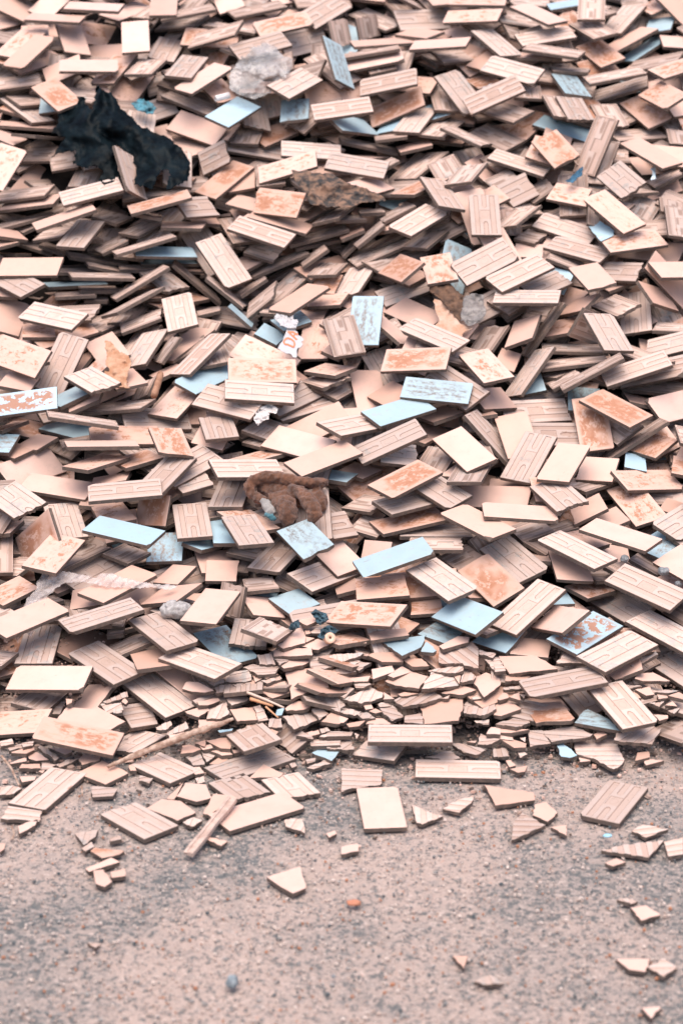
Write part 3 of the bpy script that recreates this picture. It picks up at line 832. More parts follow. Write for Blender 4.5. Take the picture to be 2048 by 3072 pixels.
REST='''R -892 7397 770 844 41 3 534 240
R -525 8547 1732 940 203 -188 -200 241
S 414 7090 800 852 269 -252 372 142
R 539 7112 772 859 4 -274 432 148
D 312 5727 173 955 38 36 -293 108
R -77 7762 1015 987 53 -64 136 240
R 416 7679 1076 944 228 -173 166 124
R 619 6162 362 973 92 -87 195 114
R 444 7916 1221 508 182 -326 776 240
W -701 7668 1178 986 65 -109 106 242
R 1016 7221 872 847 134 -60 -511 165
S 629 7260 683 732 405 -144 -528 240
R 1145 6972 628 988 66 -4 -139 240
R 323 6491 500 834 72 -163 522 156
R 423 6300 512 792 -16 -44 609 180
R -204 5458 114 164 -64 109 978 130
S -1420 8876 1814 105 186 -240 947 148
R -413 8383 1586 632 8 -179 754 240
R 1091 8209 1439 766 121 164 -609 177
R 629 8207 1350 872 191 9 -451 240
R 325 8081 1255 890 13 -184 416 240
W 230 5702 102 772 39 -229 592 240
R 914 5503 69 624 92 -68 773 240
R 1066 8745 1820 734 138 -165 644 180
W -275 8260 1358 928 199 -80 305 174
R -158 5434 80 985 -145 72 61 240
W 13 5629 190 480 -41 62 874 107
S 663 7087 810 788 -85 -253 554 181
R 838 7008 712 998 0 -60 -2 239
B -940 6751 527 959 52 12 -278 235
B -371 6180 358 658 49 -10 752 240
R 996 6018 299 945 57 156 -282 116
R -647 6523 488 424 78 -76 899 240
S -91 6600 586 940 246 -151 184 240
S -424 6656 580 788 201 -141 565 240
R -310 8413 1600 940 282 -194 -17 240
R -928 6790 500 857 184 -117 467 240
S -529 5808 270 929 54 -182 -318 176
R 1013 6602 541 957 -67 -273 72 236
R 986 5274 56 789 41 -206 -578 240
S 579 5499 74 558 62 -107 820 240
S -1064 7618 1130 979 49 -136 143 242
W -84 7981 1254 21 -69 -240 968 240
W 846 5659 177 982 148 58 100 240
S -783 7143 660 971 236 26 37 240
W -1349 8561 1692 814 154 -117 548 240
S -1228 7852 1145 985 89 -90 -114 239
S 836 8697 1803 895 93 94 -426 240
B 42 8187 1405 864 200 202 416 269
R 663 8233 1455 880 173 -25 -442 240
R 1291 7532 1125 712 156 -66 681 240
R -1122 6073 308 651 78 -56 753 240
R -696 6076 309 898 52 -21 435 104
W 788 5916 247 881 18 16 -472 114
S -570 5553 159 615 -43 10 787 173
R 910 7798 1184 706 159 -226 653 240
R 1068 8674 1744 808 130 16 -575 240
S 411 8493 1698 983 112 -59 -133 242
W -823 6402 518 884 -35 4 466 215
W -751 6226 395 972 124 3 199 118
R 720 6921 579 914 320 4 251 240
W 811 7348 838 920 100 -206 317 240
S 893 8331 1490 572 165 -168 785 240
R 422 7454 853 978 163 -44 127 140
R 1125 8358 1584 991 80 -80 70 240
R 392 6046 304 941 91 -50 321 122
R 1258 8884 1707 744 342 -150 554 240
D 942 8316 1547 784 50 175 -594 189
R -9 8744 1724 268 563 -264 736 113
R 1142 6398 404 980 194 17 -44 234
R 1315 8531 1619 270 -165 -144 938 240
W -124 5469 44 401 86 -34 911 102
R -1267 7895 1172 982 101 -96 -130 234
R 778 8869 1765 957 202 117 172 238
R 112 8801 1744 296 560 -321 704 95
R -870 6053 300 905 -31 -62 421 236
R -646 5667 160 956 -37 -108 271 117
W 12 5555 153 841 -30 140 522 152
R -843 5649 92 556 75 29 827 240
S -930 6394 392 339 60 -174 922 199
R -545 7221 725 830 168 -294 443 240
R -14 6918 643 874 145 20 463 169
R 487 7797 1267 826 -16 -150 542 204
S 1266 7291 991 971 154 58 171 241
R 851 7103 739 1000 8 7 -30 236
W 250 5893 272 975 215 -18 47 240
R -384 7978 1127 206 -9 -441 873 240
R 189 7888 1092 713 216 -121 656 240
S -61 7640 924 916 162 22 367 240
S -936 8932 1795 880 124 -34 457 239
R -1367 8406 1549 981 148 -35 122 240
R -782 6769 611 974 5 -95 -205 239
R -293 6131 241 689 -44 -176 702 240
S -370 5545 18 209 -5 -50 977 240
S -849 8124 1314 962 254 -69 70 240
W -171 7412 802 120 -50 -139 982 240
R -1116 8040 1280 967 229 -49 98 107
R 324 7603 1048 881 43 -143 449 162
S 1169 7244 902 888 229 265 299 171
S -530 5977 272 954 92 -93 -271 99
R -39 8463 1597 394 149 -219 880 240
R -920 7794 1008 814 107 -204 533 153
R 922 7176 801 106 -441 680 -575 240
W -694 6477 506 954 12 -43 295 148
S -409 6067 283 621 74 -5 780 166
R -344 5858 235 746 173 -559 318 105
R 1206 7329 823 622 108 -214 745 240
R 93 6539 552 698 200 13 688 240
R 1173 7740 1144 811 240 -73 528 147
R -364 8841 1812 976 99 -66 180 240
R 881 8454 1674 977 80 39 -195 241
R 411 8241 1384 832 64 -49 550 240
R 940 6678 582 805 269 -80 -523 240
W -1057 7561 832 789 51 -24 612 240
R 229 8465 1601 780 119 -232 569 240
S -65 6559 548 614 34 -199 763 240
S -1057 8757 1828 993 98 12 -64 240
S -759 8767 1836 686 106 -110 711 240
R -803 8343 1619 771 36 -66 632 240
S 1230 8728 1694 947 49 -173 265 240
D -185 7274 800 966 96 -82 228 124
R 9 6993 812 634 98 -166 749 240
S 178 6809 642 848 181 -81 -492 158
R -301 6114 309 982 58 46 -171 115
R -273 5852 166 415 10 -110 903 240
R -690 8842 1755 920 176 -118 -330 238
R -1017 7978 1225 747 104 -125 645 166
B 1302 8757 1652 935 18 -203 291 240
R 741 7163 795 886 -46 -454 88 235
W 807 7179 799 976 125 -137 -117 116
R -884 6557 624 989 -52 98 101 242
S 1091 5861 344 835 178 -90 -513 240
S -637 8200 1323 887 135 30 -440 239
R 1203 8190 1364 973 110 22 202 236
R -302 7679 985 968 152 89 -177 125
W 364 7342 986 654 89 -183 729 184
S -810 6454 566 992 -56 22 112 242
R -258 5921 261 997 -2 -30 65 102
R 84 6277 414 925 62 -88 -364 125
R -22 7757 1120 813 -82 -121 564 240
S 332 8667 1725 379 -25 -95 920 183
R 626 7248 887 911 199 -95 348 136
S -1244 8931 1846 839 266 -162 445 240
R -1211 8416 1355 287 10 -357 889 240
S 532 6804 630 929 201 127 283 152
S -542 5808 177 538 146 -265 786 240
W 307 7821 1212 893 -7 -77 443 240
S 166 7136 813 339 251 42 906 240
R -1277 8125 1295 980 190 -21 -48 239
W 1391 8359 1618 958 132 -76 241 240
S -1153 8435 1598 942 278 -159 104 166
R 763 7278 722 288 -247 -157 912 240
S -845 5576 43 362 61 -65 928 240
S -773 6585 475 495 55 -263 826 126
W -58 7491 897 163 -21 -240 957 101
S -1212 8671 1788 994 83 12 -74 240
R 868 6432 447 941 25 -6 339 239
R -1019 6242 354 146 -25 -30 988 115
W 1083 8581 1591 929 297 -6 220 160
S 567 8055 1250 794 307 144 505 174
S 60 6464 468 959 24 47 -280 106
R 98 6192 364 968 98 44 -228 108
W 606 8577 1630 917 282 -108 262 240
W 126 5973 240 892 287 -180 299 240
W 982 6888 705 888 117 10 445 240
R -912 7946 1098 735 220 78 637 240
S 175 8616 1693 994 62 -20 88 265
R 466 8555 1643 955 173 29 238 146
R -747 7283 798 982 49 -164 76 161
S 344 6742 588 859 79 -79 -500 127
R -224 5597 237 788 45 149 596 187
S -90 5766 155 389 148 52 908 240
W 1101 6627 521 528 96 -319 781 110
S -126 7820 1116 936 114 -122 310 240
R -1327 7958 1084 350 73 -152 921 240
R 1239 7597 1093 14 -30 -170 985 240
S 1436 8894 1835 377 248 -228 863 240
R -142 8222 1424 895 222 -251 295 128
B -263 7204 765 966 96 202 -130 98
R 672 7623 1127 883 -39 -170 436 186
W 1086 6556 451 800 49 -13 598 166
R 923 8621 1672 586 234 -220 744 170
R 425 8406 1496 641 190 -108 736 240
R -58 6903 673 873 79 -75 -475 154
B -675 7743 932 993 13 19 115 240
R 303 6038 355 997 4 -26 -74 176
S 98 7919 1086 732 155 -159 644 240
R 383 6981 755 60 117 -186 974 240
W 204 8320 1276 674 80 -105 727 240
R -74 6349 403 266 210 -14 941 240
W -300 6136 400 468 41 8 883 199
S 269 6965 748 756 265 -23 598 190
W -1120 7198 780 992 96 26 76 118
R -52 7550 940 803 -7 -60 593 170
S -1059 6656 512 953 73 -37 -293 100
R 683 8127 1282 901 231 -13 367 240
R -895 7982 1290 935 322 3 148 126
R 762 8348 1537 702 114 -78 698 240
S -360 7665 946 908 54 -96 404 240
R 1023 7635 1044 689 10 -194 698 240
S 826 6109 299 971 188 138 44 240
R 646 7934 1217 946 186 -123 236 123
R 149 8913 1763 905 142 59 -397 237
R -765 7476 906 958 -17 -242 154 243
R 151 7622 994 975 48 -166 142 239
R -160 5994 234 973 61 205 -86 112
R 705 5605 123 846 114 -419 309 48
W 614 7457 1012 466 272 -254 802 240
W 29 8348 1366 910 176 -88 365 240
D 1063 6116 342 910 95 -30 402 240
B 681 6964 642 974 199 -107 12 97
W -306 6457 514 934 -50 -30 352 240
W 626 8317 1350 80 -111 -230 964 240
R 1006 7705 1138 675 316 -15 667 240
R -249 5624 76 492 159 85 852 240
R -1044 6034 280 300 -109 -82 944 109
R 111 7204 754 967 132 -189 109 240
R 850 7005 666 970 55 -119 206 240
S -498 8944 1849 577 114 -278 760 179
R -658 8726 1809 987 84 -76 116 243
R 1007 7933 1360 803 213 -482 277 241
W -49 7380 856 984 83 -76 -141 133
S 602 7023 714 965 193 103 -148 78
D 865 6872 609 727 101 -83 674 173
R -496 6755 510 293 106 -84 946 240
R 293 8129 1226 866 188 -140 442 240
R -401 7783 1049 587 80 -91 800 240
R -349 6467 415 32 36 -350 936 240
W 278 8451 1539 210 -34 -233 949 240
S -400 7964 1210 966 241 -76 57 116
R -213 7543 870 888 38 -212 406 239
R -915 7496 926 990 -18 34 136 242
R 879 6785 733 969 -35 -246 10 242
S 898 6237 376 975 72 -157 137 76
W -15 7110 624 834 123 -270 465 240
R -1265 8169 1287 880 242 -54 406 240
W -41 6921 704 934 23 -42 -355 148
B -963 6798 637 949 30 -136 284 123
R 141 7708 1007 972 14 -236 -15 231
W 799 6115 344 935 -49 131 -325 122
R -887 5522 65 820 48 23 569 240
W 37 6264 309 910 136 -320 224 240
S 1226 8067 1209 250 137 -276 918 240
R -1168 8050 1173 840 173 170 486 239
B 407 8355 1443 967 203 -127 86 114
R 1104 8058 1297 984 172 23 28 108
R -95 7728 1039 990 28 -120 69 235
S 716 7537 1013 988 132 -6 -78 109
R 1071 6955 750 458 30 -3 888 240
R -994 7871 904 998 2 -33 47 240
S 1359 7973 1305 6 41 -296 954 240
W 1013 5838 272 881 124 83 449 240
S 966 7766 1114 929 184 -91 309 240
W 1071 7321 830 512 63 -269 813 240
R 594 8735 1759 379 94 -274 879 130
R 1282 7907 1234 974 45 -207 78 130
W 584 8805 1848 991 116 -4 -65 242
R -1121 7718 1048 967 102 -112 -205 135
R 730 7287 830 971 166 33 -170 86
S -798 5855 241 991 100 -90 10 103
S 118 6083 324 764 118 -460 438 57
R -1009 5664 92 720 100 -167 666 240
S 1230 7930 1173 964 215 -158 17 240
S -1033 8720 1638 154 -76 -255 952 240
W 213 7541 936 385 32 -149 910 240
R 684 5687 58 783 124 -165 587 240
R -378 8263 1370 751 107 -117 641 240
R -785 7757 1058 909 34 -102 404 141
S 563 6424 432 998 -7 -4 -62 124
S 201 6190 311 986 16 77 144 233
W -990 6640 418 660 75 -4 748 240
S -597 7747 904 38 4 -26 999 176
S -270 6397 387 204 44 -316 926 160
R 1266 7128 808 157 -18 -17 987 240
W 812 8040 1325 776 243 -80 577 175
R -930 8275 1451 27 -3 -333 943 240
R 995 8261 1428 144 61 -174 972 240
B 1377 8840 1746 797 24 -186 574 147
R 502 8111 1370 956 21 164 -242 191
S 390 8266 1336 993 31 33 -111 237
R 786 7910 1182 945 139 -248 160 116
R -903 7816 1093 834 90 45 543 131
R -756 7580 1031 982 -20 -124 139 241
S -582 7171 737 895 27 -167 412 239
R -247 7668 939 977 5 -172 128 237
S -1140 6830 685 736 80 40 672 173
R -959 7746 943 986 -10 94 140 238
R 846 7475 989 975 57 150 -153 126
B 1002 6497 489 990 88 82 -74 74
R 549 8127 1239 548 176 -212 789 240
R 402 6021 242 375 116 -287 874 240
W 978 8834 1756 487 101 -348 795 122
S 602 8497 1627 403 -47 -251 879 108
S 1069 6871 605 717 35 114 687 240
R -658 7309 689 807 45 -189 558 240
R 773 6318 312 475 82 -144 864 240
R -805 7455 789 767 17 -49 640 240
R 888 5987 273 974 -27 35 221 240
R 110 8219 1318 992 31 110 42 240
D -1183 6582 531 980 139 -42 -138 132
R -756 7194 726 814 -13 -235 531 240
S 67 7419 833 256 77 -139 954 240
R -138 6424 471 985 111 106 79 240
R -93 5779 60 985 13 -19 172 240
R 963 5630 84 739 105 -80 661 107
R -600 5533 46 953 -164 10 256 240
R 1368 8080 1369 676 186 -120 703 107
S -445 6414 365 332 89 -227 911 240
R -469 7047 730 641 -25 -83 762 240
S -1278 8237 1395 998 15 42 50 237
R 1019 7948 1291 796 186 -249 520 240
R -301 7409 850 908 165 -367 -114 151
R -1237 6893 673 851 388 178 307 240
B -21 6379 477 985 -11 26 -170 125
W 526 7747 1155 942 202 -134 234 240
R 401 5747 207 404 -16 -7 915 240
S -814 8211 1334 938 314 -97 111 240
R 988 7406 890 866 227 -155 417 240
S -733 7532 840 145 -66 -18 987 131
R -394 7649 821 553 8 -19 833 147
R -779 5721 226 596 8 54 801 165
S -1287 8537 1620 903 177 -31 389 240
R -996 7316 820 979 152 -71 -112 167
S 880 7227 873 841 132 -261 -455 162
R 206 7581 975 937 133 -35 321 240
S -1256 8506 1557 604 244 -72 755 240
R 660 7781 1129 972 113 37 201 240
S 225 7611 943 881 106 -134 440 240
R 473 6775 570 718 126 -193 657 160
R 276 7528 864 316 81 -302 896 240
R -278 7931 1243 701 70 -150 693 185
R 98 7847 1018 282 120 -308 900 114
S -605 6180 206 798 120 -109 581 240
R -222 7713 898 967 6 -255 20 233
R -1257 7838 1077 977 -6 -100 190 237
S -775 6395 460 996 -27 -84 24 127
R -99 5906 164 951 206 -40 227 240
R 37 7260 810 884 186 -12 430 240
R 975 7911 1219 168 -33 -226 959 240
R -1383 8491 1509 942 237 -152 181 240
R 874 8424 1571 981 171 74 59 240
S -147 7158 623 826 250 -79 498 240
R -791 5788 205 24 37 -27 999 240
R 974 8027 1328 149 5 -135 980 120
R -396 6310 390 966 92 11 242 186
R -570 6279 284 592 147 -164 775 240
R 31 6886 574 829 202 -55 518 192
W -638 7542 820 935 39 14 351 240
S -854 6937 641 875 345 18 341 132
S -1351 8114 1364 763 142 109 622 167
R 217 7730 1129 971 13 -216 102 140
B -454 6113 328 958 -47 87 -270 82
R -171 8442 1575 256 -238 -294 890 240
R -320 7223 718 279 -33 -185 942 240
R 578 6754 522 148 56 -191 969 240
W 1368 8933 1817 539 -8 -206 817 114
R 188 7947 1180 225 -108 -204 946 240
R -653 7984 1189 979 197 -34 29 240
R -456 7652 772 164 31 -93 982 240
W -772 7589 861 145 -82 -29 986 161
S -629 7000 676 966 -20 -168 197 111
S 1481 8706 1681 985 167 40 17 236
S -616 7715 1079 1000 14 16 16 169
R -1236 7851 982 980 12 112 -164 233
R -560 7130 728 966 57 -243 62 146
R -564 7650 870 934 -3 356 9 239
B -1034 7632 865 986 -25 5 163 233
R 945 8476 1550 120 83 -338 930 240
R -1069 8442 1519 534 0 -164 829 240
S 179 5956 161 990 95 -100 -5 240
R -674 8423 1548 242 66 -252 935 142
S -325 7830 1133 970 108 61 -210 240
R -634 7077 741 889 -2 -411 203 116
S 833 7606 1012 800 240 -33 549 240
R 833 7525 937 222 -28 -298 928 240
R -1050 5558 160 153 -16 10 988 112
R -866 6657 378 968 92 -39 229 240
R 129 5859 223 784 84 -124 602 240
R -626 7780 817 677 -74 -98 726 240
W 502 5908 231 989 -66 43 126 240
S -898 6760 628 979 -15 -188 83 125
R 1102 5804 204 794 127 -149 -576 239
R 1172 8322 1418 961 176 -183 113 161
R -13 8317 1433 944 223 -74 233 240
R -700 8502 1554 920 368 -122 56 240
R -836 6163 286 883 116 -235 390 115
R -788 6723 440 951 254 171 54 240
R 1023 8829 1666 914 268 -197 232 240
R -222 6662 541 914 22 -66 399 240
B -1179 8318 1479 952 295 -82 -25 125
R -70 7829 1009 628 132 -194 742 153
W -1108 7972 939 935 69 50 344 240
W 848 8066 1214 974 183 -134 23 116
S 506 8728 1721 582 81 -237 774 101
S 381 8686 1610 866 83 41 -492 240
R -701 6860 649 812 -69 -409 411 88
R 732 7625 1053 950 104 23 -294 90
R 462 6139 331 886 158 359 -248 62
S 15 5954 243 992 10 -116 53 71
R -451 8695 1745 222 49 -30 973 240
R -514 8625 1611 936 304 26 179 240
R -732 8862 1703 351 -170 -242 888 152
B 18 8782 1661 818 285 -175 468 240
R 122 5630 135 982 -68 167 62 185
R 343 7260 792 860 200 -110 457 240
S 356 6885 545 289 -82 -203 932 240
S -540 8232 1382 240 -32 -242 939 240
R 648 8402 1444 939 267 9 216 240
R -950 7938 1178 988 152 -38 0 240
R -806 7757 969 762 39 15 646 240
W -529 8568 1621 823 87 -284 485 139
R -739 7829 1181 998 1 -51 28 241
R 123 8497 1665 996 22 -79 20 241
W 592 8465 1548 957 143 -52 249 120
R -780 7344 859 913 -95 -179 354 243
R -1184 7869 1076 947 47 -139 284 239
R -248 7833 955 760 116 -4 640 240
W 873 7112 677 956 250 -75 138 240
R -646 8408 1488 -11 112 -247 962 240
W -362 8787 1742 930 336 50 138 156
W -1094 7781 853 498 -48 120 857 240
R 365 6285 332 49 155 -153 975 240
R 10 6407 322 393 106 -259 876 240
W 1017 7574 963 834 189 -127 502 240
S -65 6049 164 955 58 -21 290 240
R -790 8859 1820 871 85 -149 461 240
W 113 5799 186 313 22 -109 943 240
R -760 7751 1118 670 32 101 734 240
W 241 7693 1108 903 -64 -180 385 240
R -240 7356 827 148 -7 -57 987 103
S -1474 8864 1762 401 167 -163 886 120
S 797 8510 1648 999 45 13 -7 242
S 298 8162 1321 992 37 -102 62 138
R 654 7690 1098 346 542 -173 746 104
R 730 6235 344 986 -24 -134 94 83
W 696 5859 198 915 111 -9 388 154
S 839 6216 320 936 228 -83 254 240
S 1272 8093 1254 929 233 93 271 240
R 897 6546 414 730 16 -171 662 240
R -707 8069 1294 790 455 82 402 132
R -663 5562 118 976 -15 -48 212 160
R -634 5614 65 49 -112 -83 989 240
S -24 7078 734 972 52 171 -153 71
S 276 8752 1667 568 83 -169 801 240
R -1334 8354 1373 258 45 120 958 240
W -636 6359 378 959 23 -265 98 240
R -83 8933 1835 984 151 3 98 240
R 1285 7694 1153 678 252 -50 688 100
R -606 7882 1007 647 51 -184 738 240
S 282 7782 995 328 3 -56 943 240
R 314 7861 1135 376 44 -199 904 134
R -1260 8394 1482 929 124 52 345 240
R -1268 7711 820 183 53 -24 981 240
R 627 8398 1301 576 177 -221 767 240
R 577 6210 322 443 -10 -40 895 188
R 65 8453 1336 774 369 -160 489 164
R 852 9021 1826 986 104 43 120 237
B 968 8927 1823 994 76 -75 29 135
R -442 7478 868 942 -21 336 -3 185
R -935 7542 865 995 -24 18 97 146
S -1297 7693 1050 940 51 142 307 136
R 147 7721 991 978 11 -206 41 237
R 785 7008 671 949 -59 -116 288 111
W 1170 6464 481 985 130 65 -96 95
R 151 8485 1620 604 57 -163 778 180
R -950 8001 1065 771 141 -105 612 240
R -610 8956 1862 870 150 -243 402 240
R 281 8973 1783 564 132 -39 814 240
R 472 6924 670 822 54 143 549 240
R -816 5875 89 191 -36 -79 978 240
R 1127 8476 1448 469 -74 -352 807 240
R -1375 8923 1804 422 229 -232 846 240
R -385 8549 1662 915 76 56 392 240
R 1359 8272 1410 537 113 -179 816 240
S 523 7053 584 743 312 7 592 240
R 1200 7614 873 575 -58 -311 754 240
W -1305 8329 1439 107 117 -91 983 195
R 115 8005 1235 965 19 -229 127 240
W -727 6220 356 631 50 -197 749 149
R 410 6094 267 491 126 -240 828 240
R -104 7629 978 955 13 -289 62 119
R -794 7664 922 998 -12 19 67 144
R 109 7643 1059 944 -3 -320 83 141
B 686 5873 230 997 -14 2 70 76
R -699 5744 180 997 -12 -62 37 52
R 1121 7782 1199 968 6 6 251 198
S 482 6518 416 670 53 51 739 240
W 371 8390 1358 331 157 -134 921 240
R 520 7785 1010 866 201 79 450 240
S 468 5723 86 941 190 -244 140 240
R -963 7796 843 111 -110 -63 986 240
R 866 5418 98 965 28 12 262 171
B 802 7399 929 229 -10 -330 916 122
R -898 7719 1003 957 41 -174 229 126
R -1020 7485 856 996 -32 -13 83 149
R 328 6364 401 949 132 180 223 240
R 306 6238 280 834 82 -113 533 184
R 766 8701 1712 957 179 182 140 149
R -1236 8713 1678 53 -38 -209 976 240
W -686 7985 1208 265 1 -177 948 176
W -1232 8805 1698 764 242 -123 586 240
S 1370 8444 1536 953 255 -131 98 240
R -550 5986 191 592 201 -13 780 240
R 1143 8638 1519 418 189 -187 869 240
R -365 6780 546 475 34 -74 876 240
S 534 8442 1419 819 89 -86 560 240
R -1128 6242 405 777 142 -86 607 240
S 1383 8250 1475 552 186 -193 789 130
R 912 5924 300 406 93 20 909 138
R -1223 8133 1366 835 -40 76 543 240
R 209 6688 487 892 240 10 383 240
R -424 7743 1004 241 65 29 968 151
W 830 8703 1631 948 217 -223 61 146
W 685 6288 459 15 -16 -227 974 105
B 215 8297 1391 831 -14 -211 514 139
R 952 5688 121 980 192 5 42 240
R -137 7755 900 79 -90 -253 960 169
R -1173 8467 1571 657 295 -168 674 240
S -1360 8143 1223 3 85 -200 976 240
R -610 8209 1306 817 192 -187 510 240
S -463 8170 1235 937 331 83 78 240
R -283 8182 1247 842 192 16 504 240
R -439 5834 121 983 114 74 122 240
R -156 6147 373 949 108 -168 245 111
R 584 8666 1632 721 334 -235 560 240
R 1015 6792 537 132 -110 -279 945 240
R 156 9172 1830 392 134 -372 831 240
B 5 7768 914 412 11 -166 896 240
R -376 7147 694 445 26 -263 856 240
R -791 6775 522 188 8 -190 964 240
S -68 8317 1390 958 239 -70 140 149
W -1300 8670 1712 648 100 -106 748 240
R -959 7886 938 843 100 -3 528 240
S -814 6318 401 998 -33 49 -4 113
R 193 5304 11 718 -18 8 696 172
R -828 6107 210 116 74 -112 984 240
S 703 7325 772 768 184 -97 605 240
S -658 8979 1831 333 187 -264 886 240
R 61 5747 152 646 73 -106 753 138
S 712 8811 1661 918 321 -194 126 240
R 970 8063 1303 636 102 -54 762 240
R 380 7737 1140 770 -29 -202 604 240
S -172 5894 80 961 110 -255 -5 240
S 1029 6074 244 657 -67 -225 716 240
S -1199 8430 1426 203 67 -258 942 240
S 837 6828 556 212 -38 -234 948 153
R 1163 7682 1092 982 145 -60 105 240
S 304 5641 57 750 48 -119 648 240
S -548 7836 1082 568 115 -27 814 108
R 954 8464 1594 999 23 22 16 160
R 26 7742 1103 997 -1 -12 73 121
W -1105 6188 355 989 10 -105 -107 89
S -876 6012 226 962 -56 -134 232 119
W -572 6393 310 730 222 -136 632 240
S 474 7793 1206 951 113 22 288 106
W 639 7361 901 475 30 -224 850 240
R 767 8324 1325 918 -38 -194 343 240
S -759 7909 1065 899 35 -144 413 240
S 500 8919 1845 989 108 -24 94 240
R -153 8438 1382 698 177 -312 620 240
S 529 6236 365 854 164 130 476 240
R 916 7361 804 318 57 -129 938 240
R -214 8950 1778 40 26 -244 968 240
W -83 7861 1068 944 239 42 226 240
B -1342 7947 993 939 160 -58 298 240
R -686 6156 272 546 17 -88 833 126
R -639 6539 407 213 -58 -117 968 240
R -125 7159 698 996 20 -77 29 240
R 494 8409 1301 716 42 -148 680 240
R 946 7055 583 52 -20 -76 996 240
R -1061 7826 1077 210 119 -173 955 105
R 409 8604 1625 912 80 174 -362 108
R 1083 8203 1348 908 115 15 402 131
B -380 7338 806 934 -44 350 -49 118
S -1123 6588 500 949 39 -16 -312 99
B -240 5957 218 997 -53 52 -36 76
S -1236 7926 961 629 30 -141 764 162
S -1198 7231 742 944 166 -107 265 240
W 305 8264 1249 956 82 -67 275 240
R -329 5758 57 950 125 92 272 240
S 44 6656 566 685 85 -139 711 240
R 1316 7764 1156 288 86 -212 930 153
R 1075 8876 1804 511 0 -122 851 240
R -302 7835 879 924 73 11 376 240
S -459 6119 216 923 172 -136 317 174
S 638 8383 1493 66 -55 -352 932 240
R -31 6069 221 214 113 -188 952 240
R -1007 5885 192 968 -75 -87 221 240
W 482 7566 883 940 216 -78 252 196
R -1010 7690 905 988 -25 27 149 234
R -930 7666 927 984 -20 122 128 131
S 1032 7386 923 974 67 -122 179 120
R 798 6905 673 973 -24 -225 44 114
S 1108 6288 394 976 40 95 -194 84
S 628 6067 307 776 -33 48 628 168
W 977 7248 701 940 309 -12 144 240
R -234 6104 278 979 179 -54 83 107
R 1271 8121 1321 495 -36 -178 850 240
R -557 5726 94 110 215 8 970 174
S -371 7864 1108 570 -12 -280 772 125
R 322 5828 138 570 -147 -160 793 240
W -828 6964 603 962 139 -103 212 240
R 1366 7930 1179 876 226 -162 394 240
R -88 5609 57 929 94 -166 317 240
R 605 6623 447 632 66 -72 769 240
R 297 8938 1838 922 112 245 279 240
W -359 6778 612 983 153 1 100 240
R 886 8106 1168 837 258 -252 412 240
S -292 7678 829 712 25 19 702 240
W -816 8032 1153 717 107 -188 663 164
S 551 8628 1637 331 28 -299 895 168
S -1096 6903 572 98 47 -330 938 240
R -338 7651 807 680 -10 -34 733 240
S 432 6442 486 848 -24 -19 529 240
R 203 8177 1358 998 9 -64 7 135
S -982 7089 663 798 -73 -219 557 239
R -341 7548 876 957 -21 -274 91 122
R 1258 6521 559 983 135 117 35 240
R 1237 6811 547 940 176 -15 291 240
S 248 8443 1481 297 160 -294 894 178
R -662 5792 161 714 -203 -7 670 108
R 1341 8341 1380 270 -9 -346 899 240
S -1312 7827 914 971 168 2 168 240
R 642 8860 1810 23 -106 -204 973 138
R 24 7963 1156 278 -143 -73 947 148
W -391 7745 865 723 68 -17 687 240
R 799 7854 1073 192 -100 -280 935 240
W 1026 8269 1458 554 176 -84 809 164
R -656 7637 882 946 -13 320 -44 118
R 118 7789 1121 999 -22 -17 31 100
S 477 6737 592 996 -39 -65 44 119
W 866 6961 618 152 37 -191 969 104
S -143 8879 1762 190 14 -220 957 240
R -1488 8457 1552 873 304 -69 375 240
S 957 6494 360 880 54 -40 471 240
R 1111 7436 773 340 134 -226 903 240
R -427 9000 1831 387 -58 -284 876 240
R -113 7423 751 956 269 70 94 240
R 1289 9037 1829 974 219 -63 13 113
R 1102 8085 1255 657 166 -250 691 240
S -1034 7648 808 327 38 -46 943 240
S 949 6334 312 891 157 104 413 240
W -784 9019 1723 73 -34 -288 954 240
B 1392 8950 1680 56 7 -238 970 240
R -909 8973 1766 243 -19 -321 915 240
W 368 8382 1247 492 38 -163 854 196
S 330 6905 605 800 215 -126 546 240
R 118 8416 1251 876 143 -80 454 240
R -944 7530 830 996 -18 24 78 93
S 40 7709 1052 981 1 -182 71 101
R -1423 8635 1708 928 175 181 276 240
S 346 8759 1570 351 -58 0 935 240
W -1016 6457 323 885 217 -89 402 240
R -708 8714 1631 405 154 -276 858 112
S -589 6894 532 198 47 -91 975 240
R -44 6580 405 425 -127 -155 882 240
S -739 7277 720 134 -111 -12 985 240
S 1301 8654 1583 850 301 -35 431 240
S -1188 9055 1753 934 12 -127 334 240
W -163 6264 260 158 -20 -236 959 240
R -1090 8624 1609 303 91 -230 920 240
W -889 6872 703 529 -198 -249 786 140
R -897 7802 767 940 78 -33 331 240
R 835 6630 493 747 175 -44 640 240
W 335 8454 1297 301 82 -156 937 240
R -1048 7958 1134 673 121 -71 726 240
R -904 8905 1747 459 42 -288 839 141
R 857 5669 150 454 96 -174 869 240
W -1071 6085 248 977 193 17 93 136
R 791 7979 1097 891 310 -69 324 128
R -503 7433 802 991 -29 -109 73 88
R 655 6112 330 945 60 164 -277 88
R 1019 8345 1388 766 156 -151 605 240
R 1147 6101 353 944 93 19 318 154
W -870 6399 373 233 -21 -188 954 240
S -508 5481 67 923 58 39 379 109
S 527 5775 201 942 148 -231 195 240
S 509 9050 1827 760 126 -122 626 240
S -524 6913 565 590 122 -48 796 240
R -123 7730 855 814 162 -61 555 240
D 1254 8550 1512 504 139 -44 851 240
R -719 7798 882 317 62 79 943 240
R -826 8665 1623 189 -42 -293 936 150
R 693 7392 865 912 292 -168 233 240
R -743 6818 568 829 211 -8 517 138
W 594 6132 288 200 7 -32 979 240
S -880 7421 742 450 -51 -40 891 240
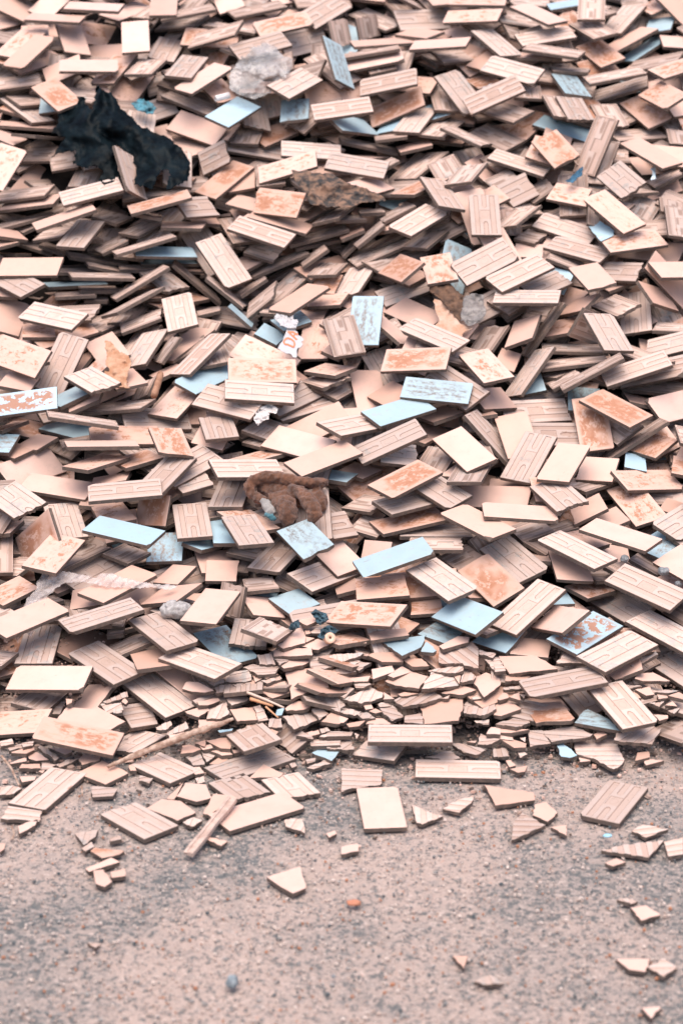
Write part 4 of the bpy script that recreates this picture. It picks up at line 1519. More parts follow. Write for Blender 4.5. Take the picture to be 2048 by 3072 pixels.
R -73 8574 1595 663 278 -262 643 240
W -1078 9082 1768 883 44 -271 381 240
R 162 7667 862 693 135 53 706 240
R -534 7557 771 110 -29 -56 992 240
W -61 5524 85 175 105 88 975 127
R -449 7837 817 179 -27 -7 984 240
R 687 7793 1069 920 -1 -9 392 156
R 887 8159 1481 759 49 160 -629 194
R -1135 7798 973 983 -22 182 -27 106
R 716 7069 624 961 112 59 245 240
S 479 7208 774 975 141 90 144 189
R 160 8475 1468 945 225 -42 233 240
R 181 8445 1388 851 323 -102 401 160
R 1304 8808 1596 928 269 58 250 240
R -579 6948 614 839 121 -161 505 240
R -1031 7940 1086 882 116 -90 447 136
R 1318 6994 729 937 340 -26 70 240
W -228 6797 679 766 191 56 612 240
R -16 6124 290 777 147 -31 611 173
S -930 7221 650 724 221 -203 621 240
R -1374 7469 877 970 117 60 202 240
S -714 5652 81 738 14 -90 669 240
W 773 8919 1710 944 295 -53 140 240
B 162 8955 1701 512 95 -113 846 240
S -984 7776 805 125 -72 -68 987 240
S 833 8427 1410 923 308 2 231 240
R 546 5907 248 994 -24 16 106 170
S 74 8484 1525 834 254 -184 454 240
R -798 7686 832 869 -2 20 494 240
S -357 7706 1081 321 41 -217 921 116
S -391 6837 498 738 -16 -363 568 240
R -944 6249 293 950 258 4 178 240
R -1101 7948 1099 729 98 -159 658 240
R -1007 8583 1604 35 10 -213 976 240
S -1260 9066 1835 288 -48 -357 887 240
S 1323 8534 1550 907 184 -117 359 154
R -1484 8828 1724 51 124 -244 960 240
R -501 9028 1742 498 -28 -85 862 240
S -985 8264 1384 452 143 45 880 240
R -389 6522 414 667 132 -276 680 240
S 99 8128 1281 869 -19 40 493 240
S 1489 8999 1733 970 192 -84 124 240
R 690 6011 172 840 43 61 538 240
S -252 8660 1632 743 175 3 646 240
R 830 8680 1710 895 309 0 323 116
R 1072 6243 325 933 140 -73 322 240
W 1444 8195 1423 953 286 6 102 150
W -944 6243 331 872 34 -86 480 240
W 329 8610 1506 713 188 -313 598 169
W 1450 8880 1656 968 251 -22 17 152
R -1332 8030 1142 628 166 -184 737 192
R -681 7547 898 890 77 114 -435 178
S -1182 7312 759 306 73 -186 931 240
R 848 9086 1821 74 56 -221 971 240
R -116 8274 1443 91 -153 -253 951 240
R -1185 6643 489 127 186 -62 972 240
W -1351 7745 962 204 -7 89 975 240
R -1104 5701 218 907 84 17 412 240
W 455 7312 750 146 -98 -291 941 240
S 82 9089 1861 927 316 120 164 240
W 296 9000 1734 226 82 -364 900 240
R -546 8680 1620 690 174 -284 642 240
R 46 7874 989 919 86 -45 382 240
W 602 5868 184 994 107 -7 21 240
R 1369 9019 1762 34 30 -146 988 240
R -922 8376 1361 946 214 -214 114 240
R -1391 8230 1317 899 200 10 389 240
R 768 5851 117 756 6 -286 588 240
R -278 6888 527 679 226 -243 655 240
R -1072 5915 137 632 3 -153 760 240
S -927 7676 779 994 -43 46 95 183
R 97 6457 376 106 105 -88 985 183
S -66 7988 1175 761 118 -199 606 153
R -966 6784 460 633 134 -60 760 240
R 373 9041 1873 473 160 -260 826 240
R -1258 8080 1111 930 223 -56 288 240
W 384 7482 770 536 127 -54 833 240
S 232 7026 720 792 72 -45 605 240
R 1337 8172 1304 536 108 -241 802 240
R -404 5531 118 488 283 -39 824 112
W -1166 6702 556 916 -104 -107 372 123
W 1160 7026 615 465 -18 -198 863 114
R 134 7276 719 715 199 -270 614 240
R -646 6530 358 957 4 33 288 240
R 523 5982 261 916 20 43 398 240
B 1065 6710 472 702 21 -7 712 240
R 607 8601 1609 927 229 -160 248 240
R -466 8302 1437 65 62 -164 982 240
S -1082 7115 625 64 -48 -193 978 240
S 1152 7094 703 701 166 -43 693 240
S -469 8072 1116 786 97 -176 585 240
R 457 6519 512 680 -86 -97 722 240
W -452 6995 674 731 57 -36 679 240
R 1457 8399 1496 498 71 -339 795 240
R 891 7804 1100 927 265 -87 253 240
R 701 8997 1789 38 -5 -300 953 240
W 722 7628 1003 850 28 -134 509 240
R -356 8621 1703 206 -30 -184 960 133
R -1399 8464 1412 184 -109 -251 944 156
S 878 5873 120 559 141 -6 817 240
R 1051 5657 46 953 97 -266 107 111
R -789 7826 995 560 152 16 814 126
S 860 8062 1344 750 214 -72 622 189
S 194 6612 573 301 174 -44 937 105
S -819 6176 280 944 134 -181 242 136
S -1334 7617 1022 883 -10 -14 470 170
S 1131 7393 870 869 297 -393 -45 93
R 45 7721 1003 930 9 -364 54 117
S 102 7476 837 490 103 -139 854 112
S 138 8536 1605 103 32 -333 937 240
R -956 8043 1182 406 15 -227 885 240
R -1090 8288 1512 253 -18 -144 956 240
R -947 8514 1505 88 72 -300 947 240
W 1034 5893 116 710 131 4 692 240
R 768 8056 1274 788 214 0 578 160
R -1182 6176 297 989 36 62 129 240
S 379 8945 1735 937 326 -81 98 240
R 662 8436 1388 382 106 -121 910 240
R -437 7882 1039 329 55 -77 940 240
R -203 8896 1685 475 296 -83 825 240
R -1350 7873 915 279 86 -246 924 240
S 931 7634 976 973 219 -4 79 240
R 502 8016 1185 453 46 -307 836 240
R 1058 7679 1156 889 86 -101 437 118
W 1329 7601 1038 981 142 -56 121 134
R -916 6619 526 992 -22 -59 109 111
R -905 8417 1488 670 98 -185 712 240
R -646 8964 1776 114 168 -182 962 240
R 1084 8716 1638 979 179 -45 85 145
S 286 6721 530 839 75 84 532 240
R 257 8440 1347 951 207 -99 207 240
R -530 7442 757 960 -49 83 263 240
S -95 7813 1179 982 142 61 106 142
R -977 7242 714 978 28 -124 164 240
R 717 6390 405 815 159 34 556 240
S 38 9120 1785 372 258 -234 860 240
W 162 6278 302 877 371 116 284 108
R -678 7460 700 767 106 -40 632 240
W -769 8380 1357 945 243 -169 142 157
R -124 7866 1174 853 147 -88 494 240
S -718 6026 117 374 68 -65 923 240
W -285 9014 1833 834 237 -109 487 240
S -785 7485 741 437 42 -55 897 195
R -627 7919 977 243 -1 22 970 240
R -112 7932 1040 894 285 -1 344 240
R 596 6640 403 712 105 38 693 240
R -1094 8977 1872 897 267 268 228 240
R -200 6021 200 86 -86 -110 986 102
R -925 7018 621 984 160 -68 27 240
R -544 8137 1176 943 308 -52 115 176
S -240 7045 679 366 142 -125 911 240
R 37 8784 1634 191 -38 -270 943 240
R 1533 8720 1640 127 150 -264 944 240
R 387 7766 946 727 46 -101 677 240
W -381 8640 1654 477 236 -98 841 127
R -125 8885 1703 843 366 69 389 240
R 1080 7600 945 532 -21 -119 838 240
W 1282 7356 807 543 172 -247 784 240
R -1422 7856 1039 871 218 29 440 240
W -278 7246 656 949 307 -29 59 240
W -847 6950 542 277 75 -224 932 240
R 943 8636 1584 754 201 62 622 240
R 269 7816 945 764 210 180 583 240
W -593 6226 237 81 7 -182 980 240
S 64 8092 1190 143 4 -166 976 132
S -507 7832 848 112 56 31 992 240
W 84 8998 1879 111 14 -303 946 240
R -99 5825 203 981 106 -7 163 130
R -677 8420 1594 550 -8 -114 827 118
S -673 6300 458 564 5 -42 825 133
S 248 8080 1141 902 312 -152 258 240
R -1201 6687 599 972 101 -115 -176 140
R 862 6645 465 704 124 -93 693 240
W 685 6423 449 581 228 -29 780 240
W 111 6562 469 612 184 -148 754 240
R -1184 6270 444 954 296 -28 30 188
R 31 8915 1716 929 358 -91 -33 148
S -1213 6832 592 880 245 39 404 240
R 196 5872 144 260 -103 26 960 240
S -650 8187 1193 838 290 34 461 240
S 279 6830 638 484 -46 -12 874 240
W 1263 6988 583 474 41 -339 812 240
W -1418 8512 1638 195 70 -130 970 126
R 72 9035 1758 500 178 -41 846 120
R 1073 7518 887 71 59 -11 996 240
B 294 6021 212 662 29 -119 739 240
R 1023 6210 259 88 -132 -149 976 240
S -685 8908 1682 654 230 -175 699 240
R -44 6638 542 507 121 -84 849 240
R -307 8043 1215 -26 95 -287 953 141
R -867 8677 1592 244 124 -244 930 240
S -465 7721 891 80 -24 22 996 174
R -1116 6439 368 223 59 145 962 240
R 407 6447 352 500 209 -263 798 194
R -484 8072 1244 965 200 -30 165 102
W -918 9126 1832 314 218 -102 918 240
W -175 7856 970 932 221 103 266 240
W -485 7564 723 702 0 23 711 240
R -65 6551 469 609 62 -221 760 110
R 486 8812 1690 920 110 -257 273 240
S -335 8410 1278 270 -133 -27 953 240
R -250 7828 1181 795 -39 -60 603 240
S 706 7719 973 775 76 -203 594 240
R 88 7075 594 752 287 -119 581 240
R 14 7467 792 849 192 -106 480 129
S -492 5903 205 98 -51 -68 992 137
S -1255 7606 787 929 76 38 360 148
R -475 6333 316 756 188 102 618 240
R 633 8454 1495 608 137 -181 761 240
S -173 8400 1442 748 157 -122 633 240
R -814 6497 418 114 -50 195 973 156
S -321 5579 57 409 117 47 904 240
R -1035 6796 422 154 -3 -240 959 240
S 1050 5776 171 961 -20 -61 268 147
S 449 7722 910 934 231 -31 270 240
R 683 6188 234 30 -73 -43 996 240
W 192 6050 225 804 -9 -126 581 240
R 1120 7806 1125 703 158 -246 648 240
S 1225 6576 509 770 352 -108 521 240
R -1174 8491 1562 319 140 -335 875 129
R -313 8362 1376 183 -48 -282 941 240
R -336 6175 277 770 78 -71 630 240
R -1038 7808 1020 510 6 8 860 240
R 760 6642 412 428 121 -223 867 240
W 869 6162 245 817 -29 -123 563 240
S -154 5735 117 529 -109 39 840 152
B -87 6862 528 658 93 -251 704 118
W -527 7881 797 855 -34 8 518 240
R 590 7477 975 900 134 -79 408 240
W -1040 7522 775 424 26 -7 905 240
B 558 7719 1032 953 48 156 255 240
R 1121 7972 1200 336 38 -283 898 240
S -28 7335 743 977 -22 80 196 240
R 307 8492 1462 592 120 -189 774 240
R 1189 6643 476 713 163 66 679 240
R 1461 8416 1578 701 93 -173 685 240
W 557 8699 1611 933 311 -75 168 240
W -598 6626 480 603 177 -8 778 240
R 114 6068 264 891 149 -206 376 178
R 1011 6482 396 835 -10 -144 530 240
R -764 8509 1457 333 -100 -208 914 240
W -723 8285 1329 -24 115 -339 934 240
R 775 8739 1595 940 316 -130 10 240
R 666 7923 1109 994 46 -63 72 240
W 1260 7201 792 953 98 -154 243 151
R 662 6739 531 390 101 -93 911 240
R 344 6644 462 928 206 -168 263 137
W 92 5700 39 822 1 -69 566 240
R 157 7566 797 207 186 -114 954 240
R -662 7403 808 956 -55 -4 288 122
S -1248 6451 422 935 213 -26 284 240
R 520 6840 489 983 92 146 58 240
S 893 7316 734 708 286 -147 629 135
W -832 7982 1225 548 -4 -200 812 182
W -732 7858 852 754 -24 156 638 240
R -448 6122 177 905 -74 -172 383 240
R -844 7980 905 910 21 -29 414 240
R 480 7921 1145 949 295 -66 88 240
R -766 7950 1030 990 128 -57 17 240
S -888 7391 689 54 -27 -74 995 139
R 1122 6620 376 827 27 -46 560 135
R -247 6129 174 934 12 56 353 240
W 962 6483 313 925 185 -98 318 240
W -1455 8247 1376 716 -54 -250 649 240
R 197 7118 650 422 105 -210 876 240
R -1174 8276 1285 313 -16 -42 949 240
R 1571 8789 1758 925 248 -128 257 240
W -63 6598 445 297 -62 -104 947 240
W 722 5548 69 71 -106 -188 974 240
R -799 5929 168 973 90 115 180 163
R 329 8150 1179 268 20 -294 918 240
W -594 7010 570 846 64 42 528 240
S -796 6992 582 955 158 6 249 161
R -1072 8326 1394 258 294 -24 920 240
S 218 7046 590 779 221 -150 567 240
S 554 9064 1771 848 188 -308 389 240
R -927 6822 492 62 47 -209 975 240
S -822 5993 134 572 18 -115 812 240
R -629 5840 93 980 102 -150 82 171
S 342 8726 1705 352 -20 -116 929 240
B -784 6252 265 328 55 -143 932 240
S 578 5710 93 993 74 -93 25 123
R 1133 9043 1740 846 206 -204 448 240
W 339 7334 797 965 194 13 177 240
S -356 5994 123 588 -139 46 796 240
R 690 6830 519 938 74 -78 330 240
R 984 5812 149 999 6 -12 45 240
S 692 8558 1493 547 145 -131 814 240
W 506 7626 870 658 190 -200 701 105
W 664 7090 562 689 217 55 689 240
R 4 7312 797 868 98 -47 484 110
S -1186 6279 258 800 24 -49 598 240
S -123 8513 1584 950 293 -110 -22 172
R 998 8136 1243 173 1 -370 913 240
S -1111 6944 734 601 -40 -111 790 149
R 56 7014 640 986 164 3 35 146
R 204 7091 654 1 6 -213 977 240
R -890 8475 1613 231 -31 -202 951 193
R -116 6101 193 222 51 -34 973 240
W 969 8515 1497 777 9 -152 610 240
S 207 7683 906 923 224 177 257 240
R 146 8617 1608 883 353 -178 255 240
S -190 6259 309 976 -82 53 195 240
W -736 8722 1568 297 -116 -384 866 240
R -607 6304 336 951 10 -152 270 240
R -809 8882 1653 259 141 -42 954 116
R -949 9057 1750 956 184 -72 218 240
R -1134 6831 455 934 102 -188 286 182
R 411 7112 722 105 229 -267 930 240
R 849 8067 1186 392 -71 -178 900 240
R 512 5998 148 924 165 46 341 240
S -1057 7450 786 962 34 -90 254 240
R 136 7486 802 139 140 -116 973 240
W 1305 9106 1822 380 58 -58 921 240
R 1213 6917 539 641 111 -301 697 240
S 1096 8976 1735 712 239 -121 649 240
W -187 8116 1170 127 -108 -120 979 240
W 497 6731 451 617 35 -79 782 240
R -175 7773 834 776 38 -188 600 240
S -23 8320 1411 22 -48 -236 970 157
R -1206 8002 1036 804 125 -51 579 240
W -1038 5816 25 981 18 18 191 240
W -80 8453 1333 909 206 -30 361 240
R 884 8462 1367 504 276 -146 805 240
R 1081 8232 1306 935 172 37 308 129
W 7 7264 686 288 76 -227 927 109
R -355 5830 44 806 97 -76 579 240
R 419 7604 980 148 -67 -222 962 100
R 130 7966 1203 694 8 -143 706 104
R 902 7872 1053 338 77 -248 905 240
R 1147 7636 934 323 63 -182 926 129
R -1083 5494 66 679 -108 -155 710 240
W -382 7945 925 437 -36 -8 899 240
S -327 7695 761 12 5 -52 999 240
R -1277 7739 803 957 22 -3 288 240
R 945 7909 1181 948 184 -61 253 240
W -1240 9289 1844 367 185 -207 888 240
R 1265 7496 947 652 196 8 733 240
R -879 8506 1604 497 50 -165 851 240
S 344 6378 322 228 89 -336 910 240
R 135 6831 580 843 176 -62 504 144
R 1136 8342 1307 906 275 -224 230 167
W -770 5912 196 466 147 -192 851 167
R 473 6653 468 45 -72 -220 972 240
R 1035 9071 1832 890 212 18 404 240
R 351 8493 1417 21 70 -60 996 240
R 669 8433 1352 968 195 51 147 240
R -184 6603 494 815 27 -215 538 240
R -69 8750 1586 25 22 -68 997 240
W -332 7237 670 792 241 -191 528 240
S -309 6507 490 958 -15 -68 278 240
W 82 7968 1077 671 253 -182 673 240
R -515 6390 274 364 28 -155 918 240
S -521 6656 428 950 169 -122 230 240
R -103 8151 1306 968 96 -39 228 196
R -786 7575 734 974 23 -64 216 178
R 304 9125 1773 794 173 -153 562 240
W 64 7798 909 949 143 -62 273 240
R 944 8891 1721 842 164 -107 503 240
S 538 5564 20 744 52 5 666 240
W 175 7297 689 963 193 -187 21 240
R -346 7807 803 862 40 -76 500 240
S 1299 7691 1090 604 95 -173 772 240
R 1320 6964 666 454 -1 -234 859 240
R -89 5629 33 770 123 -90 620 128
R -419 7822 986 445 -7 -98 890 144
W 722 6399 367 520 112 -155 832 240
S -1363 7610 961 436 52 -138 888 240
S -149 8263 1292 264 40 -88 960 240
R 29 5811 130 932 285 -86 206 240
W -235 6895 597 292 32 -202 934 240
R 1237 8248 1325 245 107 -206 942 165
R 315 8772 1662 912 188 -83 354 240
S 899 5985 208 764 37 -98 637 240
R 653 8900 1770 620 39 -104 777 139
S 750 5712 119 850 -54 -136 506 240
R 875 7320 725 877 295 -55 376 164
S -1089 5975 242 938 -246 160 187 138
S 1276 8403 1350 152 24 -284 946 240
R 929 9102 1793 -16 88 -255 963 240
B 1184 6635 413 990 -3 4 140 240
R -1172 6305 380 420 189 -221 860 187
R 305 6928 576 101 -83 -254 958 240
W -1176 7000 591 165 122 -174 963 240
R 436 8031 1231 637 4 -257 727 240
R -351 8496 1488 888 330 144 285 240
R -1200 8081 1134 170 82 -161 969 240
S -976 8098 1255 234 119 -262 929 240
R -1175 8901 1719 939 256 49 224 240
S -428 8693 1601 532 -10 -303 791 118
S 341 6047 126 781 112 20 614 192
W -1264 7494 898 739 107 -67 662 240
R -270 7869 1088 971 228 40 63 132
R 934 5513 24 975 70 10 209 240
R 1300 7695 1061 955 240 -124 125 240
R 1106 6268 365 984 169 23 60 171
R 647 8708 1651 460 178 -351 796 240
S -611 7996 1018 966 190 0 177 240
S 407 7908 1027 197 46 -335 920 240
S 863 7462 798 203 170 -266 927 240
R 167 6545 511 732 167 -171 638 122
R -1268 8497 1430 865 275 -191 375 240
S 1396 8059 1285 731 123 -122 660 240
R -437 8393 1522 809 270 85 514 240
R -551 8753 1726 856 165 -149 467 117
R -1416 8974 1801 804 295 -162 490 240
R -568 8424 1577 381 0 -190 905 118
R 1091 8953 1804 936 136 -108 306 132
W 627 6275 224 935 90 -132 316 240
R 479 7139 588 600 201 -140 761 240
R -301 6838 611 913 261 -32 312 240
R 264 6544 359 946 186 24 263 240
S 233 6428 402 894 -2 -103 437 240
R 285 7821 1074 862 156 -60 478 147
R -342 6847 678 848 -8 -4 529 240
S 1335 7627 961 175 -161 -209 948 240
S 1018 7111 616 846 -8 52 531 240
R -516 7288 681 824 290 -20 487 240
R -183 6936 566 612 372 -25 697 240
R -76 7510 845 888 58 -39 455 240
R -186 7007 569 816 197 -79 538 240
R 667 6517 369 191 -37 -81 978 240
R -676 6620 455 94 33 -51 994 240
R 737 8027 1174 447 64 -109 886 240
R -201 7973 1137 920 233 173 263 240
R 59 6702 488 548 278 -134 778 240
R -80 6543 416 937 -8 -112 330 240
R 208 8396 1268 625 169 -39 761 240
S -343 6267 234 975 132 168 65 117
W -336 9066 1805 942 313 103 70 240
R 123 9180 1875 855 298 -127 406 240
W 503 7082 637 743 70 -150 648 240
S -232 7538 744 61 38 -26 997 240
R 728 6372 296 308 188 24 932 240
W 225 6056 179 387 -39 -274 880 240
W -567 8488 1448 494 163 -171 837 162
W 95 6220 210 934 280 110 190 178
R -834 9033 1894 970 174 -167 -7 240
S 37 5814 24 948 118 48 291 240
S -1252 8001 1055 81 -127 -82 985 240
R 780 5764 41 997 12 -28 75 240
R 450 8431 1328 326 -24 -233 916 240
R -296 7503 724 96 -20 -80 992 108
S -1435 8605 1630 785 246 -224 522 145
R 1167 8680 1509 939 333 -81 -4 240
W -449 5854 49 630 -43 -144 762 240
W 8 6481 344 35 -23 -249 968 240
W 553 8074 1158 363 184 -205 890 240
W -1303 7198 744 476 -50 -156 864 240
R -685 7570 794 977 13 -41 207 240
W -99 8980 1826 214 154 -266 927 240
R 1052 7291 694 515 92 -200 828 240
S -330 8024 1128 277 149 -212 925 240
R -331 6246 335 977 -95 -31 186 240
S 1560 8851 1673 12 63 -85 994 240
R -228 5909 141 859 118 -150 474 162
W 5 8192 1209 514 64 -265 813 240
R -1303 7576 758 823 125 -33 554 240
W 1140 8826 1601 978 96 74 168 117
R -1219 6713 425 944 265 -49 189 240
R 892 8216 1232 944 291 -137 79 240
R -211 8308 1215 669 89 -21 737 240
S 686 5757 211 995 75 -59 22 102
R 147 6618 393 977 58 -120 164 199
R -824 8744 1588 850 288 -278 344 240
R -249 9178 1800 915 252 143 282 240
R 1258 9286 1858 899 275 48 337 240
R 123 7584 796 626 258 39 735 240
R -212 8445 1498 965 188 -140 117 240
R 1138 6703 451 938 5 -75 338 127
W -1080 6325 308 143 169 4 975 240
S -1224 8597 1561 284 69 -354 889 240
R 1135 6481 337 349 -276 -88 891 240
B 540 8729 1589 220 103 -95 965 240
R 1100 8359 1359 528 40 -73 845 162
R -1033 6206 246 915 -4 -45 400 108
W 379 7820 1055 239 -74 -162 955 240
R 1155 6091 256 601 213 -172 751 240
S -490 8771 1682 70 -57 -340 936 193
R 1314 8210 1250 568 72 -360 736 240
R 815 7176 617 931 244 -40 267 240
R -1027 7127 609 708 117 -240 653 240
R -210 6141 191 979 85 97 160 240
S -1162 6885 476 979 72 -191 -3 240
W 261 6572 445 985 1 -165 58 240
W 834 8572 1580 954 108 124 252 240
R -865 8009 1255 981 60 -69 169 120
R -1000 5867 123 945 76 -114 298 240
R -1200 7046 661 878 -8 -39 478 240
S 922 5680 80 964 243 -20 105 240
R 983 8377 1343 909 196 233 284 240
S -605 6205 192 957 193 -18 217 240
W 1210 8376 1312 770 203 -201 571 101
S -535 8497 1473 474 173 -218 835 190
R -718 6416 307 968 208 -37 131 240
R -481 9155 1815 31 185 -267 945 240
W -564 5916 119 517 14 -254 817 240
R 488 8502 1466 940 157 -110 284 240
R 1412 7612 942 978 193 -74 -7 240
S -393 8361 1233 666 -164 -65 725 240
R -587 6870 503 224 99 -79 966 240
R 401 6534 356 939 216 131 234 240
R 680 7497 819 777 113 -99 612 240
S 1098 7325 780 997 76 -26 6 240
S -898 7948 864 989 -96 -47 105 240
R 324 7108 613 959 58 -251 116 196
R -63 7890 985 404 162 -147 888 189
R -579 8301 1281 23 91 -329 940 240
R 628 7440 921 475 19 -231 849 133
R 39 8438 1422 466 45 -143 872 240
R -1286 7034 741 60 117 -307 943 164
R 372 7658 862 877 110 -79 462 240
R 1384 8309 1328 739 186 -264 592 240
R 706 7455 774 656 -21 -199 728 240
W 1038 6109 217 903 102 -170 382 149
R -1252 6694 632 443 -1 -277 853 240
S 4 6978 582 117 140 -156 971 240
R -156 6067 148 984 27 -10 174 240
R 283 6742 476 336 179 -125 916 240
R -65 6873 505 434 -33 -254 864 240
W -1310 7580 851 531 -66 -183 825 240
R -315 5664 80 915 78 121 378 182
R -179 6418 365 162 -102 -73 979 240
R -1331 7392 737 894 35 -91 438 240
R 605 5798 149 458 8 -116 882 240
R -1119 7074 690 21 90 -70 993 240
S 1246 6255 423 10 129 -118 985 240
S -1428 8781 1582 307 137 -192 922 240
W -1015 8001 1008 928 92 -10 361 240
R 758 7032 556 460 202 -169 848 240
S 1455 9154 1782 394 128 -147 898 240
R -1146 7713 780 892 7 -120 435 240
S -376 8017 1059 820 278 -83 493 240
R -916 8345 1428 234 128 -137 954 240
W 919 7590 847 -21 299 -137 944 183
S 965 8744 1556 684 -23 -168 709 240
W -273 9062 1894 582 194 -245 751 240
R 1045 8969 1717 692 238 -182 657 111
R -186 8218 1212 990 82 86 72 240
B 220 7933 1137 775 297 -152 537 101
S -638 7881 885 486 12 54 872 240
R 612 7553 904 926 236 -89 281 138
R -1107 8793 1597 771 301 70 557 240
W -400 8427 1329 846 176 -171 473 240
R -142 6400 417 819 121 68 557 108
R -309 7966 1042 272 151 -185 932 240
S -103 8002 1248 77 -33 -245 966 120
B -932 6418 283 988 151 -16 37 240
W -1233 6520 477 380 -9 -15 925 128
R 962 7783 974 388 121 -166 898 240
R -715 9302 1996 356 -30 -127 925 240
R -1382 6217 424 568 181 -326 734 182
R 1696 9273 1985 956 201 -130 171 240
B -1410 7599 1003 992 92 70 60 100
R 1204 5885 145 746 -130 218 615 240
S -1428 6321 422 868 157 38 470 240
R 1215 9142 1936 504 150 -112 843 240
R 1214 5922 304 883 198 44 423 181
R 1741 8772 1778 924 282 -68 251 240
R -1126 5411 101 768 264 -61 581 240
R -1456 7651 990 867 131 -86 472 240
R 1533 6771 669 931 197 24 305 136
W -1354 6579 577 422 94 -180 884 240
W 1713 8084 1373 177 167 36 969 240
R -1733 7915 1258 113 186 -222 950 192
R 1478 7760 1182 784 104 -100 604 177
R 1549 7662 1122 885 98 -232 391 240
S -1342 9003 1881 838 157 56 520 240
R -1633 7172 834 62 36 -172 982 240
R 1425 7876 1210 212 87 -206 951 117
S 1284 6591 551 915 346 162 127 122
S -1631 7181 802 636 224 -135 726 240
S -354 9369 2020 879 256 -213 342 240
W 1213 5982 261 932 -180 -10 314 240
W -754 9286 1955 580 104 -53 806 240
S 1299 6507 335 222 75 -197 952 240
R -1294 6066 362 922 158 257 242 240
R -1436 6797 603 786 -51 -213 578 240
S -1751 9015 1886 937 282 176 110 240
W -769 9395 2029 132 -110 -140 975 240
R -1605 8975 1840 585 247 -83 768 105
S -1590 7553 1020 963 241 -99 71 152
R -481 9279 1988 465 166 -298 817 240
D -1484 8136 1405 699 24 -190 688 240
R 1480 7875 1183 490 166 -185 836 240
W 1936 9330 2006 51 -60 -310 948 240
W -1258 5942 312 918 204 -11 340 240
R 1373 7440 998 211 256 -254 909 119
R -1344 6303 339 333 202 -50 920 240
R -1452 7021 694 668 264 -173 674 240
W -1332 5867 242 901 165 -152 372 240
R -1577 8256 1355 344 124 -97 926 153
R -1602 7996 1265 222 20 -191 956 240
R -1413 7375 885 596 200 -222 746 240
R -1284 6273 413 770 143 -160 602 240
R 1447 6924 736 749 173 -118 628 240
S -1554 8976 1779 372 127 -311 865 240
S -1604 8029 1223 368 -100 -113 917 240
W -1835 8477 1562 56 95 -300 948 122
W -1809 9210 1962 694 166 -212 668 170
R 1296 5538 139 470 86 -188 858 240
R 1561 7323 929 915 119 -57 382 240
R -1537 7676 1107 914 137 -193 328 138
R 1538 8490 1624 221 310 -70 922 240
R 453 9028 1887 934 335 59 110 240
S 1251 6092 169 372 -12 -311 874 127
W -1950 9347 1949 963 31 -9 268 240
R -1522 8387 1465 727 260 -232 592 240
W -1699 7554 1032 699 75 -173 690 240
W -530 9321 1993 707 328 -120 615 240
S -1439 6163 304 561 181 64 806 240
R 1593 6778 634 604 16 -322 729 240
R 1619 7699 1135 46 -213 -190 957 114
R 1198 9423 2002 873 10 -168 457 240
W -1857 8443 1493 884 98 -175 422 142
R -1094 5781 111 283 19 -265 922 186
B -1366 5700 218 778 173 -18 604 114
S 1623 8238 1467 320 39 -327 888 240
S 1817 9487 1991 473 216 -121 846 240
R -1670 8155 1379 946 255 70 187 143
R 1672 8633 1706 836 352 -211 363 240
R -1659 7759 1166 857 404 -23 320 141
R -1161 5760 188 945 222 -36 236 240
W -1542 7602 898 687 10 -224 691 159
B 1684 9050 1900 936 336 -9 108 240
B 1389 6781 652 977 203 -50 43 240
R 249 9160 1943 808 253 -111 521 240
R -1465 8073 1318 986 144 71 48 240
R 210 9387 1996 48 22 -241 969 188
W -1829 9314 1973 221 56 -323 919 240
S 1338 6402 507 326 -82 23 942 196
S -1791 9375 1974 978 158 -25 137 166
S -1784 9471 1930 972 110 58 202 240
W -1957 9063 1905 188 147 -318 917 105
W 1373 5870 227 375 26 -13 926 148
R -1512 7647 878 894 62 -16 443 132
R -462 9049 1900 47 31 -344 937 123
R -1512 8494 1466 40 55 -284 956 240
S -1756 7722 1105 842 345 -180 374 158
S -1545 8247 1317 716 166 -165 657 240
R -1717 7694 1010 627 322 76 706 240
R 1400 6892 684 22 160 -205 965 240
D -1358 6912 597 742 164 -98 643 240
R -1300 5391 93 909 83 -170 372 240
R -1475 6895 579 985 68 61 145 240
R -1505 6832 694 547 110 -129 820 240
S -1600 6971 670 623 -160 -24 765 182
R 1351 5698 119 943 146 -129 271 240
W 1950 9248 1976 454 95 -261 847 240
S -1077 9148 1893 154 -5 -356 922 240
S 1482 6605 493 199 -110 -188 955 240
S 1771 9365 1984 970 218 -19 109 240
W -953 9368 2020 657 192 -257 682 240
W 1338 6692 556 662 227 -262 665 240
R 1337 5450 55 938 47 75 336 240
S -324 9412 2015 972 178 -119 100 240
W -1767 8539 1653 127 132 -27 983 240
S 1886 9515 1973 152 -139 -311 928 193
R 1836 9158 1901 720 -2 -148 678 240
W -1177 5463 72 825 16 -91 558 240
W 1371 5646 35 268 2 28 963 240
W -1297 5991 269 406 202 -60 889 240
R 1646 9438 1980 850 58 -86 516 164
R 1517 8240 1396 128 -141 -240 952 240
R 1670 8368 1548 789 242 -292 483 240
R -1486 6468 371 601 -51 -177 778 180
R 219 9567 2034 230 -57 -325 916 240
R 1220 6069 328 953 88 -13 291 240
R 1572 9002 1852 796 315 -40 515 240
R 1453 9264 1982 649 54 -170 740 240
R -1704 9139 1897 52 -35 -300 952 240
R 631 9064 1862 374 52 -102 920 240
S -1764 8430 1479 525 40 -40 849 240
W -1400 9365 2019 840 231 97 480 240
R 706 9196 1877 650 230 -218 691 240
S -636 9113 1867 667 325 -182 645 240
R -1636 7012 605 442 116 -232 859 149
R -1726 8753 1768 966 213 90 119 240
W 1545 8294 1406 523 96 -354 769 240
S -481 9119 1928 690 248 -147 664 102
S -1472 6468 514 -7 34 -285 958 240
R 596 9354 1980 938 333 -53 84 240
S 1512 8009 1284 830 31 -94 550 116
R 1911 8928 1755 115 -30 -210 970 240
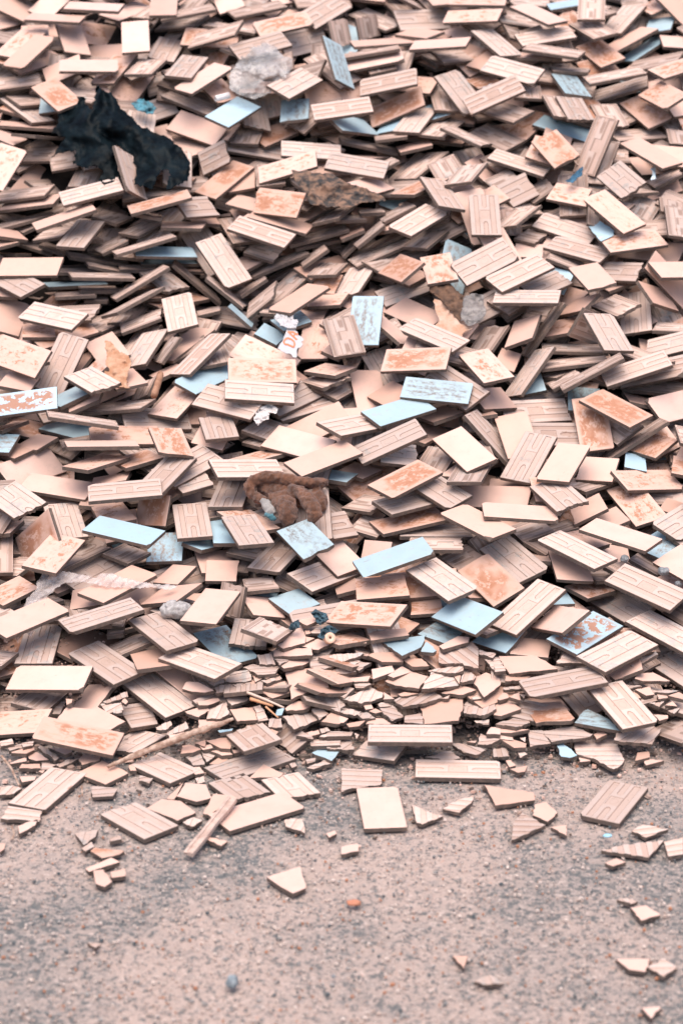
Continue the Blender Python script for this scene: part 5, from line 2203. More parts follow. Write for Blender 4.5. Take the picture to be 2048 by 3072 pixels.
S 1569 8392 1430 646 15 -262 717 240
S -1276 5972 203 905 -26 -106 410 240
W 1488 9120 1893 972 232 -26 -3 240
W 1268 5694 80 972 165 -27 167 240
R 1282 6097 311 342 11 -154 927 240
W -1388 6044 238 798 104 174 567 151
S -179 9222 1938 829 216 -256 447 240
R -1560 9215 1939 916 329 -79 214 240
W 1566 6802 600 952 290 11 96 240
R -7 9150 1918 764 334 -241 496 240
R -1220 6300 273 68 -29 -11 997 240
S -1349 5587 110 907 159 128 369 240
R 1398 5992 275 889 39 -70 451 240
R -1242 6634 424 115 -55 -196 972 240
R 1941 9040 1778 54 175 -251 950 240
R 1634 8480 1528 369 160 -218 889 194
S 1388 7954 1168 962 173 -112 178 240
R -1544 6780 520 469 -41 -46 881 240
R 1165 6248 228 951 141 -144 233 240
R -1647 7211 687 481 252 -231 807 240
B 1778 7966 1298 341 96 -225 908 240
R -1779 9110 1845 142 -66 -262 952 132
R -1606 8630 1616 968 204 -149 -17 240
R 1370 7253 807 937 202 -185 218 240
R -478 9200 1875 689 156 -107 700 240
S -1564 7897 1143 838 352 -128 397 240
W 1336 9212 1884 642 108 10 759 240
R -1858 8328 1463 698 176 -192 668 161
R -1515 6532 440 108 -103 -179 972 240
W -1504 7113 660 241 259 -245 903 240
R 1584 8946 1788 555 254 -187 770 240
R 1331 6224 289 908 -101 -50 402 240
R 577 9261 1942 253 246 -239 904 240
R 1716 8509 1634 257 -22 -321 911 240
W 1349 9609 2018 109 -68 -298 946 240
R 1295 9343 1906 142 179 -312 922 240
R 1716 8802 1639 928 75 -189 311 240
W -822 9326 1915 712 239 -178 636 240
D -1322 5597 58 528 115 -70 839 240
R 1416 6186 365 809 57 -42 584 240
S -1377 6045 353 968 137 -23 210 115
W -1653 9134 1847 910 67 -187 364 240
R -1351 6425 345 891 60 -187 410 240
R -1297 7111 641 964 228 8 138 186
W -1152 6098 189 942 300 125 80 152
R -1648 7869 1159 912 380 25 155 240
R 1662 7266 740 827 105 -351 426 240
R 827 9381 1983 135 187 -163 959 240
R -1686 8544 1422 46 -80 -235 968 240
R -1222 6725 446 314 77 -257 911 240
R -1747 8136 1278 955 171 -208 127 151
R -1795 7918 1068 974 81 -15 212 116
R 1578 7908 1114 287 163 -315 890 240
S -164 9211 1872 416 148 -178 879 240
R -1414 6676 447 420 -42 -138 896 240
R -1519 9069 1809 836 168 -182 489 174
R 1564 7954 1113 907 389 147 65 125
W 1374 5761 59 104 -97 44 989 168
R -956 9418 1951 146 -193 -206 948 176
S -1517 7242 677 957 275 -67 55 240
R -1748 8159 1242 905 272 -105 311 176
R -1775 8210 1218 519 8 -175 837 240
R -1530 6642 401 954 267 116 72 240
R -1621 7960 1292 37 35 -156 986 240
S 1428 5908 212 770 47 -61 634 153
W 1416 6587 520 758 273 -39 591 192
R 1440 6244 256 562 -42 113 818 240
S -1635 8653 1518 921 319 142 171 240
S -1511 8597 1686 947 190 -97 240 103
R 1256 6263 228 89 -114 -245 959 179
R 1470 7055 797 321 -89 169 928 240
S -1357 6028 167 771 -106 -154 609 240
W 107 9339 1920 912 -10 -95 399 240
W 1170 5606 143 526 149 -68 835 240
R 1369 6688 408 876 38 -64 477 240
R 666 9210 1846 945 320 56 36 240
W 1657 8682 1696 866 277 -189 372 108
S -185 9454 1951 962 -63 -224 146 240
R 1683 7362 769 56 8 -330 942 240
R 100 9466 2000 167 -59 -237 955 240
R 810 9577 2010 317 106 -154 930 240
W 1395 7712 921 767 155 2 622 240
W -1649 8152 1351 751 188 -54 631 192
R -1556 6714 645 782 88 167 594 240
R 2016 9252 1949 316 33 -192 928 240
S -1382 9155 1934 868 320 96 368 240
R -1555 8008 1171 979 51 -27 194 240
R -1924 9147 1927 798 180 -257 514 240
R -1432 6416 282 168 200 -144 954 240
S -1395 9324 1926 728 254 54 634 240
R -1560 6581 357 68 156 -52 984 240
R 1620 8028 1106 972 177 144 62 240
S -1491 8355 1324 685 233 -59 688 167
S 1481 8369 1322 925 370 -81 -4 240
W 1418 9547 1960 622 111 -342 695 240
R -1894 8552 1433 564 183 -230 772 240
R 1423 9362 1983 922 289 -8 259 177
R -1250 6832 527 395 46 -111 911 240
R 1548 8037 1240 966 260 -12 1 240
W 1925 9004 1716 313 295 -144 891 240
R -1489 8111 1172 882 116 -131 438 240
S -1574 7390 855 976 182 -10 119 240
W -1798 8669 1725 540 233 -56 807 240
W -1562 7897 1064 130 166 -166 963 240
R -1256 5604 67 763 139 64 627 120
R -1474 7581 786 205 -94 -250 942 240
R -1293 6634 546 795 -100 -150 579 119
W -405 9256 1847 69 -48 -42 996 240
S 1612 9057 1817 974 154 -113 123 240
R -48 9305 1855 261 169 -334 890 240
R 500 9295 1870 827 182 -131 516 240
R 2013 9596 1975 572 25 -144 807 240
R -1498 7956 1025 48 -58 -337 938 240
R 1481 6240 207 873 75 126 466 240
S 1374 6342 351 962 -118 -82 233 240
R -1288 7123 619 625 148 -74 763 240
R -1661 7413 837 367 240 -112 892 240
R 1324 7412 790 629 374 -11 682 240
R 1768 8147 1262 679 143 -226 684 240
S 1710 8080 1326 948 282 110 95 240
R 1851 8581 1604 582 -118 -87 800 148
W 2029 9300 1942 967 188 -133 107 240
R -1296 5483 43 70 104 -97 987 118
R -1932 8783 1656 239 -159 -258 922 240
R -1532 9008 1863 360 162 -122 911 240
W -1206 5644 195 926 38 -13 375 240
S -1476 9493 1940 251 -64 -441 860 240
R 1771 9039 1772 747 241 37 618 240
S 1259 5520 64 369 166 -107 908 240
S 1504 6458 331 759 307 -160 552 122
S -2058 9396 1897 124 -93 -337 929 240
R 535 9498 2026 817 118 -130 549 240
R 1542 7037 678 42 217 -189 957 240
R -1516 8592 1582 990 97 -12 105 200
S -1639 8940 1821 860 224 40 456 113
W -1764 8968 1816 348 101 -318 876 240
W -1260 6512 325 997 -38 3 67 240
R -1643 9361 2017 18 95 -328 940 240
R -1878 8594 1576 120 -116 -136 977 156
S -1232 5461 78 629 -94 -94 766 127
S -1210 9274 1986 437 284 -269 810 172
R 1471 7720 943 985 107 18 133 240
S 1723 8467 1477 959 208 49 184 240
R 1467 7194 822 122 102 -335 929 240
W 1969 9361 1894 720 53 -300 623 240
R -1289 6454 488 986 131 -107 20 240
R 1186 9377 1916 852 398 -51 336 240
R -1658 7901 989 501 116 -255 819 240
W -1666 8123 1181 763 111 -51 635 240
W 1837 9248 1876 774 258 -339 468 101
R -1311 5674 153 832 68 101 540 240
R -634 9474 2017 183 266 -108 940 165
D -999 9324 1907 690 69 -348 631 240
R 1300 5888 216 532 14 -23 846 240
R -1481 6600 540 992 90 -90 12 240
R 1624 8733 1643 761 308 -51 569 240
R 1534 8586 1658 862 413 -152 252 118
W 980 9518 2015 978 202 -48 24 240
R -1650 8394 1444 868 253 -175 389 240
R -1555 6654 472 24 33 -171 984 168
R -1490 6259 221 636 1 -344 691 190
R 1469 9247 1898 325 137 -180 918 240
R 1399 6341 473 785 0 -240 571 240
S -1584 7666 848 524 -53 -47 848 240
S -1770 8223 1359 857 232 -101 449 240
R 1742 8135 1317 859 318 -6 400 240
R -1290 6561 357 909 -15 -96 406 240
W 1732 7793 1048 632 273 -51 723 240
W 1516 7293 810 836 46 -223 500 240
R 1142 5397 95 118 145 -190 964 136
R -1800 8878 1796 211 1 -346 914 240
R -1564 8545 1486 831 238 -110 490 240
R 1577 9543 1976 418 177 -114 884 240
S -1735 8834 1726 127 66 -335 932 240
D 1178 9444 1920 947 89 -131 281 240
S 1386 7462 967 390 89 -173 900 122
S -1490 9352 1925 637 42 -178 748 117
R 1125 5785 132 134 -57 -67 987 240
R -1669 9338 1919 273 34 -217 937 240
R -1377 5760 152 989 64 115 68 240
S 1460 7209 723 623 17 -89 777 240
S -1193 5803 158 845 -64 -132 514 102
W -1869 8380 1404 482 -110 -349 796 240
R -534 9592 2012 854 119 -212 460 240
D 238 9173 1918 607 190 -118 763 240
S 1611 8027 1221 626 151 -229 730 240
R 1436 7945 1088 140 36 -324 935 125
R 1706 8244 1329 560 86 -200 800 240
R 1812 8029 1120 194 7 -247 949 240
R 1144 9633 2010 149 185 -376 896 240
R 1297 7096 626 943 301 -139 -12 240
R -1633 7755 913 653 -82 -112 745 240
R -244 9495 2015 779 422 -34 462 240
W -1714 8801 1627 782 251 84 564 240
R 1703 8291 1372 975 195 -71 76 240
R -1381 6952 691 491 179 -164 837 108
W 1898 8817 1665 822 178 148 520 184
R 1492 7761 1061 969 186 117 112 117
R -700 9448 1933 530 -23 -302 792 240
W 1234 6416 300 327 -38 -88 940 240
R 487 9613 2016 845 109 78 518 143
W 1222 5799 50 791 14 -129 598 240
W 668 9525 2015 505 80 -299 806 240
R -1386 5807 116 15 123 -102 987 240
R 1523 7981 1080 892 280 -114 336 130
R -1680 9366 1915 713 171 -138 666 240
R 1564 7321 714 934 213 -92 270 240
R 745 9480 1978 83 -82 -218 969 240
R -1812 8039 1140 684 207 -55 697 240
R 1617 8144 1244 681 242 -55 689 240
R 430 9188 1921 897 361 100 235 240
S 1596 7492 956 959 144 77 233 240
W 1691 8832 1616 292 -36 -260 920 240
S 1620 8448 1366 39 27 -168 985 104
S 1658 9179 1842 959 120 -221 133 240
R -1553 8668 1704 302 76 -271 911 127
B -770 9580 2000 857 73 -42 508 240
R 1806 8669 1562 716 232 -155 640 112
S 1495 9326 1915 204 89 -307 925 240
W 1481 6644 608 376 179 -201 887 240
W 1489 7144 621 54 113 -84 988 240
R 1552 8242 1255 951 261 -62 152 240
R 1252 9326 2005 949 161 30 270 115
R 1141 9473 1953 938 103 -135 302 240
R 1746 8483 1390 669 231 83 702 240
R 1779 8251 1233 731 108 -164 653 240
R 1746 7889 1227 881 296 -88 358 240
R -1588 8424 1344 740 130 -185 634 240
R 1632 7399 910 786 137 -22 602 108
S -5 9502 1958 709 389 -78 584 240
R 74 9287 1991 673 297 -198 647 240
S 1585 6768 452 855 319 20 409 100
S -1819 9550 1979 338 -153 -153 916 136
R 1373 9428 2021 660 285 -153 678 124
R -1837 8816 1629 304 94 -165 934 240
W -1206 5894 146 965 218 -27 146 240
R -1458 7137 715 762 180 -84 616 240
S 363 9436 1972 919 339 -30 199 240
W -1274 9418 2037 278 104 -199 934 183
R 1295 6752 543 862 181 -95 463 240
S 1759 9349 1877 919 274 127 254 240
R -1184 5628 39 12 -9 -113 994 240
R -1682 7286 693 953 34 -81 289 240
S 1620 7010 715 549 243 -247 760 240
R -1336 7433 777 998 -6 -4 62 137
S 1623 7460 778 866 370 -59 330 240
R 189 9297 1884 776 197 26 599 140
R -600 9638 1987 910 158 -87 374 199
W -993 9458 1918 731 148 -258 614 240
R -1546 7819 1178 787 409 -120 447 112
S -1580 9102 1766 61 -45 -332 940 240
R -1521 8255 1251 863 281 -47 416 240
R -1853 9207 1883 887 449 -103 25 240
R -1462 7807 1088 756 123 -193 613 168
S -1301 6067 147 173 28 -13 984 120
S 1514 8077 1176 811 21 -45 583 169
S -1365 5815 234 244 -34 -186 951 105
W -1333 9433 1992 499 200 -127 833 240
S 1622 8232 1229 609 154 -237 741 240
R -1471 7800 1184 285 193 -281 896 240
R -1749 8082 1128 84 40 -169 981 240
R -1617 7353 880 991 127 -44 26 240
R -1965 9656 1994 -26 197 -212 957 240
S -1621 8625 1560 835 137 -156 510 240
R 1776 8269 1438 511 94 -315 794 240
S -1478 7432 839 924 22 -124 362 159
R -1475 7048 746 772 335 -70 536 113
W -1591 8456 1378 841 177 -146 490 240
W 1316 9212 1963 339 150 -169 913 143
S -1635 7495 782 859 -123 -66 493 240
R 709 9140 1905 919 223 18 326 240
S -1637 8901 1737 381 163 -333 847 240
R 1256 6136 373 914 193 101 343 240
R -1473 9356 1880 923 286 -143 213 240
W 956 9482 1967 957 194 46 210 100
S 855 9230 1899 295 168 -267 902 145
S 1575 9390 2011 444 106 -326 828 148
W -1208 9234 1901 924 377 -13 57 240
R 1389 6914 521 306 -17 -23 952 240
S 173 9584 1974 147 -4 -387 910 108
R 1464 9346 1907 770 228 -174 569 240
S 1353 7508 889 130 95 -295 942 240
W -1571 9479 2005 878 229 19 420 240
R 1599 9529 1942 609 253 -18 751 240
R 1462 7400 829 341 153 -250 893 172
R -708 9191 1847 986 104 18 125 184
R 1164 5572 35 559 14 -43 828 240
R -1624 8998 1728 597 214 -263 727 240
R -1506 8214 1454 842 144 -123 506 145
R -1567 8024 1106 987 151 46 32 240
R -1774 8308 1376 906 298 -196 228 106
D -1503 7238 839 962 226 2 151 240
R -1780 8942 1757 568 181 -195 779 108
W 1430 8091 1158 227 139 40 963 149
R 1445 6687 599 992 125 14 21 133
R 1753 8182 1408 243 3 -212 947 240
W -1355 7592 806 971 146 -155 105 165
W -998 9551 2017 855 121 -122 490 240
R 1482 8180 1290 932 271 -81 227 240
S -1771 9295 1866 138 53 -274 950 240
R -1638 7870 1224 673 262 -136 678 102
R 770 9487 1929 950 252 -88 162 240
R 1914 8592 1580 932 198 -140 271 240
R 1478 6181 323 873 3 38 486 240
R -1560 9446 2017 375 110 -211 896 240
W -971 9009 1884 797 113 -209 555 121
S -1424 5864 53 343 -54 -110 931 240
S 1418 5901 144 612 198 -54 764 240
W -400 9439 1976 932 295 -7 212 166
S 1427 9428 1940 468 291 -163 818 240
S 1281 5689 165 862 102 -142 477 124
R 111 9463 1928 814 330 -74 472 199
S -618 9315 1872 955 157 -251 -25 154
R 264 9593 2026 692 300 -186 630 240
W 789 9333 1932 801 271 -166 508 116
R 368 9620 2012 592 270 -243 720 240
W 1635 9708 2016 954 275 43 106 240
S -1375 9530 1957 958 244 -102 109 157
W -1028 9172 1948 128 5 -336 933 240
R -467 9465 1946 678 117 -199 697 240
W 1384 6765 600 111 -58 -318 940 149
R 1497 8532 1457 941 282 -48 182 240
W 1408 7193 732 906 102 -79 404 240
R 1551 8240 1284 230 119 -196 946 110
S -1636 7253 756 464 191 -223 836 105
R -1250 9528 1989 894 383 49 227 240
S 1325 6159 185 438 7 -181 880 152
R 1657 8730 1560 983 40 113 142 240
S 1325 6402 276 166 43 -78 982 240
S -341 9530 2003 961 242 66 113 162
S -1951 9207 1807 302 180 -278 894 240
R -1276 6802 545 164 -118 -234 951 107
R 666 9438 1980 431 81 -301 847 199
R -229 9366 1877 908 3 9 419 240
S 1690 7924 1053 12 41 -128 991 102
R -1144 9373 1970 742 145 -262 600 240
R 459 9502 1932 893 423 44 149 240
S 1284 6032 204 712 176 30 679 240
W -1466 7672 856 658 82 -253 705 240
R -1764 7889 1224 4 63 -170 983 106
S -1844 8934 1677 798 195 -246 515 240
W 1486 6996 564 219 139 -174 950 240
S 30 9437 2041 793 338 -14 507 129
R -283 9719 2013 222 63 -273 934 240
R -1751 7957 1228 451 67 -115 882 121
R -1462 7066 786 929 259 48 260 240'''
def parse(l):
    a=l.split(); v=[int(b) for b in a[1:]]
    return a[0],Vector(v[0:3])/1000,Quaternion([b/1000 for b in v[3:7]]).normalized(),v[7]/1000
for lab,l in zip(LABELS,TILES.strip().split('\n')):
    t,p,q,L=parse(l); me,fl=shape_for(t,L)
    o=mesh_obj(KINDNAME[t],me); o.location=p; o.rotation_mode='QUATERNION'
    o.rotation_quaternion=q@Quaternion((0,0,1),math.pi*fl)
    tag(o,lab,'tile',GROUP[t])
# the many tiles that show least: one mass
big={k:bmesh.new() for k in 'RSWBDP'}
for l in REST.strip().split('\n'):
    t,p,q,L=parse(l); seed=rnd.random(); bm=bm_tile(t,L,False,seed)
    me=bpy.data.meshes.new('x'); bm.to_mesh(me); bm.free(); me.transform(Matrix.Translation(p)@q.to_matrix().to_4x4()); big[t].from_mesh(me); bpy.data.meshes.remove(me)
pile=bmesh.new(); allm=[]
for i,k in enumerate('RSWBDP'):
    me=bpy.data.meshes.new('x'); big[k].to_mesh(me); big[k].free()
    for pl in me.polygons: pl.material_index+=2*i
    pile.from_mesh(me); bpy.data.meshes.remove(me); allm+=mats(k)
po=from_bm('tile_heap',pile,allm); tag(po,'countless half buried clay, cream and blue tiles filling the heap between the others','tile heap',kind='stuff')
# ---------------------------------------------------------------- broken shards
def bm_shard(poly,typ,rg,T=.0115):
    bm=bmesh.new(); uvl=bm.loops.layers.uv.new('flat'); sd=bm.faces.layers.float.new('seed'); rb=bm.verts.layers.float.new('rib')
    pts=[]; n=len(poly); size=max(max(abs(a),abs(b)) for a,b in poly)
    for i in range(n):
        a=Vector(poly[i]); b=Vector(poly[(i+1)%n]); d=b-a; L=d.length; k=1 if rg.random()<.35 else max(1,min(5,int(L/.012)))
        nr=Vector((d.y,-d.x))/max(L,1e-6); pts.append(a)
        for j in range(1,k): pts.append(a+d*((j+rg.uniform(-.25,.25))/k)+nr*rg.uniform(-1,1)*min(.0028,L*.05))
    vs=[bm.verts.new((p.x,p.y,0)) for p in pts]; bm.faces.new(vs); bm.normal_update()
    if typ=='R':
        th=rg.choice((0,math.pi/2,rg.uniform(0,math.pi)))+rg.uniform(-.3,.3); dv=Vector((math.cos(th),math.sin(th),0)); ph=rg.uniform(0,.03)
        kmin=int(-size*1.5/.031)-1; lines=[]
        for k in range(kmin,-kmin+1):
            for w in (0,.0009,.015,.0159): lines.append(k*.031+ph+w)
        for c in lines:
            if abs(c)<size*1.5: bmesh.ops.bisect_plane(bm,geom=bm.verts[:]+bm.edges[:]+bm.faces[:],plane_co=dv*c,plane_no=dv)
        for v in bm.verts:
            t=((v.co.dot(dv)-ph+1e-5)%.031)
            low=.0008<t<.0151
            v.co.z=-.0019 if low else 0; v[rb]=0. if low else 1.
    bm.faces.ensure_lookup_table()
    be=[e for e in bm.edges if len(e.link_faces)==1]; top=bm.faces[:]
    r=bmesh.ops.extrude_edge_only(bm,edges=be); nv=[g for g in r['geom'] if isinstance(g,bmesh.types.BMVert)]; nf=[g for g in r['geom'] if isinstance(g,bmesh.types.BMFace)]
    for v in nv:
        dirv=Vector((v.co.x,v.co.y,0)); l=dirv.length or 1; k=rg.uniform(-.003,.002)
        v.co=Vector((v.co.x+dirv.x/l*k,v.co.y+dirv.y/l*k,-T)); v[rb]=0
    for f in nf: f.material_index=1
    ne=[e for e in bm.edges if len(e.link_faces)==1]
    try:
        for f in bmesh.ops.holes_fill(bm,edges=ne)['faces']: f.material_index=1
    except Exception: pass
    bmesh.ops.recalc_face_normals(bm,faces=bm.faces[:])
    s=rg.random()
    for f in bm.faces:
        f[sd]=s
        for l in f.loops: l[uvl].uv=(l.vert.co.x,l.vert.co.y)
    return bm
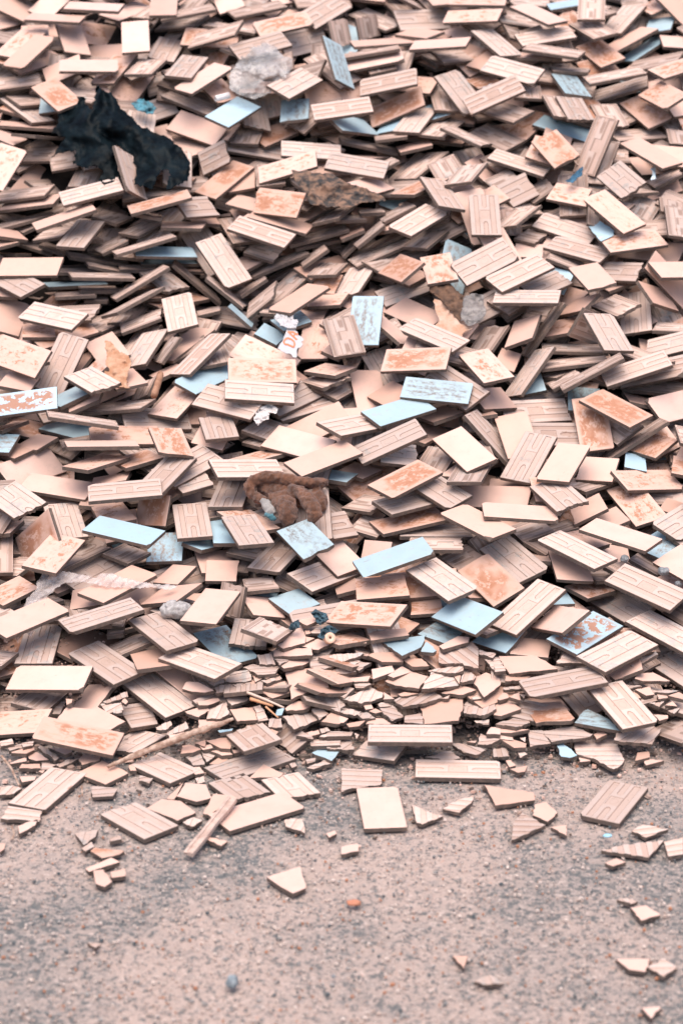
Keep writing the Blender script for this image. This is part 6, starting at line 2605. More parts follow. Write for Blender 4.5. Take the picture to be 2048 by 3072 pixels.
SHARDS='''S -731 5312 81 992 117 -36 4|-15,-47 64,-66 104,-31 17,47 0,39 -74,56 -98,4
S -914 5199 28 1000 -3 10 0|-28,-18 13,-20 33,7 24,37 -10,5 -31,-11
S -921 5158 14 1000 0 0 0|-19,-18 24,0 18,29 -23,-11
S -875 5184 15 999 44 -14 1|-18,-9 5,-22 39,-18 1,27 -27,22
R -840 5194 24 999 18 41 -1|25,-42 34,-27 -25,42 -34,27
S -882 5126 14 1000 0 0 0|-30,-14 31,-14 25,14 -26,14
R -834 5126 14 1000 0 0 0|-14,-18 9,-18 24,14 -18,22
R -784 5148 14 1000 0 0 0|-15,-26 8,-8 35,28 -2,21 -26,-15
S -720 5163 18 1000 -15 -24 0|-15,-39 32,-10 32,14 -20,35 -30,1
W -795 5197 28 999 27 -43 1|6,-24 25,-11 18,7 -49,28
R -656 4967 14 1000 0 0 0|-27,-31 28,-24 36,20 -37,36
R -917 4977 14 1000 0 0 0|-23,-31 15,-24 32,10 8,27 -31,20
R -963 5222 43 996 81 -28 2|-14,-19 21,-5 13,18 -21,7
R -937 5212 32 1000 26 14 0|-13,-21 20,0 14,23 -21,-2
R -902 5220 38 1000 4 10 0|-11,-21 15,-6 15,20 -19,7
S -876 5046 14 1000 0 0 0|-14,-22 20,-8 20,16 -26,13
S -844 5092 14 1000 0 0 0|4,-12 7,9 -11,2
R -669 5354 93 995 102 -12 1|-15,-28 32,-14 22,23 -39,19
R -657 5338 91 997 58 -58 3|-8,-15 18,-14 0,24 -11,5
S -636 5375 104 994 105 -14 1|4,-16 9,-2 -3,20 -10,-2
R -664 5388 108 992 118 -49 6|-28,-20 36,3 31,30 -38,-13
R -514 5276 69 999 7 -50 0|-20,-16 7,-26 23,8 15,36 -24,-1
S -799 5369 106 995 47 -89 4|-6,-19 8,-10 9,9 -12,20
S -592 5117 14 1000 0 0 0|-4,-20 14,-20 1,23 -11,16
R -549 5044 14 1000 0 0 0|-16,-6 13,-23 22,4 -19,25
S -143 5617 201 998 58 2 0|-33,-58 33,-23 34,25 22,89 -54,-31
S -77 5594 190 997 71 -10 1|-10,-22 7,-26 43,9 6,40 -46,-1
S -146 5558 183 998 27 -53 1|-58,-16 59,-34 58,20 -59,31
R -227 5536 170 995 96 -15 1|-18,-26 30,-29 15,31 -28,24
R -177 5531 169 998 -49 26 1|-8,-44 18,-1 16,26 -26,20
S -142 5525 163 999 22 38 -1|-29,-45 26,-13 46,13 8,44 -8,27 -42,-24
R -244 5495 155 1000 -1 -3 0|-32,-4 -2,-42 47,-30 59,20 -22,38 -51,18
R -45 5523 167 998 61 8 0|-48,-31 -5,-43 22,-22 41,5 41,49 -2,41 -48,2
S -100 5440 134 998 66 -16 1|-47,-91 9,-44 63,-29 46,87 -70,81
S -195 5414 122 995 98 5 0|-7,-42 41,-14 27,46 -61,10
S -429 5422 126 992 111 -58 6|-13,-16 27,-28 53,-22 5,28 -32,35 -42,3
R -343 5419 125 996 75 43 -3|-25,-27 17,-15 39,6 2,22 -32,14
S -270 5435 130 998 41 -51 2|-18,-19 11,-15 27,6 3,29 -22,-1
S -251 5466 140 998 32 -57 2|-5,-28 14,-10 7,20 -16,18
S -214 5472 143 998 60 -14 1|-9,-16 26,8 10,13 -26,-5
R -206 5452 140 1000 0 -2 0|-16,-26 29,7 21,28 -33,-9
R -307 5469 140 989 138 -56 8|-36,-16 18,-24 39,-18 32,30 -14,28 -39,0
R -381 5458 137 999 48 -16 1|5,-38 33,-16 35,4 -73,51
S -127 5350 99 996 91 -21 2|-34,-21 17,-19 38,-3 23,26 -6,26 -38,-9
R -37 5380 105 997 76 7 -1|34,-62 33,9 4,38 -72,16
R -306 5386 106 996 38 85 -3|-14,-44 35,10 13,44 -33,-9
S -391 5370 103 996 44 77 -3|-26,-26 -1,-19 34,18 27,32 -33,-5
S -421 5336 88 997 59 41 -2|-28,-16 6,-30 34,11 25,41 -36,-5
R -360 5326 90 994 103 -28 3|-33,-27 6,-30 32,-11 22,53 -27,16
S -282 5320 86 996 74 48 -4|-19,-40 40,-22 24,43 -45,20
R -237 5326 89 990 111 83 -9|-3,-39 27,-26 -2,39 -22,26
R -192 5288 74 994 106 -14 2|-19,-20 21,-22 17,21 -19,20
S -376 5286 72 999 40 -1 0|-33,-44 8,-22 48,18 18,24 -41,24
S -231 5273 62 1000 28 2 0|-42,9 7,-4 43,-34 49,-17 -10,23 -46,23
R -117 5309 76 998 39 39 -2|-20,-63 51,7 26,46 -56,11
S -24 5303 81 996 31 81 -3|21,-27 20,27 -6,32 -35,-31
R -63 5332 88 994 100 32 -3|-1,-37 26,-2 1,24 -25,15
R -103 5243 56 999 32 36 -1|24,-17 4,20 -28,-4
S -80 5256 56 992 123 0 0|-9,-13 18,-3 13,15 -21,2
R -49 5262 64 993 105 49 -5|-8,-16 17,-2 7,13 -15,4
R -26 5250 55 990 138 1 0|22,-13 22,7 -6,16 -38,-10
R -46 5228 40 1000 -12 -23 0|-39,-22 43,-23 43,16 -46,29
S -344 5220 40 1000 32 -6 0|-1,-28 26,-32 22,43 -48,18
R -476 5265 62 998 50 -41 2|-28,-24 0,-16 34,4 22,44 -27,-6
S -475 5244 55 995 100 28 -3|-18,-21 4,-19 29,10 10,24 -24,5
B -182 5330 88 996 91 5 0|-5,-16 8,-13 15,24 -6,15 -10,-8
B -335 5263 61 997 -27 -75 -2|-16,-11 19,-7 21,9 -24,9
S -103 5682 234 999 19 -44 1|-15,-16 -2,-31 32,-1 18,32 -33,17
R -78 5650 215 991 82 -105 9|-14,-8 16,-19 15,20 -17,6
S -103 5649 212 998 65 29 -2|-5,-15 10,-7 4,17 -9,5
S -193 5607 202 1000 -23 -3 0|-14,-37 18,-8 15,48 -19,-2
S -99 5618 201 995 100 -24 2|-9,-18 18,4 -10,15
R -19 5449 136 995 102 18 -2|-13,-17 15,-15 15,19 -17,14
S -14 5489 150 999 38 2 0|-9,-18 10,-11 10,18 -12,11
R -303 5428 130 995 98 18 -2|-2,-9 12,-8 9,9 -19,8
S -436 5204 30 1000 -22 6 0|12,-24 34,1 -1,33 -23,24 -23,-33
S -402 5225 39 998 51 -33 2|10,-20 10,17 -20,2
S -387 5211 33 997 77 -14 1|-10,-14 18,-4 11,14 -20,4
R -384 5184 17 1000 -5 0 0|0,-39 22,5 -22,35
R -416 5161 18 1000 5 17 0|-4,-38 28,-29 11,41 -34,27
S -340 5191 26 1000 -19 -5 0|-1,-23 30,-16 6,29 -35,10
S -349 5159 14 1000 0 0 0|0,-20 26,13 0,27 -27,-20
S -406 5098 14 1000 0 0 0|-4,-26 20,-16 5,23 -20,20
S -293 5193 30 1000 17 21 0|-14,-17 14,-1 20,16 -20,3
S -204 5080 14 1000 0 0 0|30,-25 40,-4 -17,59 -54,-29
S -403 4960 14 1000 0 0 0|7,-55 47,-32 26,50 -31,60 -50,-22
S -455 4962 14 1000 0 0 0|-3,-44 2,-24 16,65 9,44 -24,-40
S -330 4893 14 1000 0 0 0|-22,-66 10,-8 45,29 32,49 -21,59 -43,-60
R -400 4787 14 1000 0 0 0|-13,-17 5,-23 28,8 4,31 -24,2
S -332 4682 14 1000 0 0 0|18,-30 34,-5 -20,22 -31,13
R -125 4775 14 1000 0 0 0|-24,-12 28,-49 22,33 -27,29
S -26 4719 14 1000 0 0 0|-6,-21 14,1 8,19 -15,1
R -62 5136 14 1000 0 0 0|-17,-25 36,11 17,32 -37,-18
B -45 5193 24 1000 27 -4 0|17,-49 42,22 -18,27 -40,0
R -137 5136 14 1000 0 0 0|-4,-18 11,-4 4,18 -11,4
R -87 5164 14 1000 0 0 0|-10,-18 12,-4 14,18 -16,4
R -394 5040 14 1000 0 0 0|-7,-21 14,-14 8,28 -15,7
S 29 5612 197 998 63 0 0|-47,-13 47,-13 46,11 -47,14
S 143 5636 211 1000 3 -9 0|-54,-49 63,-13 53,46 -61,17
B 191 5590 191 1000 7 -8 0|-35,-30 -10,-76 49,-12 68,81 -71,39
B 261 5578 186 1000 21 4 0|-22,-20 15,-27 26,-11 -2,52 -17,8
S 346 5606 196 999 12 -52 1|-40,-44 39,-9 43,27 10,44 -52,-17
R 362 5545 174 996 76 -49 4|-70,-22 0,-37 3,-50 44,-70 53,43 36,85 -66,54
R 438 5562 177 999 39 32 -1|-24,-4 17,-24 29,6 -22,22
R 460 5512 159 998 62 -30 2|-2,-37 13,-46 19,39 -30,45
R 318 5496 153 999 0 -43 0|-57,1 20,-31 45,-11 50,30 -59,10
S 127 5548 171 997 66 29 -2|-18,-17 -5,-28 59,-22 40,36 -28,25 -48,6
S 222 5527 164 999 31 -32 1|-11,-28 40,-31 20,20 -49,40
R 0 5534 173 991 129 -40 5|-44,-34 -11,-22 56,5 67,20 -24,26 -44,4
S 76 5552 177 997 75 -15 1|4,-6 6,7 -11,-2
R 5 5513 163 999 47 13 -1|-9,-14 17,-3 12,22 -21,-4
R 38 5524 164 999 0 42 0|-2,-30 18,21 -16,10
R 58 5509 161 998 62 -15 1|-6,-28 32,16 -3,24 -23,-11
S 55 5457 138 999 35 -14 0|-16,-15 23,-14 32,21 -39,8
R 11 5485 153 990 135 -36 5|-25,-10 1,-13 33,-6 18,14 -28,14
S 123 5487 151 1000 28 1 0|-30,-52 35,-1 29,40 -33,14
S 171 5486 147 997 26 77 -2|-17,-39 41,20 11,49 -34,-29
S 196 5453 136 998 55 -16 1|-36,-27 32,-50 62,20 9,57 -67,1
R 295 5454 139 997 67 39 -3|52,-27 35,50 -28,38 -59,-61
R 378 5464 144 999 3 -50 0|12,-27 23,3 -8,60 -27,-34
S 436 5447 132 998 56 3 0|-19,-86 34,-15 37,25 -3,61 -49,17
S 350 5414 120 997 36 -67 2|7,-27 48,-6 1,34 -56,0
S 346 5454 142 998 57 -13 1|2,-33 9,19 -11,14
R -18 5446 131 994 102 -48 5|-16,-15 17,-20 18,20 -19,14
R 62 5437 129 995 99 -31 3|-21,-11 2,-13 26,1 18,14 -25,9
R 78 5397 111 1000 26 7 0|-20,-46 42,-9 46,20 7,59 -74,-23
R 13 5412 118 998 12 -68 1|-5,-39 25,14 2,52 -23,-26
R -18 5377 102 997 62 53 -3|-25,-20 5,-52 30,-16 23,14 -7,46 -26,30
S 135 5387 113 999 39 -29 1|-11,-15 20,-15 -10,30
R 215 5383 106 1000 17 -9 0|-51,-22 -35,-44 24,-25 84,10 63,48 -20,36 -63,-3
S 189 5404 114 994 110 -9 1|-13,-11 39,1 -3,10 -23,0
S 309 5386 111 994 87 -62 5|4,-7 10,10 -14,-3
S 304 5334 92 998 36 -59 2|-66,-66 34,-68 52,9 54,70 -73,58
R 406 5353 93 998 -30 -59 -2|-50,-29 7,-64 46,-22 40,44 -43,74
S -18 5308 79 999 39 24 -1|-24,-28 24,-24 38,3 -12,32 -25,18
R 27 5334 88 998 56 24 -1|11,-18 31,3 -5,18 -37,-3
R 70 5318 84 996 92 -3 0|-7,-16 29,-11 4,20 -26,7
S 39 5281 72 998 62 -32 2|-17,-13 12,-10 31,18 -25,6
S 99 5332 91 992 117 39 -5|0,-10 20,0 0,13 -19,-2
R 147 5331 87 995 57 83 -5|0,-45 35,-10 1,43 -36,13
R 123 5366 98 999 1 51 0|-11,-17 24,-2 3,21 -16,-2
R 209 5307 79 996 71 -62 4|-27,-12 27,-35 24,25 -24,23
S 105 5301 74 994 79 -69 6|39,-25 17,9 -21,24 -35,-8
R 360 5206 31 999 20 -42 1|-12,-18 24,-44 54,-15 -25,42 -41,35
R 417 5228 46 994 101 -31 3|1,-21 40,2 -14,33 -27,-13
R 299 5183 17 999 35 -10 0|6,-21 41,-12 12,36 -60,-2
R -6 5247 58 999 42 -20 1|-36,-12 33,-14 39,8 -36,17
R -2 5219 36 999 42 9 0|-40,-20 14,-25 38,-24 28,36 -40,34
S 79 5352 96 998 68 20 -1|-8,-16 14,-8 8,16 -15,8
R 408 5291 76 980 168 -108 19|-17,0 17,-14 22,3 -22,11
S 442 5258 63 1000 -3 15 0|15,-25 19,25 -9,23 -25,-24
S 378 5228 42 998 59 10 -1|6,-6 12,6 -18,-1
R 44 5243 56 996 86 40 -3|0,-17 7,6 -7,10
R 396 5389 110 999 48 9 0|-10,-14 16,-7 8,23 -14,-1
S 551 5518 163 997 77 -22 2|-52,-53 92,-37 36,43 -76,48
R 471 5511 161 1000 -15 -17 0|-16,-54 17,-47 10,53 -12,50
S 523 5466 139 998 23 53 -1|-38,-30 19,-9 55,32 -36,7
R 512 5429 124 994 104 36 -4|-34,-14 35,0 32,15 -33,-2
R 676 5537 166 994 89 71 -6|-28,-22 62,0 -2,38 -32,-16
S 831 5476 144 998 46 -31 1|-20,-28 48,-2 5,30 -33,0
S 912 5468 140 995 75 72 -5|-19,-25 67,-4 20,32 -26,14 -42,-17
S 901 5414 118 997 16 80 -1|-5,-30 23,-13 16,43 -34,1
S 868 5400 112 997 75 24 -2|0,-18 14,-14 4,15 -18,17
S 992 5392 115 999 19 32 -1|11,-25 16,8 5,23 -32,-6
R 960 5413 119 997 80 10 -1|2,-10 36,4 -2,12 -36,-5
S 946 5396 110 999 -5 50 0|-16,-24 15,-8 16,19 -14,12
R 926 5359 104 1000 4 -22 0|3,-20 22,12 -25,8
R 971 5333 93 993 116 31 -4|-2,-16 20,15 -18,0
S 969 5364 99 998 50 -23 1|14,-14 5,18 -20,-4
S 934 5314 80 997 46 57 -3|-11,-23 17,-3 19,16 -24,10
R 860 5432 127 997 60 -53 3|-10,-10 30,-4 -21,13
R 909 5529 172 996 46 -70 3|-38,-41 45,24 40,41 -46,-24
S 478 5260 62 999 23 -31 1|-39,-6 9,-15 66,0 -37,20
S 472 5240 50 998 36 55 -2|-14,-12 23,-12 20,23 -30,2
S 501 5213 43 999 4 50 0|-7,-30 27,-19 31,6 -10,29 -40,15
R 524 5236 48 995 87 -53 5|3,-15 7,9 -10,6
R 457 5196 24 999 26 23 -1|-23,-31 23,-20 20,31 -20,20
R 516 5187 26 1000 20 -26 0|-7,-25 15,-9 4,22 -12,12
S 480 5144 14 1000 0 0 0|-5,-25 14,-14 3,22 -12,18
S 504 5103 14 1000 0 0 0|-8,-19 13,-12 23,27 -28,4
B 642 5194 27 999 37 8 0|-15,-29 9,-35 31,-20 -3,52 -22,34
R 514 5299 75 1000 -22 2 0|-9,-46 33,-9 32,33 13,42 -68,-19
S 475 5349 91 1000 12 -27 0|-32,-37 -12,-47 51,-6 21,55 -27,36
S 514 5387 114 996 49 79 -4|11,-21 11,30 -22,-9
R 534 5399 113 1000 -18 16 0|2,-22 11,7 -13,15
S 477 5394 110 999 48 23 -1|-13,-23 15,-6 15,16 2,29 -19,-16
W 611 5322 84 999 -7 -40 0|-48,-51 -30,-45 53,-52 65,-36 37,92 -78,96
D 740 5304 82 999 31 23 -1|62,-73 39,-6 14,22 -18,53 -33,40 -66,-34
R 566 5244 48 995 99 15 -2|-25,-44 36,-24 16,37 -26,32
R 660 5253 56 997 69 -32 2|-57,-35 56,-21 64,-10 14,41 -78,25
R 742 5192 24 1000 9 -8 0|-68,-7 -32,-27 -11,-51 24,-104 51,-75 62,-45 48,111 -6,109 -70,99
S 691 5176 14 1000 -8 9 0|-13,-25 19,-16 5,17 -11,24
S 746 5250 54 997 32 -71 2|-13,-24 20,-4 11,21 -18,6
R 858 5248 58 996 25 89 -2|32,-50 75,61 42,68 -66,-10 -81,-67
S 861 5179 22 1000 6 -22 0|-26,-32 18,-13 21,25 -12,20
S 882 5157 14 1000 0 0 0|-18,-26 38,5 -20,21
R -859 4831 14 1000 0 0 0|50,-42 50,18 -46,49 -55,-24
S -835 4765 14 1000 0 0 0|-16,-45 20,5 23,42 -26,-2
S -458 4866 14 1000 0 0 0|19,-72 65,-25 19,43 -33,56 -70,0
R -668 4708 14 1000 0 0 0|-6,-48 20,-6 24,37 -38,18
R -594 4694 14 1000 0 0 0|-11,-17 16,-4 11,20 -16,2
R -660 4648 14 1000 0 0 0|-4,-24 16,0 4,30 -17,-6
W -610 4617 14 1000 0 0 0|-7,-31 36,-10 46,7 -33,27 -42,7
S -615 4550 14 1000 0 0 0|-27,-36 46,16 21,39 -39,-19
S -606 4480 14 1000 0 0 0|-12,-27 12,-43 28,-16 -1,46 -26,40
S -567 4505 14 1000 0 0 0|-14,-22 19,-13 15,26 -20,9
S -131 4460 14 1000 0 0 0|-21,-23 10,-56 42,-29 26,83 -58,27
R -587 4161 14 1000 0 0 0|4,-15 15,5 -19,10
S -884 4646 14 1000 0 0 0|-2,-28 7,-10 5,19 -10,19
R 223 4822 14 1000 0 0 0|-22,-40 -8,-46 50,-2 13,23 -33,68
R 326 4896 14 1000 0 0 0|-8,-52 34,20 36,46 -10,20 -52,-32
R 484 4770 14 1000 0 0 0|59,-1 4,71 -24,18 -38,-86
S 547 4849 14 1000 0 0 0|4,-61 36,-10 12,54 -19,41 -33,-23
S 584 4745 14 1000 0 0 0|10,-37 17,25 -28,12
R 810 4740 14 1000 0 0 0|-9,-38 58,5 -7,36 -41,-2
R 762 4641 14 1000 0 0 0|31,-48 85,43 -27,19 -88,-13
R 868 4645 14 1000 0 0 0|-24,-50 16,-38 31,57 -23,33
S 702 4564 14 1000 0 0 0|-8,-21 28,2 6,22 -26,-4
R 710 4370 14 1000 0 0 0|5,-15 23,-4 -2,12 -27,7
S 742 4312 14 1000 0 0 0|-14,-40 37,-14 9,33 -32,22
S 281 4091 14 1000 0 0 0|3,-36 16,18 -20,18
R 337 4003 14 1000 0 0 0|-12,-18 36,-9 6,28 -31,0
S 685 4071 14 1000 0 0 0|-17,-21 20,-31 38,26 -42,26
R 749 4060 14 1000 0 0 0|-4,-38 32,0 8,40 -36,0
S 694 3877 14 1000 0 0 0|-4,-30 25,18 -20,13
S 22 4636 14 1000 0 0 0|-22,-29 23,-12 21,30 -22,12
S 466 4949 14 1000 0 0 0|-48,-67 62,-35 63,11 -8,34 -69,58
R 52 5035 14 1000 0 0 0|-52,-68 -16,-44 56,-28 65,68 -52,75
B 996 7539 1094 994 98 -47 5|-21,-100 30,-58 41,-6 1,105 -50,62'''
